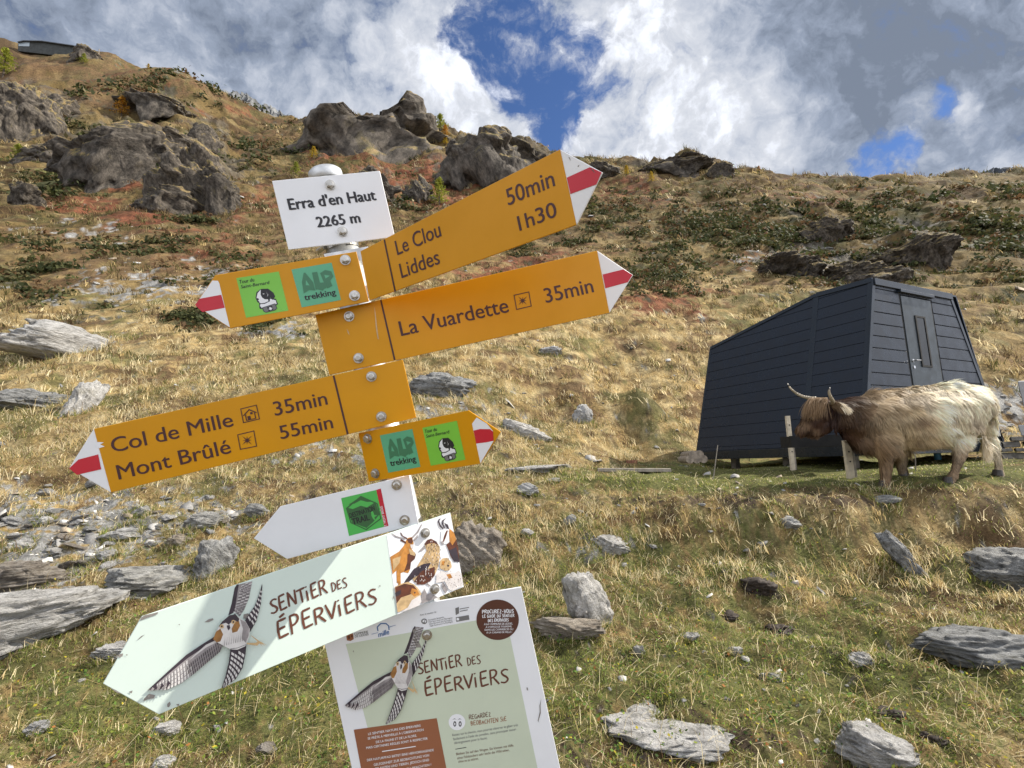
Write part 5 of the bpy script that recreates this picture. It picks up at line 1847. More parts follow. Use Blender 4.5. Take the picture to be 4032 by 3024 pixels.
def ear(name, pts, w0, dyo):
    bm = bmesh.new()
    P = [Vector(PC(*p)) for p in pts]
    rows = []
    for k, p in enumerate(P):
        ww = w0[k] * PXM
        rows.append([bm.verts.new(p + Vector((0, -.03, ww))), bm.verts.new(p + Vector((0, .045, 0))), bm.verts.new(p + Vector((0, -.03, -ww)))])
    for a, b in zip(rows[:-1], rows[1:]):
        for i in range(2):
            bm.faces.new((a[i], a[i + 1], b[i + 1], b[i]))
    o = bm_obj(name, bm, M['fur'], cow_root, smooth=True)
    at = o.data.color_attributes.new('tint', 'FLOAT_COLOR', 'POINT')
    at.data.foreach_set('color', np.tile([*COAT['mid'], 1], len(o.data.vertices)).astype(np.float32))
    md = o.modifiers.new('t', 'SOLIDIFY')
    md.thickness = .012
    # tassel
    n = 700
    f = rng.random(n)
    i = np.minimum((f * (len(P) - 1)).astype(int), len(P) - 2)
    fr = f * (len(P) - 1) - i
    PA = np.array([list(p) for p in P])
    WA = np.array(w0) * PXM
    ep = PA[i] * (1 - fr)[:, None] + PA[i + 1] * fr[:, None]
    ww = WA[i] * (1 - fr) + WA[i + 1] * fr
    ep[:, 2] += ww * rng.uniform(-1, 1, n)
    ep[:, 1] -= .035
    en = np.tile([[0, -.95, .25]], (n, 1)) + rng.normal(0, .1, (n, 3))
    en /= np.linalg.norm(en, axis=1)[:, None]
    ed = np.stack([.7 + .2 * rng.normal(size=n), 0 * f, -.75 + .2 * rng.normal(size=n)], 1)
    ec = np.where((f > .55)[:, None], COAT['cream'][None] * .95, COAT['mid'][None] * .8) * (.75 + .5 * rng.random((n, 1)))
    t_ = ribbons(name + '_hair', ep, en, ed, rng.uniform(.05, .12, n), np.full(n, .008), ec, np.full(n, .5), cow_root, lift=.2)
    t_.parent = o
    t_.location = (0, 0, 0)


ear('ear', [(480, 330, -.14), (530, 328, -.19), (575, 335, -.22), (602, 345, -.23)], [16, 30, 26, 8], 0)
ear('ear', [(400, 322, .06), (370, 318, .12), (345, 325, .15)], [14, 22, 8], 0)


def horn(pts, r0):
    bm = bmesh.new()
    P = [Vector(PC(*p)) for p in pts]
    for _ in range(2):                # smooth the curve
        Q = [P[0]]
        for a, b in zip(P[:-1], P[1:]):
            Q += [a * .75 + b * .25, a * .25 + b * .75]
        Q.append(P[-1])
        P = Q
    n = len(P)
    rad = [r0 * PXM * (1 - (i / (n - 1)) ** 1.3 * .9) for i in range(n)]
    path_tube(bm, P, rad, 12)
    bmesh.ops.remove_doubles(bm, verts=bm.verts, dist=.0008)
    inner = [f for f in bm.faces if len(f.verts) > 4]
    for f in bm.faces:
        if f.calc_center_median().z > P[int(n * .72)].z:
            f.material_index = 1
    bm_obj('horn', bm, [M['horn'], M['horn_tip']], cow_root, smooth=True)


horn([(365, 268, -.02), (300, 265, .05), (215, 240, .12), (150, 190, .16), (122, 155, .17), (112, 128, .17)], 17)
horn([(478, 310, -.13), (525, 305, -.22), (500, 265, -.30), (482, 220, -.33), (484, 190, -.33), (492, 165, -.32)], 20)
for dy in (-.155,):
    bm = bmesh.new()
    bmesh.ops.create_uvsphere(bm, u_segments=16, v_segments=10, radius=.023, matrix=Matrix.Translation(Vector(PC(322, 448, dy))))
    bm_obj('eye', bm, M['eye'], cow_root, smooth=True)
bm = bmesh.new()
bmesh.ops.create_uvsphere(bm, u_segments=20, v_segments=12, radius=1, matrix=Matrix.Translation(Vector(PC(226, 545, -.08))) @ Matrix.Diagonal((.045, .06, .05, 1)))
bm_obj('nose', bm, M['nose'], cow_root, smooth=True)
for k, (P_, f) in legs.items():
    bm = bmesh.new()
    c = np.array([PC(P_[0], P_[1], P_[2])[0], YC + P_[2], f[2]])
    tube(bm, c + np.array([-.012, 0, -.01]), c + np.array([.0, 0, .06]), .062, .046, 16)
    bm_obj('hoof', bm, M['hoof'], cow_root)
# tail
bm = bmesh.new()
tp_ = [(1850, 250, .05), (1885, 330, .1), (1885, 450, .1), (1868, 580, .08), (1855, 680, .06)]
path_tube(bm, [PC(*p) for p in tp_], [.04, .032, .026, .022, .02], 10)
o = bm_obj('tail', bm, M['fur'], cow_root, smooth=True)
at = o.data.color_attributes.new('tint', 'FLOAT_COLOR', 'POINT')
at.data.foreach_set('color', np.tile([*COAT['cream'], 1], len(o.data.vertices)).astype(np.float32))
NTL = 500
tpp = np.array([PC(rng.uniform(1842, 1868), rng.uniform(600, 690), .06 + rng.uniform(-.03, .03)) for _ in range(NTL)])
tn = np.tile([[-.3, -.9, .1]], (NTL, 1)) + rng.normal(0, .3, (NTL, 3))
tn /= np.linalg.norm(tn, axis=1)[:, None]
tl = ribbons('tail_hair', tpp, tn, np.stack([.05 + .12 * rng.normal(size=NTL), 0 * tpp[:, 0], -1 + 0 * tpp[:, 0]], 1), rng.uniform(.12, .26, NTL), np.full(NTL, .007), np.tile(COAT['cream'], (NTL, 1)) * (.7 + .5 * rng.random((NTL, 1))), np.full(NTL, .3), cow_root, lift=.05)
tl.parent = o
# ------------------------------------------------------------------ rocks
def rock_mat(name, lo, mid_, hi, lichen=(.20, .17, .07), streak=.65, lich=.35, bump=.7, grass=False):
    m = bpy.data.materials.new(name)
    m.use_nodes = True
    t = NT(m.node_tree)
    sv = t.n('ShaderNodeAttribute', attribute_name='strata').outputs['Vector']
    mp_ = t.n('ShaderNodeMapping', {'Vector': sv, 'Scale': (2.6, 2.6, 7.0)}).outputs[0]
    a = t.noise(mp_, 2.2, 9, .68)
    b = t.noise(sv, 9.0, 10, .72)
    f = t.math('ADD', t.math('MULTIPLY', a, .65 * streak), t.math('MULTIPLY', b, 1 - .65 * streak))
    cr = t.n('ShaderNodeValToRGB', {0: f})
    el = cr.color_ramp.elements
    el[0].position, el[0].color = .40, (*lo, 1)
    el[1].position, el[1].color = .60, (*hi, 1)
    e = el.new(.48)
    e.color = (*mid_, 1)
    li = t.ramp(t.noise(sv, 3.3, 8, .7), .56, .68, 0, lich)
    col = t.mix(li, cr.outputs[0], (*lichen, 1))
    oi = t.n('ShaderNodeObjectInfo').outputs['Random']
    col = t.mix(1.0, col, t.n('ShaderNodeCombineColor', {0: t.ramp(oi, 0, 1, .82, 1.14, False), 1: t.ramp(oi, 0, 1, .83, 1.12, False), 2: t.ramp(oi, 0, 1, .86, 1.10, False)}).outputs[0], 'MULTIPLY')
    if grass:                         # turf clings to the ledges
        gn = t.n('ShaderNodeSeparateXYZ', {0: t.n('ShaderNodeNewGeometry').outputs['Normal']}).outputs[2]
        gl = t.noise(sv, 1.6, 9, .7)
        gf = t.ramp(t.math('ADD', t.math('MULTIPLY', gn, .9), t.math('MULTIPLY', t.math('SUBTRACT', gl, .5), 2.6)), .40, .62)
        gc = t.mix(t.ramp(a, .4, .6), (.13, .11, .04, 1), (.27, .19, .085, 1))
        col = t.mix(gf, col, gc)
    bn = t.n('ShaderNodeBump', {'Height': t.math('ADD', a, t.math('MULTIPLY', t.noise(sv, 26, 9, .75), .7)), 'Strength': min(1, bump * 1.3), 'Distance': .2})
    p = t.n('ShaderNodeBsdfPrincipled', {'Base Color': col, 'Roughness': .82, 'Specular IOR Level': .3, 'Normal': bn.outputs[0]})
    t.n('ShaderNodeOutputMaterial', {'Surface': p.outputs[0]})
    return m


M['rock_pale'] = rock_mat('pale_schist', (.22, .215, .20), (.54, .53, .505), (.78, .77, .74), (.30, .27, .16), lich=.3)
M['rock_grey'] = rock_mat('grey_schist', (.14, .14, .135), (.34, .34, .325), (.58, .58, .555), (.20, .18, .10), lich=.3)
M['rock_brown'] = rock_mat('brown_schist', (.15, .125, .10), (.33, .285, .23), (.52, .47, .40), (.18, .12, .06), lich=.3)
M['rock_dark'] = rock_mat('dark_cliff_rock', (.024, .020, .016), (.068, .057, .044), (.165, .14, .112), (.16, .13, .06), lich=.5, bump=1.0, grass=True)
_ico = {}


def ico(n):
    if n not in _ico:
        bm = bmesh.new()
        bmesh.ops.create_icosphere(bm, subdivisions=n, radius=1.0)
        v = np.array([x.co[:] for x in bm.verts])
        f = np.array([[x.index for x in y.verts] for y in bm.faces])
        bm.free()
        _ico[n] = (v, f)
    return _ico[n]


def rock_shape(seed, outline=None, sub=4, planes=12, rough=.07, tilt=(.3, 0), layers=.05, lf=9.0, flat=1.0, blk=.05, ncell=70):
    """unit rock: x, y in -.5..+.5, z in 0..1"""
    rg = np.random.default_rng(seed)
    v, f = ico(sub)
    p = v.copy()
    for _ in range(planes):
        g = rg.normal(size=3) * np.array([1, 1, flat])
        g /= np.linalg.norm(g)
        o = rg.uniform(.5, .86)
        d = p @ g
        p = np.where((d > o)[:, None], p - g * (d - o)[:, None] * .97, p)
    if outline is not None:
        oc = np.array(outline, float)
        cen = np.array([.0, .45])
        ang_v = np.arctan2(v[:, 2], v[:, 0])
        rad = np.zeros(len(v))
        for i, a in enumerate(ang_v):
            dx, dz = math.cos(a), math.sin(a)
            best = .3
            for k in range(len(oc)):
                x1, z1 = oc[k] - cen
                x2, z2 = oc[(k + 1) % len(oc)] - cen
                den = dx * (z2 - z1) - dz * (x2 - x1)
                if abs(den) < 1e-9:
                    continue
                t_ = (x1 * (z2 - z1) - z1 * (x2 - x1)) / den
                s_ = (x1 * dz - z1 * dx) / den
                if t_ > 0 and -1e-6 <= s_ <= 1 + 1e-6:
                    best = t_
            rad[i] = best
        rxz = np.hypot(v[:, 0], v[:, 2])
        fl_ = rxz ** .55
        p = np.stack([np.cos(ang_v) * rad * fl_, p[:, 1] * .62, cen[1] + np.sin(ang_v) * rad * fl_], 1)
        p[:, 1] *= .8
    else:
        p = (p - p.min(0)) / (p.max(0) - p.min(0)) - np.array([.5, .5, 0])
    ax = np.array([math.sin(tilt[0]) * math.cos(tilt[1]), math.sin(tilt[0]) * math.sin(tilt[1]), math.cos(tilt[0])])
    n = v / np.linalg.norm(v, axis=1)[:, None]
    off = seed * 3.7
    s = p @ ax
    s2 = s * lf + 1.2 * fbm3(p * 2.0 + off, seed, 2)
    st = s2 - np.floor(s2)
    p = p + n * (layers * (np.abs(st - .5) - .25) * 2)[:, None]
    p = p + n * (rough * fbm3(p * 3.2 + off, seed + 5, 4, .55))[:, None]
    p = p + n * (rough * .7 * (.3 - np.abs(fbm3(p * 5.5 - off, seed + 9, 3))))[:, None]
    p = p + n * (rough * .35 * (.4 - np.abs(fbm3(p * 14 - off, seed + 19, 2))))[:, None]
    # blocky fracture: the rock is broken into cells that stand proud of each other
    cpt = rg.uniform(-.75, .75, (ncell, 3)) + np.array([0, 0, .45])
    strch = lambda a_: a_ + ax * (a_ @ ax)[:, None] * 1.6
    pc_, cc2 = strch(p + .03 * fbm3(p * 6 + off, seed + 3, 2)[:, None]), strch(cpt)
    near = np.empty(len(p), int)
    for s0 in range(0, len(p), 6000):
        near[s0:s0 + 6000] = ((pc_[s0:s0 + 6000, None] - cc2[None]) ** 2).sum(-1).argmin(1)
    p = p + n * (rg.uniform(-1, .6, ncell)[near] * blk)[:, None]
    cpt = rg.uniform(-.75, .75, (ncell * 4, 3)) + np.array([0, 0, .45])
    cc2 = strch(cpt)
    for s0 in range(0, len(p), 4000):
        near[s0:s0 + 4000] = ((pc_[s0:s0 + 4000, None] - cc2[None]) ** 2).sum(-1).argmin(1)
    p = p + n * (rg.uniform(-1, 1, ncell * 4)[near] * blk * .3)[:, None]
    e1 = np.cross(ax, [0.3, 1, .2])
    e1 /= np.linalg.norm(e1)
    e2 = np.cross(ax, e1)
    return p, f, np.stack([p @ e1 + off, p @ e2, p @ ax], 1)


def rock_mesh(name, shp, dims, mat, smooth=False):
    p, f, sv = shp
    q = p * np.array(dims)
    me = bpy.data.meshes.new(name)
    me.vertices.add(len(q))
    me.vertices.foreach_set('co', q.astype(np.float32).ravel())
    me.loops.add(len(f) * 3)
    me.loops.foreach_set('vertex_index', f.astype(np.int32).ravel())
    me.polygons.add(len(f))
    me.polygons.foreach_set('loop_start', np.arange(len(f), dtype=np.int32) * 3)
    me.update(calc_edges=True)
    at = me.attributes.new('strata', 'FLOAT_VECTOR', 'POINT')
    m_ = max(dims)
    at.data.foreach_set('vector', (sv * np.array([1.0, 1.0, 1.0]) * (m_ if m_ < 3 else 2.2)).astype(np.float32).ravel())
    if smooth:
        me.polygons.foreach_set('use_smooth', np.ones(len(f), dtype=bool))
    me.materials.append(mat)
    return me


ROCK_AT = []


def place_rock(name, label, cat, x0, y0, x1, y1, mat, seed, depth=.8, sink=.22, sub=5, outline=None, back=.42, group=None, tilt=(.3, 0), planes=12, rough=.055, layers=.04, lf=9.0, Yfix=None, hs=None, skirt=False, blk=.045, ncell=60, smooth=False, rz=None):
    """rock filling the preview box x0..x1, y0..y1, standing on the ground seen at the box foot"""
    cx = (x0 + x1) / 2
    b = hit(min(max(cx, -60), 2280), y1) if Yfix is None else CAM + rq(cx, y1) * (Yfix / rq(cx, y1)[1])
    dist = (b - CAM) @ FWD
    if hs is None:                    # seen from above, part of the height in the picture is the top face
        hs = 1.0 if y1 < 1050 else .8
    wd, h = (x1 - x0) / 1124.66 * dist, (y1 - y0) / 1124.66 * dist * hs
    az = math.atan2(b[0], b[1])
    fw = np.array([math.sin(az), math.cos(az), 0])
    dp = wd * depth
    me = rock_mesh(name, rock_shape(seed, outline, sub, planes, rough, tilt, layers, lf, 1.0, blk, ncell), (wd * 1.04, dp, h * (1 + sink)), M[mat], smooth)
    o = bpy.data.objects.new(name, me)
    C.objects.link(o)
    c = b + fw * dp * back
    o.location = (c[0], c[1], b[2] - h * sink)
    if not skirt:
        ROCK_AT.append((c[0], c[1], wd * .5, dp * .5, -az + (rz or 0)))
    o.rotation_euler = (0, 0, -az + (rz or 0))
    if skirt:                         # the crag grows out of the slope: its foot follows the ground
        n_ = len(me.vertices)
        q = np.empty(n_ * 3, np.float32)
        me.vertices.foreach_get('co', q)
        q = q.reshape(-1, 3).astype(float)
        wx, wy = q[:, 0] * math.cos(az) + q[:, 1] * math.sin(az) + c[0], -q[:, 0] * math.sin(az) + q[:, 1] * math.cos(az) + c[1]
        gz_ = ground(wx, wy) - (b[2] - h * sink)
        low = 1 - sstep(.12, .5, q[:, 2] / (h * (1 + sink)))
        q[:, 2] = np.minimum(q[:, 2], q[:, 2] * (1 - low) + (gz_ - .12 * h) * low)
        me.vertices.foreach_set('co', q.astype(np.float32).ravel())
        me.update()
    tag(o, label, cat, group)
    return o


sl = lambda pts: [(x - .5, z) for x, z in pts]
ROCKS = [
    ('boulder', 'long pale boulder lying on the meadow left of the signs', 20, 692, 294, 764, 'rock_pale', 21, dict(rz=.45, depth=.45, sub=5, outline=sl([(0, .15), (.1, .65), (.28, 1), (.5, .98), (.75, .62), (.98, .45), (1, .15), (.9, -.05), (.4, -.05)]), tilt=(.25, 0), layers=.035)),
    ('slab', 'slanting pale slab pointing up to the right on the left meadow', 131, 812, 224, 895, 'rock_pale', 22, dict(rz=.5, depth=.4, outline=sl([(0, .05), (.2, .4), (.45, .9), (.8, 1), (1, .8), (.72, .3), (.55, 0), (.2, -.1)]), tilt=(1.15, 3.14), layers=.05)),
    ('ledge', 'dark flat ledge with a shaded hollow beside the slanting pale slab', -40, 836, 138, 888, 'rock_grey', 23, dict(depth=.7, tilt=(.08, 0), layers=.12, lf=5)),
    ('boulder', 'grey blocky boulder behind the post, right of the plain yellow sign ends', 872, 797, 1032, 860, 'rock_grey', 24, dict(depth=.6, tilt=(.25, 0))),
    ('slab', 'small upright pale slab in the meadow right of the small arrow sign', 1238, 872, 1286, 914, 'rock_pale', 25, dict(rz=.5, depth=.5, tilt=(1.4, 0))),
    ('slab', 'long pale slab half sunk in the meadow by the tip of the small arrow sign', 1080, 903, 1202, 953, 'rock_pale', 26, dict(rz=.4, depth=.35, outline=sl([(0, .6), (.1, 1), (.4, .8), (.75, .5), (1, .2), (.9, -.05), (.5, .1), (.2, .3)]), tilt=(.5, 0))),
    ('stone', 'flat pale stone alone in the dry meadow under the right arrow sign', 1160, 747, 1212, 767, 'rock_pale', 27, dict(depth=.6)),
    ('boulder', 'upright pale boulder leaning on the bank right of the information board', 1212, 1212, 1334, 1356, 'rock_pale', 28, dict(rz=.65, depth=.55, sub=5, outline=sl([(.0, .9), (.18, 1), (.5, .93), (.85, .68), (1, .3), (.85, 0), (.5, -.05), (.25, .3), (.08, .6)]), tilt=(1.1, 0), layers=.04)),
    ('boulder', 'low brownish block at the foot of the upright pale boulder', 1156, 1330, 1300, 1388, 'rock_brown', 29, dict(depth=.5, tilt=(.15, 0), layers=.07)),
    ('slab', 'wide flat pale slab lying level in the foreground turf', 1262, 1452, 1584, 1644, 'rock_pale', 30, dict(depth=.8, sub=5, hs=.21, sink=.5, back=.5, tilt=(.05, 0), layers=.03, planes=16)),
    ('boulder', 'jagged white rock at the bottom edge, lower right', 1818, 1528, 1972, 1672, 'rock_pale', 31, dict(depth=.95, hs=.5, rz=.3, sub=5, outline=sl([(.0, .3), (.12, .75), (.25, 1), (.5, .85), (.98, .6), (1, .4), (.7, .25), (.6, -.05), (.1, -.05)]), tilt=(.4, .6), layers=.06)),
    ('boulder', 'big grey boulder at the right edge in the bank', 2068, 1170, 2262, 1278, 'rock_grey', 32, dict(depth=.7, sub=5, tilt=(.2, 0), layers=.05)),
    ('boulder', 'low dark grey boulder with mossy foot at the right edge', 2008, 1362, 2262, 1442, 'rock_grey', 33, dict(depth=.6, sub=5, tilt=(.25, 3.1), layers=.05)),
    ('slab', 'narrow grey slab leaning in the bank below the cow', 1908, 1132, 2000, 1242, 'rock_grey', 34, dict(depth=.4, outline=sl([(0, .95), (.3, 1), (.55, .75), (.75, .4), (1, .1), (.8, -.05), (.5, .2), (.25, .55)]), tilt=(.9, 0))),
    ('boulder', 'small grey boulder on the bank edge below the cow forelegs', 1868, 1066, 1938, 1090, 'rock_grey', 35, dict(depth=.6)),
    ('stone', 'rounded white stone left of the low mossy boulder', 1832, 1410, 1890, 1448, 'rock_pale', 36, dict(depth=.8)),
    ('stone', 'small oval grey stone between the flat slab and the round white stone', 1642, 1453, 1686, 1473, 'rock_grey', 37, dict(depth=.7)),
    ('stone', 'small pale stone above the right corner of the flat slab', 1576, 1398, 1608, 1420, 'rock_pale', 38, dict(depth=.7)),
    ('stone', 'white stone in the turf right of the upright pale boulder', 1468, 1370, 1512, 1392, 'rock_pale', 39, dict(depth=.7)),
    ('slab', 'grey slab showing in the bank under the middle of the cabin', 1664, 1112, 1730, 1146, 'rock_grey', 40, dict(depth=.5, tilt=(.5, 0))),
    ('slab', 'long flat pale slab level in the grass left of the plank', 1095, 1006, 1230, 1025, 'rock_pale', 41, dict(depth=.5, tilt=(.05, 0))),
    ('stone', 'small white stone in front of the long flat pale slab', 1179, 1033, 1212, 1044, 'rock_pale', 42, dict(depth=.7)),
    ('stone', 'pale angular stone on the slope below the long flat slab', 1116, 1042, 1164, 1074, 'rock_pale', 43, dict(depth=.6)),
    ('stone', 'small pointed grey stone on the grassy slope left of the bank hollow', 1216, 1105, 1246, 1136, 'rock_grey', 44, dict(depth=.6)),
    ('stone', 'pale stone to the right of the mottled boulder behind the boards', 1120, 1140, 1154, 1163, 'rock_pale', 45, dict(depth=.7)),
    ('boulder', 'whitish broken rock in the bank above the upright pale boulder', 1266, 1152, 1360, 1198, 'rock_pale', 46, dict(rz=.4, depth=.5, tilt=(.9, 0), layers=.08)),
    ('stone', 'small dark pointed stone left of the small white stones in the turf', 1366, 1391, 1396, 1420, 'rock_grey', 47, dict(depth=.7)),
    ('boulder', 'mottled grey and tan boulder behind the animal picture panel', 955, 1108, 1084, 1235, 'rock_brown', 48, dict(depth=.6, sub=5, tilt=(.7, 0), layers=.06)),
    ('boulder', 'large layered boulder with a white top at the left edge below the scree', -70, 1258, 228, 1402, 'rock_pale', 49, dict(depth=.55, sub=5, outline=sl([(0, 1), (.35, .95), (.7, .98), (.95, .8), (1, .68), (.8, .4), (.5, .15), (.2, -.05), (0, -.05)]), tilt=(.22, 3.14), layers=.07, lf=8)),
    ('slab', 'brownish slab lying above the large layered boulder at the left edge', -60, 1206, 158, 1282, 'rock_brown', 50, dict(depth=.6, tilt=(.15, 3.1), layers=.06)),
    ('boulder', 'standing grey boulder left of the plain white arrow', 418, 1145, 506, 1245, 'rock_grey', 51, dict(rz=.4, depth=.6, sub=5, outline=sl([(.0, .0), (.08, .55), (.15, .95), (.6, .92), (.85, 1), (1, .6), (.85, .3), (.95, -.05)]), tilt=(.9, 0))),
    ('slab', 'flat dark-sided slab in front of the standing grey boulder', 236, 1213, 418, 1297, 'rock_grey', 52, dict(depth=.6, sub=5, tilt=(.1, 0), layers=.05)),
    ('stone', 'rounded tan stone on the left end of the dark-sided slab', 238, 1236, 273, 1265, 'rock_brown', 53, dict(depth=.8)),
    ('slab', 'flat light grey slab in the scree left of the arrow tips', 222, 1138, 300, 1170, 'rock_pale', 54, dict(depth=.7, tilt=(.1, 0))),
    ('stone', 'pale grey stone between the flat slabs in the scree', 213, 1186, 258, 1212, 'rock_pale', 55, dict(depth=.7)),
    ('boulder', 'blue-grey slab with a small rock on it, under the left arrow sign', 398, 1097, 478, 1145, 'rock_grey', 56, dict(depth=.6)),
    ('stone', 'dark grey stone with a white one before it beside the plain white arrow', 528, 1082, 582, 1122, 'rock_grey', 57, dict(depth=.7)),
    ('stone', 'reddish pale stone left of the standing grey boulder', 362, 1150, 412, 1182, 'rock_brown', 58, dict(depth=.7)),
    ('stone', 'pale stone near the left edge in the scree', 20, 1154, 66, 1193, 'rock_pale', 59, dict(depth=.7)),
    ('stone', 'flat whitish stone in the turf below the tip of the mint board', 318, 1562, 382, 1600, 'rock_pale', 60, dict(depth=.8, tilt=(.1, 0))),
    ('stone', 'white stone at the bottom edge below the mint board', 330, 1637, 374, 1664, 'rock_pale', 61, dict(depth=.8)),
    ('stone', 'orange-tinged stone at the bottom left of the information board', 552, 1611, 594, 1640, 'rock_brown', 62, dict(depth=.8)),
    ('boulder', 'pale broken stones left of the mint board tip', 205, 1386, 272, 1430, 'rock_pale', 63, dict(depth=.7, layers=.1)),
    ('stone', 'blocky pale stone in the scree below the left arrow tip', 80, 1113, 113, 1137, 'rock_pale', 64, dict(depth=.8)),
    ('boulder', 'blue-grey boulder half hidden in grass under the left arrow sign', 280, 1090, 326, 1120, 'rock_grey', 65, dict(depth=.7)),
    ('stone', 'white quartz stone at the left edge of the turf', 54, 1560, 98, 1592, 'rock_pale', 66, dict(depth=.8)),
    ('stone', 'pale stone under the right edge of the small arrow sign', 940, 950, 985, 975, 'rock_pale', 67, dict(depth=.7)),
]
for cat, lab, x0, y0, x1, y1, mat, seed, kw in ROCKS:
    place_rock(cat, lab, cat, x0, y0, x1, y1, mat, seed, **kw)

# --- crags on the mountainside
T1 = lambda a: [v / 3.0 for v in a]
CRAGS = [
    ('rugged little crag on the ridge at the right end of the low building', 166, 97, 222, 122, 95, dict(outline=sl([(0, .2), (.2, .8), (.35, 1), (.6, .7), (1, .1), (.5, -.05)]))),
    ('grey cliff cut by the left edge below the ridge building', -90, 178, 26, 268, 71, dict()),
    ('dark cliff with a deep shaded gully under the left ridge', 14, 178, 100, 288, 72, dict(outline=sl([(0, .1), (.02, .9), (.2, 1), (.5, .95), (.8, .9), (1, .5), (.9, .1), (.5, -.05)]))),
    ('shaded crag hung with grass, right of the dark left cliff', 84, 196, 152, 250, 73, dict()),
    ('broad tilted crag with pale streaks on the left slope', 172, 252, 338, 372, 74, dict(outline=sl([(0, .35), (.1, .6), (.35, .78), (.55, .9), (.82, 1), (.95, .7), (1, .45), (.85, .1), (.5, -.02), (.2, .1)]), tilt=(.5, 3.1))),
    ('large rounded crag split by a long crack above the meadow', 352, 308, 478, 428, 75, dict(outline=sl([(0, .1), (.05, .5), (.3, .8), (.5, 1), (.72, .95), (.95, .6), (1, .2), (.8, -.05)]), tilt=(.9, 0))),
    ('low slanting crag at the left foot of the rounded split crag', 316, 386, 446, 452, 76, dict(outline=sl([(0, .25), (.2, .8), (.55, 1), (.8, .6), (1, .1), (.6, -.05)]))),
    ('right flank of the rounded split crag, sloping to the white sign', 448, 352, 528, 446, 77, dict(outline=sl([(0, .7), (.2, 1), (.5, .8), (.8, .4), (1, 0), (.5, -.05), (.1, .1)]))),
    ('small crag with a white spot high on the left slope', 282, 203, 412, 248, 78, dict(tilt=(.2, 0))),
    ('dark crag pointing up, right of the broad streaked crag', 420, 258, 484, 320, 79, dict(outline=sl([(0, .5), (.2, 1), (.5, .9), (.8, .5), (1, .05), (.6, -.05), (.3, .2)]))),
    ('dim brown crag between the broad streaked crag and the split crag', 330, 266, 434, 326, 80, dict()),
    ('small dark shaded crag low on the left slope above red heather', 32, 384, 78, 436, 81, dict()),
    ('grey scree-covered crag at the left end of the slope', 60, 296, 170, 345, 82, dict(tilt=(.2, 0))),
    ('pointed dark peak on the skyline above the post', 692, 216, 968, 322, 83, dict(outline=sl([(0, .3), (.08, .55), (.22, .70), (.40, .68), (.52, .86), (.64, 1.12), (.76, .9), (.88, .66), (1, .5), (1, .1), (.6, -.05), (.2, .05)]), tilt=(.8, 3.1))),
    ('second dark rock tower on the skyline left of the upper right sign', 945, 254, 1122, 378, 84, dict(outline=sl([(0, .3), (.15, .55), (.35, .78), (.52, 1), (.64, .97), (.78, .86), (.88, .7), (1, .35), (.85, 0), (.4, -.05)]), tilt=(1.0, 0))),
    ('rocky shoulder falling right of the second rock tower', 1080, 284, 1222, 372, 85, dict(outline=sl([(0, .6), (.15, 1), (.4, .8), (.7, .5), (1, .35), (.9, 0), (.3, -.05)]))),
    ('dark cave-like crag right of the white place sign', 742, 350, 846, 428, 86, dict(tilt=(.7, 0))),
    ('small leaning crag below the pointed peak', 876, 372, 930, 430, 87, dict(tilt=(.9, 0))),
    ('low dark knoll just right of the upper right arrow tip', 1268, 346, 1334, 384, 88, dict()),
    ('flat-topped rock knoll on the right skyline', 1372, 331, 1506, 366, 89, dict(outline=sl([(0, .3), (.25, .55), (.45, .85), (.65, 1), (.9, .95), (1, .5), (.9, .0), (.3, -.05)]))),
    ('small rock knob at the right end of the skyline knoll', 1520, 349, 1588, 376, 90, dict(outline=sl([(0, .2), (.3, .7), (.6, 1), (.8, .9), (1, .1), (.5, -.05)]))),
    ('grey crag with rusty stain in the middle of the right slope', 1744, 434, 1824, 512, 91, dict(hs=.6, tilt=(1.1, 0))),
    ('slanting layered crag high on the right slope', 1904, 472, 2030, 556, 92, dict(hs=.6, tilt=(1.0, 3.1), layers=.06)),
    ('broken grey crag above the roof of the cabin', 1786, 526, 1920, 606, 93, dict(hs=.6, tilt=(1.0, 3.1), layers=.06)),
    ('small grey crag half hidden by shrubs above the cabin rear', 1638, 516, 1756, 584, 94, dict(hs=.6, tilt=(.9, 3.1), layers=.06)),
]
for lab, x0, y0, x1, y1, seed, kw in CRAGS:
    big = seed in (72, 74, 75, 77, 83, 84, 85)
    ex_, ey_ = (x1 - x0) * (.2 if big else .13), (y1 - y0) * .12
    x0, x1, y0, y1 = x0 - ex_, x1 + ex_, y0 - ey_ * (.9 if big else .4), y1 + ey_
    k = dict(depth=.75, sub=6 if (x1 - x0) > 90 else 5, rough=.06, layers=.022, lf=6, planes=13, blk=.09, ncell=130, back=.26, sink=.3, skirt=True)
    k.update(kw)
    place_rock('crag', lab, 'crag', x0, y0, x1, y1, 'rock_dark', seed, **k)


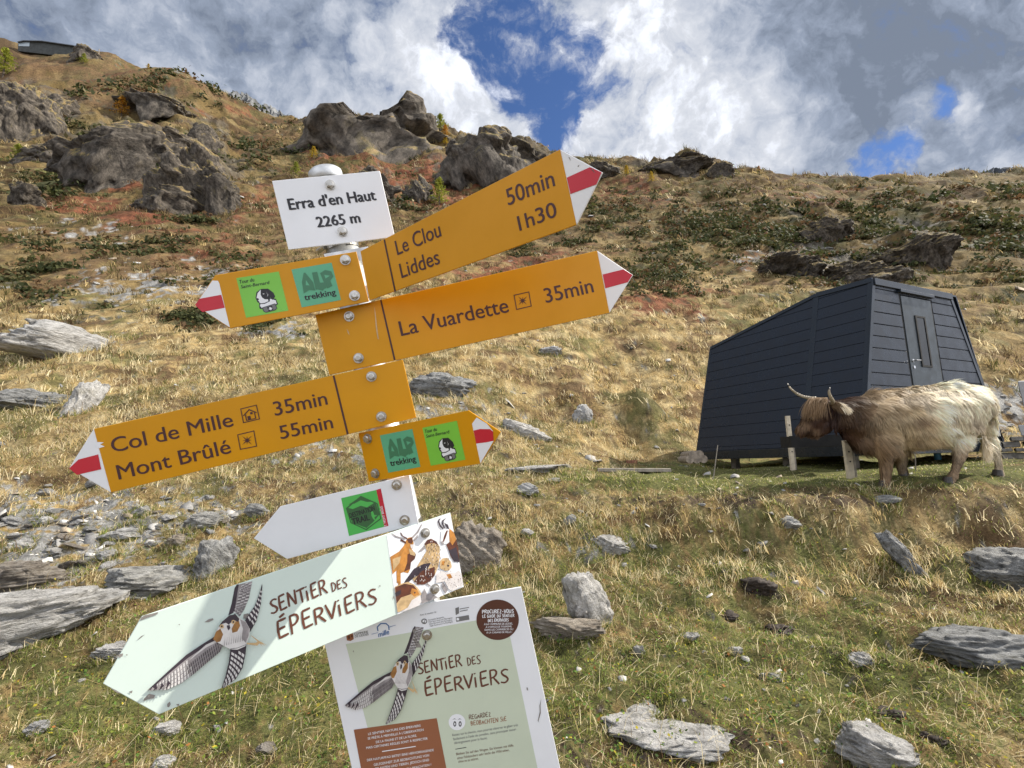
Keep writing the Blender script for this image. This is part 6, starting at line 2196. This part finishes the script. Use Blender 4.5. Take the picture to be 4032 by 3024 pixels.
# --- far ridges beyond the hill
def far_ridge(name, crest, Y, mat, seed, drop=.35):
    P = []
    n = 220
    cx = np.interp(np.linspace(0, 1, n), np.linspace(0, 1, len(crest)), [c[0] for c in crest])
    cyy = np.interp(cx, [c[0] for c in crest], [c[1] for c in crest])
    cyy = cyy + fbm2(cx / 14.0, cx * 0 + seed, seed, 4) * 2.2
    rows = []
    for dz, dy in ((1.6, -.5), (.8, -.25), (.35, -.1), (.12, -.03), (0, 0), (.5, .2), (1.4, .6)):
        row = []
        for i in range(n):
            d = rq(cx[i], cyy[i])
            p = CAM + d * (Y / d[1])
            h = Y * drop * dz * (1 + .25 * math.sin(i * .7 + dz * 9))
            row.append((p[0] * (1 + .15 * dy), p[1] + dy * Y * .3 + Y * .02 * float(vn2(np.array([i * .2]), np.array([dz * 5]), seed)[0]), p[2] - h * .3))
        rows.append(row)
    V = np.array(rows).reshape(-1, 3)
    Q = np.array([[r * n + i, r * n + i + 1, (r + 1) * n + i + 1, (r + 1) * n + i] for r in range(6) for i in range(n - 1)])
    tag(np_mesh(name, V, None, Q, M[mat], None, smooth=False), kind='structure')


M['far_slate'] = principled('far_slate_slope', (.060, .068, .080), .95, var=.2, scale=.05)
M['far_scree'] = principled('far_scree_slope', (.21, .215, .22), .95, var=.3, scale=.08, col2=(.05, .052, .05))
far_ridge('mountain', [(2020, 404), (2084, 386), (2110, 377), (2142, 366), (2175, 364), (2212, 360), (2330, 350), (2480, 380)], 700, 'far_slate', 3)
far_ridge('far_ridge', [(400, 195), (440, 182), (455, 184), (480, 196), (505, 203), (525, 200), (545, 212), (560, 224), (590, 232), (615, 248), (650, 285)], 330, 'far_scree', 7)

# --- low building on the left ridge
Yb = 168
zT = lambda x, y: rq(x / 3.0, y / 3.0)


def PT(x, y, Y=Yb):
    d = zT(x, y)
    return CAM + d * (Y / d[1])


M['bld_wall'] = principled('ridge_building_wall', (.050, .055, .052), .8, var=.15, scale=1.0)
M['bld_roof'] = principled('ridge_building_roof', (.085, .095, .11), .6, var=.15, scale=1.0)
M['bld_glass'] = principled('ridge_building_glass', (.30, .36, .40), .12, var=.05, spec=.8)
bld = empty('ridge_building', tuple(PT(300, 310)), 'long low dark building with a glazed end on the top of the left ridge', 'building')
bm = bmesh.new()
prism(bm, [PT(116, 274), PT(152, 268), PT(266, 270), PT(470, 300), PT(548, 322), PT(550, 380), PT(116, 330)], (0, 7, .5))
bm_obj('wall', bm, M['bld_wall'], bld)
bm = bmesh.new()
for a, b in (((112, 272), (152, 264)), ((152, 264), (268, 266)), ((268, 266), (472, 296)), ((472, 296), (552, 318))):
    pa, pb_ = PT(*a, Yb - .7), PT(*b, Yb - .7)
    prism(bm, [pa, pb_, pb_ + np.array([0, 9, .5]), pa + np.array([0, 9, .5])], (0, 0, .28))
bm_obj('roof', bm, M['bld_roof'], bld)
bm = bmesh.new()
prism(bm, [PT(120, 278, Yb - .12), PT(154, 271, Yb - .12), PT(192, 271, Yb - .12), PT(190, 300, Yb - .12), PT(120, 298, Yb - .12)], (0, .1, 0))
bm_obj('window', bm, M['bld_glass'], bld)
bm = bmesh.new()
p = hit(215, 118)
d = PT(643, 318, p[1])
tube(bm, (d[0], p[1], d[2] - 5), d, .16, .12, seg=8)
bm.verts.ensure_lookup_table()
tag(bm_obj('marker_pole', bm, M['timber_grey'], None), 'thin marker pole on the left ridge right of the low building', 'pole')

# --- small larches
def leafmat(name, tl=.35):
    m = bpy.data.materials.new(name)
    m.use_nodes = True
    t = NT(m.node_tree)
    at = t.n('ShaderNodeAttribute', attribute_name='tint').outputs['Color']
    df = t.n('ShaderNodeBsdfPrincipled', {'Base Color': at, 'Roughness': .75, 'Specular IOR Level': .2})
    tr = t.n('ShaderNodeBsdfTranslucent', {'Color': at})
    t.n('ShaderNodeOutputMaterial', {'Surface': t.n('ShaderNodeMixShader', {0: tl, 1: df.outputs[0], 2: tr.outputs[0]}).outputs[0]})
    return m


M['leaf'] = leafmat('foliage', .3)
M['grass'] = leafmat('grass_blades', .5)
M['bark'] = principled('larch_bark', (.10, .075, .055), .9, var=.25, scale=8)


def quads_cloud(P, N_dir, size, col, aspect=1.6, seed=0):
    """small leaf quads centred on P facing about N_dir"""
    rg = np.random.default_rng(seed)
    n = len(P)
    N_dir = N_dir + rg.normal(0, .55, (n, 3))
    N_dir /= np.linalg.norm(N_dir, axis=1)[:, None]
    t1 = np.cross(N_dir, rg.normal(size=(n, 3)))
    t1 /= np.linalg.norm(t1, axis=1)[:, None]
    t2 = np.cross(N_dir, t1)
    s1 = (size * .5)[:, None] * t1
    s2 = (size * .5 / aspect)[:, None] * t2
    V = np.stack([P - s1, P - s2 * 1.0, P + s1, P + s2], 1).reshape(-1, 3)
    Q = np.arange(n * 4).reshape(-1, 4)
    return V, Q, np.repeat(col, 4, axis=0)


def larch_meshes(seed, c0, c1):
    rg = np.random.default_rng(seed)
    P, Nn = [], []
    for k in range(46):
        z = .12 + .86 * (k / 46) ** .9
        R0 = .30 * (1 - z) ** .8 * rg.uniform(.6, 1.2) + .02
        a = k * 2.4 + rg.uniform(-.4, .4)
        for j in range(14):
            t_ = rg.uniform(.1, 1)
            P.append((math.cos(a) * R0 * t_ + rg.normal(0, .018), math.sin(a) * R0 * t_ + rg.normal(0, .018), z - .05 * t_ + rg.normal(0, .018)))
            Nn.append((math.cos(a) * .4, math.sin(a) * .4, .8))
    P, Nn = np.array(P), np.array(Nn)
    f = rg.random(len(P))
    col = lerp(np.array(c0)[None], np.array(c1)[None], f) * (.75 + .5 * rg.random((len(P), 1)))
    return quads_cloud(P, Nn, rg.uniform(.04, .075, len(P)), col, 2.2, seed)


LV = [larch_meshes(1, (.50, .32, .03), (.40, .33, .05)), larch_meshes(2, (.48, .21, .02), (.40, .24, .04)), larch_meshes(3, (.30, .30, .045), (.22, .26, .05))]
larch_parts = []
for i, (V, Q, cc) in enumerate(LV):
    cr_ = np_mesh('crown', V, None, Q, M['leaf'], cc)
    bm = bmesh.new()
    tube(bm, (0, 0, -.06), (0, 0, .95), .018, .003, 8)
    me = bpy.data.meshes.new('trunk')
    bm.to_mesh(me)
    bm.free()
    me.materials.append(M['bark'])
    larch_parts.append((cr_.data, me))
    bpy.data.objects.remove(cr_)
LARCH = [(262, 254, 44, 1, 'orange larch sapling above the broad streaked crag'), (639, 382, 30, 2, 'greenish yellow larch just left of the white place sign'), (677, 343, 26, 0, 'bright yellow larch above the cap of the signpost'),
         (699, 322, 18, 0, 'yellow larch on the hollow slope below the saddle'), (669, 303, 20, 0, 'yellow larch highest on the saddle slope left of the peak'), (683, 284, 14, 0, 'tiny yellow larch right below the saddle skyline'),
         (951, 284, 36, 2, 'yellow green larch growing on the skyline between peak and rock tower'), (962, 296, 24, 1, 'orange larch below the skyline larch in the gully'), (962, 314, 20, 0, 'lowest yellow larch in the gully between the rock towers'),
         (1003, 372, 20, 0, 'small yellow larch under the second rock tower'), (1062, 393, 32, 2, 'pale green larch at the foot of the rock tower by the sign edge'), (949, 444, 56, 2, 'largest yellow green larch, right of the white place sign'),
         (1408, 393, 22, 0, 'yellow larch on the right slope below the skyline knoll'), (1354, 378, 20, 0, 'thin yellow larch left of the skyline knoll'), (6, 168, 62, 2, 'yellow green larch at the left edge below the ridge'),
         (36, 352, 40, 2, 'yellow green larch on the grassy rib near the left edge'), (180, 139, 22, 2, 'green larch on the slope just under the ridge building'), (1640, 372, 12, 1, 'tiny orange shrub tree on the right skyline'), (320, 150, 12, 0, 'tiny yellow larch on the left skyline')]
for x, y, hp_, kind, lab in LARCH:
    b = hit(x, y)
    h = hp_ * ((b - CAM) @ FWD) / 1124.66 * 1.15
    root = empty('larch_tree', tuple(b), lab, 'tree', 'small autumn larches on the mountain')
    root.scale = (h * 1.7, h * 1.7, h)
    root.rotation_euler = (0, 0, x * .37)
    for nm, me in (('crown', larch_parts[kind][0]), ('trunk', larch_parts[kind][1])):
        o = bpy.data.objects.new(nm, me)
        C.objects.link(o)
        o.parent = root

# --- dung pats
M['dung'] = principled('dung', (.035, .022, .014), .8, var=.3, scale=30, bump=.5, bscale=40)
for x0, y0, x1, y1, lab in ((1606, 1240, 1682, 1282, 'largest dark dung pat on the bank below the cabin'), (1548, 1318, 1600, 1340, 'dark dung pat left of the flat round one in the turf'), (1664, 1342, 1716, 1370, 'round dark dung pat in the middle of the turf'),
                            (1908, 1530, 1958, 1556, 'dark dung pat touching the jagged white rock'), (2010, 1584, 2062, 1612, 'dark dung pat at the right of the jagged white rock'), (1865, 1036, 1885, 1042, 'small dung pat on the grass under the cow')):
    p, f, sv = rock_shape(int(x0), None, 4, 3, .16, (0, 0), .10, 5.0)
    b = hit((x0 + x1) / 2, y1)
    dist = (b - CAM) @ FWD
    me = rock_mesh('dung_pat', (p, f, sv), ((x1 - x0) / 1124 * dist, (x1 - x0) / 1124 * dist * .8, (y1 - y0) / 1124 * dist * .8), M['dung'], True)
    o = bpy.data.objects.new('dung_pat', me)
    C.objects.link(o)
    o.location = (b[0], b[1] + .05, b[2] - .02)
    tag(o, lab, 'dung pat', 'dung pats in the pasture')
# ------------------------------------------------------------------ loose stones
def in_zone(n, z, rg):
    x = rg.normal(z[0], z[2] * .6, n)
    y = rg.normal(z[1], z[3] * .6, n)
    return x, y


stone_me = [rock_mesh('stone', rock_shape(300 + i, None, 3, 10, .06, (.2, i), .05, 6.0), (1, .75, .45), M[m]) for i, m in enumerate(('rock_pale', 'rock_grey', 'rock_pale', 'rock_brown', 'rock_pale', 'rock_grey', 'rock_pale'))]
SZ = [((190, 1145, 280, 105), 105, (9, 48), 'angular pale stone loose in the scree at the left', 'stones of the left scree'), ((420, 1120, 130, 60), 24, (8, 26), 'angular stone in the scree right under the left arrow sign', 'stones under the left arrow sign'),
      ((300, 625, 230, 40), 30, (5, 16), 'small pale stone on the dry slope left of the small arrow sign', 'stones on the dry slope above the long boulder'), ((950, 900, 180, 60), 30, (6, 22), 'pale stone in the meadow behind the signpost', 'stones in the meadow behind the post'),
      ((1300, 880, 170, 110), 22, (5, 16), 'small pale stone in the dry meadow left of the cabin', 'stones in the meadow left of the cabin'), ((1500, 1150, 320, 90), 26, (7, 20), 'small stone in the grassy bank below the cabin', 'stones in the bank'),
      ((1600, 1480, 420, 120), 22, (8, 22), 'small stone in the foreground turf right of the boards', 'stones in the foreground turf'), ((2140, 890, 60, 50), 16, (8, 20), 'stone of the rubble slope behind the cow rump', 'rubble stones behind the cow'), ((1800, 560, 140, 40), 18, (6, 16), 'small grey stone on the rocky slope above the cabin', 'stones on the slope above the cabin'), ((300, 1500, 250, 100), 12, (10, 30), 'pale stone in the turf below the mint board', 'stones in the left turf')]
rg = np.random.default_rng(77)
for z, n, (s0, s1), lab, grp in SZ:
    xs, ys = in_zone(n, z, rg)
    for x, y in zip(xs, ys):
        if not (-40 < x < 2250 and 395 < y < 1680):
            continue
        b = hit(x, y)
        dist = (b - CAM) @ FWD
        if dist > 120:
            continue
        s = s0 * (s1 / s0) ** rg.random() / 1124.66 * dist
        o = bpy.data.objects.new('stone', stone_me[rg.integers(len(stone_me))])
        C.objects.link(o)
        o.location = (b[0], b[1], b[2] - s * .16)
        o.scale = (s * rg.uniform(.8, 1.3), s * rg.uniform(.8, 1.3), s * rg.uniform(.45, .85))
        o.rotation_euler = (rg.normal(0, .22), rg.normal(0, .22), rg.uniform(0, 6.28))
        tag(o, lab, 'stone', grp)


# ------------------------------------------------------------------ helpers for scattering
def scatter_ground(n, r0, r1, rg, th=.92, power=0.0):
    t_ = rg.uniform(-th, th, n)
    r = np.exp(rg.uniform(math.log(r0), math.log(r1), n))
    x, y = np.sin(t_) * r, np.cos(t_) * r
    z = ground(x, y)
    p = np.stack([x, y, z], 1)
    X, Yp = scr_px(p)
    k = (X > -420) & (X < 2640) & (Yp > 40) & (Yp < 1800)
    return p[k], r[k], X[k], Yp[k]


def flakes(name, P, size, cols, rg, mat):
    """flat angular chips"""
    n = len(P)
    a = rg.uniform(0, 6.28, (n, 1)) + np.array([[0, 1.3, 2.4, 3.6, 4.9]]) + rg.normal(0, .2, (n, 5))
    rad = size[:, None] * rg.uniform(.6, 1.15, (n, 5)) * .5
    tl = rg.normal(0, .38, (n, 2))
    dx, dy = np.cos(a) * rad, np.sin(a) * rad * .75
    dz = dx * tl[:, :1] + dy * tl[:, 1:]
    th_ = (size * rg.uniform(.05, .2, n))[:, None]
    top = np.stack([P[:, :1] + dx * .85, P[:, 1:2] + dy * .85, P[:, 2:] + dz + th_], 2)
    bot = np.stack([P[:, :1] + dx, P[:, 1:2] + dy, P[:, 2:] + dz - th_ * .6], 2)
    V = np.concatenate([top, bot], 1).reshape(-1, 3)
    b = np.arange(n) * 10
    Q = np.concatenate([np.stack([b + i, b + (i + 1) % 5, b + 5 + (i + 1) % 5, b + 5 + i], 1) for i in range(5)])
    Tt = np.concatenate([np.stack([b, b + i, b + i + 1], 1) for i in (1, 2, 3)])
    return np_mesh(name, V, Tt, Q[:, ::-1], mat, np.repeat(cols, 10, axis=0))


m = bpy.data.materials.new('scree_chips')
m.use_nodes = True
t = NT(m.node_tree)
at = t.n('ShaderNodeAttribute', attribute_name='tint').outputs['Color']
po = t.n('ShaderNodeNewGeometry').outputs['Position']
cc_ = t.mix(1.0, at, t.n('ShaderNodeCombineColor', {0: t.ramp(t.noise(po, 40, 6, .7), .3, .7, .7, 1.25), 1: t.ramp(t.noise(po, 40, 6, .7), .3, .7, .7, 1.25), 2: t.ramp(t.noise(po, 40, 6, .7), .3, .7, .7, 1.25)}).outputs[0], 'MULTIPLY')
t.n('ShaderNodeOutputMaterial', {'Surface': t.n('ShaderNodeBsdfPrincipled', {'Base Color': cc_, 'Roughness': .85, 'Specular IOR Level': .3}).outputs[0]})
M['chips'] = m
rg = np.random.default_rng(5)
p, r, X, Yp = scatter_ground(62000, 2.6, 60, rg)
w_ = zone(X, Yp, Z_SCREE) + .35 * sn(p[:, 0], p[:, 1], r, .05, 231, 3)
k = (w_ > .46 + .55 * rg.random(len(p)) + .12 * sstep(8, 14, r)) | (rg.random(len(p)) < .012)
p, r = p[k], r[k]
sz = r * rg.choice([.005, .010, .019], len(p), p=[.55, .32, .13]) * (1 - .35 * sstep(8, 16, r)) * rg.uniform(.6, 1.4, len(p))
tone = rg.choice(4, len(p), p=[.4, .3, .15, .15])
cb = np.array([(.40, .385, .36), (.24, .235, .225), (.33, .27, .20), (.56, .55, .52)])[tone] * rg.uniform(.8, 1.15, (len(p), 1))
tag(flakes('scree', p, sz, cb, rg, M['chips']), kind='stuff')


# ------------------------------------------------------------------ shrubs
def shrub_mesh(seed, n=260):
    rg = np.random.default_rng(seed)
    a, u = rg.uniform(0, 6.28, n), rg.random(n) ** .6
    rr_ = u * .5 * (1 + .25 * np.sin(a * 3 + seed) + .15 * np.sin(a * 5 + seed * 2))
    h = .42 * np.sqrt(np.clip(1 - u ** 2, 0, 1)) * (.75 + .35 * np.sin(a * 2 + seed + u * 5)) + rg.normal(0, .025, n)
    P = np.stack([np.cos(a) * rr_, np.sin(a) * rr_, np.clip(h, 0, 1) * rg.uniform(.55, 1.05, n)], 1)
    Nn = P * np.array([1.4, 1.4, 1.0]) + np.array([0, 0, .25])
    Nn /= np.linalg.norm(Nn, axis=1)[:, None]
    c = np.array([(.042, .055, .020), (.060, .070, .022), (.085, .082, .030), (.10, .075, .035)])[rg.choice(4, n, p=[.4, .3, .2, .1])] * rg.uniform(.7, 1.3, (n, 1))
    return quads_cloud(P, Nn, rg.uniform(.07, .14, n), c, 1.7, seed)


SHR = [shrub_mesh(s) for s in range(6)]
shrub_me = []
for V, Q, cc in SHR:
    o = np_mesh('shrub', V, None, Q, M['leaf'], cc)
    shrub_me.append(o.data)
    bpy.data.objects.remove(o)
rg = np.random.default_rng(15)
p, r, X, Yp = scatter_ground(17000, 12, 180, rg)
wz = zone(X, Yp, Z_DARK) + .5 * sn(p[:, 0], p[:, 1], r, .07, 631, 3)
k = wz > .60 + .45 * rg.random(len(p))
p, r, X, Yp = p[k], r[k], X[k], Yp[k]
NIND = 280
LABZ = [(lambda x, y: x > 1300 and y < 660, 'low dark green juniper mat on the mountainside above the cabin', 'juniper mats on the right mountainside'), (lambda x, y: x < 700 and y > 560, 'low dark green juniper mat on the left meadow below the crags', 'juniper mats on the left meadow'),
        (lambda x, y: x < 700, 'low dark green juniper mat among the crags of the left slope', 'juniper mats on the left slope'), (lambda x, y: True, 'low dark green juniper mat on the slope behind the signs', 'juniper mats behind the signs')]
for i in range(min(NIND, len(p))):
    o = bpy.data.objects.new('juniper_shrub', shrub_me[i % 6])
    C.objects.link(o)
    s = r[i] * rg.uniform(.014, .044)
    o.location = p[i] - np.array([0, 0, .03 * s])
    o.scale = (s * rg.uniform(1.0, 1.7), s, s * rg.uniform(.6, 1.0))
    o.rotation_euler = (0, 0, rg.normal(0, .3))
    for fn_, lab, grp in LABZ:
        if fn_(X[i], Yp[i]):
            tag(o, lab, 'shrub', grp)
            break
# the rest of the low growth is one uncountable cover
allV, allQ, allC, off = [], [], [], 0
p2, r2, X2, Y2 = scatter_ground(136000, 9, 190, rg)
wz = zone(X2, Y2, Z_DARK) * 1.0 + .5 * sn(p2[:, 0], p2[:, 1], r2, .06, 631, 3) + .25 * snb(p2[:, 0] + .4 * p2[:, 1], p2[:, 2], r2, .12, 291, 3)
k = (wz > .36 + .6 * rg.random(len(p2))) & (Y2 < 760)
p2, r2 = p2[k], r2[k]
nq = 16
n = len(p2)
s = r2 * rg.uniform(.007, .018, n)
d = rg.normal(0, 1, (n, nq, 3)) * np.array([.5, .4, .22]) + np.array([0, 0, .18])
d[:, :, 2] = np.abs(d[:, :, 2])
P = (p2[:, None] + d * s[:, None, None]).reshape(-1, 3)
Nn = (d + np.array([0, 0, .3])).reshape(-1, 3)
Nn /= np.linalg.norm(Nn, axis=1)[:, None]
cs = np.array([(.045, .055, .02), (.07, .075, .025), (.10, .085, .035), (.13, .075, .035)])[rg.choice(4, n, p=[.35, .3, .2, .15])]
cs = np.repeat(cs, nq, axis=0) * rg.uniform(.7, 1.3, (n * nq, 1))
V, Q, cc = quads_cloud(P, Nn, np.repeat(s, nq) * rg.uniform(.35, .6, n * nq), cs, 1.6, 3)
tag(np_mesh('shrub_cover', V, None, Q, M['leaf'], cc), kind='stuff')


# ------------------------------------------------------------------ grass
def blades(P, h, wd, az, lean, col, curl=.5, rg=None):
    """tapered bent blades: 5 vertices each"""
    n = len(P)
    out = np.stack([np.cos(az), np.sin(az), 0 * az], 1)
    sidev = np.stack([-np.sin(az + .8), np.cos(az + .8), 0 * az], 1) * (wd / 2)[:, None]
    up_ = np.array([0, 0, 1.0])
    m1 = P + up_ * (h * .55 * np.cos(lean))[:, None] + out * (h * .55 * np.sin(lean))[:, None]
    l2 = lean + curl
    tip = m1 + up_ * (h * .5 * np.cos(l2))[:, None] + out * (h * .5 * np.sin(l2))[:, None]
    V = np.stack([P - sidev, P + sidev, m1 + sidev * .75, m1 - sidev * .75, tip], 1).reshape(-1, 3)
    b = np.arange(n) * 5
    Q = np.stack([b, b + 1, b + 2, b + 3], 1)
    T = np.stack([b + 3, b + 2, b + 4], 1)
    return V, T, Q, np.repeat(col, 5, axis=0)


GC = dict(green=np.array((.185, .245, .055)), lime=np.array((.36, .37, .09)), straw=np.array((.74, .64, .41)), gold=np.array((.56, .43, .21)), brown=np.array((.21, .14, .075)), olive=np.array((.18, .18, .06)))


def pick(n, names, pr, rg):
    return np.array([GC[k] for k in names])[rg.choice(len(names), n, p=pr)] * rg.uniform(.7, 1.3, (n, 1))


rg = np.random.default_rng(23)
# short turf near the viewer
p, r, X, Yp = scatter_ground(380000, 2.3, 13, rg)
g_ = zone(X, Yp, Z_GREEN) + .35 * sn(p[:, 0], p[:, 1], r, .08, 231, 3)
sc = np.maximum(zone(X, Yp, Z_SCREE), .8 * zone(X, Yp, Z_SOIL)) + .3 * sn(p[:, 0], p[:, 1], r, .05, 261, 3)
bare = sn(p[:, 0], p[:, 1], r, .06, 711, 3)
k = (sc < .3 + .5 * rg.random(len(p))) & (bare < .45 + .3 * rg.random(len(p)))
p, r, g_, X, Yp = p[k], r[k], g_[k], X[k], Yp[k]
n = len(p)
gr = rg.random(n) < np.clip(.30 + .85 * g_, .15, .86)
col = np.where(gr[:, None], pick(n, ('green', 'lime', 'olive'), (.38, .27, .35), rg), pick(n, ('straw', 'gold', 'brown', 'olive'), (.42, .3, .13, .15), rg))
tall = sn(p[:, 0], p[:, 1], r, .09, 811, 3)
h = np.where(gr, .032, .042) * rg.uniform(.5, 1.5, n) * (1 + .9 * np.clip(tall, -.6, 1.2)) * (r / 4) ** .45 * (1 - .6 * masks(p[:, 0], p[:, 1]))
Vg = blades(p - np.array([0, 0, .006]), h, .0042 * (r / 3.5) ** .6 * rg.uniform(.6, 1.4, n), rg.uniform(0, 6.28, n), rg.uniform(.2, 1.25, n), col, .6)
tag(np_mesh('turf_grass', Vg[0], Vg[1], Vg[2], M['grass'], Vg[3]), kind='stuff')
# taller dry tufts over the meadow and the slopes
p, r, X, Yp = scatter_ground(76000, 4.2, 190, rg)
dn = sn(p[:, 0], p[:, 1], r, .045, 411, 3) - 1.1 * zone(X, Yp, Z_DARK) - .6 * zone(X, Yp, Z_SCREE) - .5 * masks(p[:, 0], p[:, 1])
dn = dn - .55 * (1 - sstep(5.5, 10, r)) * (1 - sstep(900, 1100, X) * sstep(1060, 1120, Yp) * (1 - sstep(1250, 1330, Yp)))
dn = dn - 1.5 * (X > 1380) * sstep(975, 990, Yp) * (1 - sstep(1035, 1055, Yp))      # grazed short in front of the cabin
k = dn > -.25 + .5 * rg.random(len(p))
p, r, X, Yp = p[k], r[k], X[k], Yp[k]
nb = 9
n = len(p)
hh = np.clip(.05 * r ** .62, .08, 1.0) * rg.uniform(.5, 1.3, n)
base = np.repeat(p, nb, axis=0) + np.stack([rg.normal(0, 1, n * nb), rg.normal(0, 1, n * nb), 0 * np.zeros(n * nb)], 1) * np.repeat(hh, nb)[:, None] * .28
base[:, 2] = np.repeat(p[:, 2], nb) - np.repeat(hh, nb) * .12
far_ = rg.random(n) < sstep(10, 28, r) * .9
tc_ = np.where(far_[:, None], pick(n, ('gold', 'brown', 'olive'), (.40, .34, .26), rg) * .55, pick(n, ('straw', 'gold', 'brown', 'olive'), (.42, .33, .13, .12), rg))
cc = np.repeat(tc_, nb, axis=0) * rg.uniform(.75, 1.25, (n * nb, 1))
H = np.repeat(hh, nb) * rg.uniform(.5, 1.2, n * nb)
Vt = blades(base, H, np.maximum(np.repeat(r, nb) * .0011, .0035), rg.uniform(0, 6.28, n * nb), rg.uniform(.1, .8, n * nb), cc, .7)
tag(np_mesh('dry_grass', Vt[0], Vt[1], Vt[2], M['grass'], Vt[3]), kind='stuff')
# grass grown up round the foot of the stones
fb = []
for cx_, cy_, hw_, hd_, a_ in ROCK_AT:
    d_ = math.hypot(cx_, cy_)
    m_ = int(min(420, 130 * (hw_ + hd_) / max(.012 * d_, .05)))
    t_ = rg.uniform(0, 6.283, m_)
    e_ = rg.uniform(.80, 1.12, m_)
    lx, ly = np.cos(t_) * hw_ * e_, np.sin(t_) * hd_ * e_
    fb.append(np.stack([cx_ + lx * math.cos(a_) - ly * math.sin(a_), cy_ + lx * math.sin(a_) + ly * math.cos(a_), np.full(m_, d_)], 1))
fb = np.concatenate(fb)
pz = np.stack([fb[:, 0], fb[:, 1], ground(fb[:, 0], fb[:, 1]) - .01], 1)
n = len(pz)
Vr = blades(pz, rg.uniform(.03, .10, n) * (fb[:, 2] / 4) ** .5, .0045 * (fb[:, 2] / 3.5) ** .6, rg.uniform(0, 6.28, n), rg.uniform(.1, .9, n), pick(n, ('green', 'olive', 'straw', 'gold', 'lime'), (.28, .25, .22, .13, .12), rg), .6)
tag(np_mesh('rock_edge_grass', Vr[0], Vr[1], Vr[2], M['grass'], Vr[3]), kind='stuff')
# pale straws lying and arching over the near turf
p, r, X, Yp = scatter_ground(3200, 2.4, 7.5, rg)
n = len(p)
L = rg.uniform(.05, .22, n)
Vs = blades(p + np.array([0, 0, .012]), L, .0042 * (r / 3.5) ** .5 * rg.uniform(.7, 1.3, n), rg.uniform(0, 6.28, n), rg.uniform(.9, 1.5, n), pick(n, ('straw', 'straw', 'gold'), (.5, .3, .2), rg) * 1.15, .35)
Vu = blades(p[:900], rg.uniform(.10, .26, len(p[:900])), np.full(len(p[:900]), .0035), rg.uniform(0, 6.28, len(p[:900])), rg.uniform(0, .4, len(p[:900])), pick(len(p[:900]), ('straw', 'gold', 'brown'), (.4, .3, .3), rg), .5)
kk = len(Vs[0])
tag(np_mesh('straw', np.concatenate([Vs[0], Vu[0]]), np.concatenate([Vs[1], Vu[1] + kk]), np.concatenate([Vs[2], Vu[2] + kk]), M['grass'], np.concatenate([Vs[3], Vu[3]])), kind='stuff')
# small leafy herbs
p, r, X, Yp = scatter_ground(26000, 2.3, 6.5, rg)
k = sn(p[:, 0], p[:, 1], r, .07, 511, 3) + .3 * zone(X, Yp, Z_GREEN) > .22
p, r = p[k], r[k]
n = len(p)
P = p + np.stack([rg.normal(0, .02, n), rg.normal(0, .02, n), rg.uniform(.005, .05, n)], 1)
lc = np.array([(.10, .17, .03), (.20, .24, .04), (.36, .30, .03), (.06, .10, .025), (.30, .13, .04)])[rg.choice(5, n, p=[.36, .22, .12, .25, .05])] * rg.uniform(.75, 1.25, (n, 1))
V, Q, cc = quads_cloud(P, np.tile([[0, -.2, 1.0]], (n, 1)), rg.uniform(.012, .03, n), lc, 1.5, 8)
tag(np_mesh('herbs', V, None, Q, M['leaf'], cc), kind='stuff')
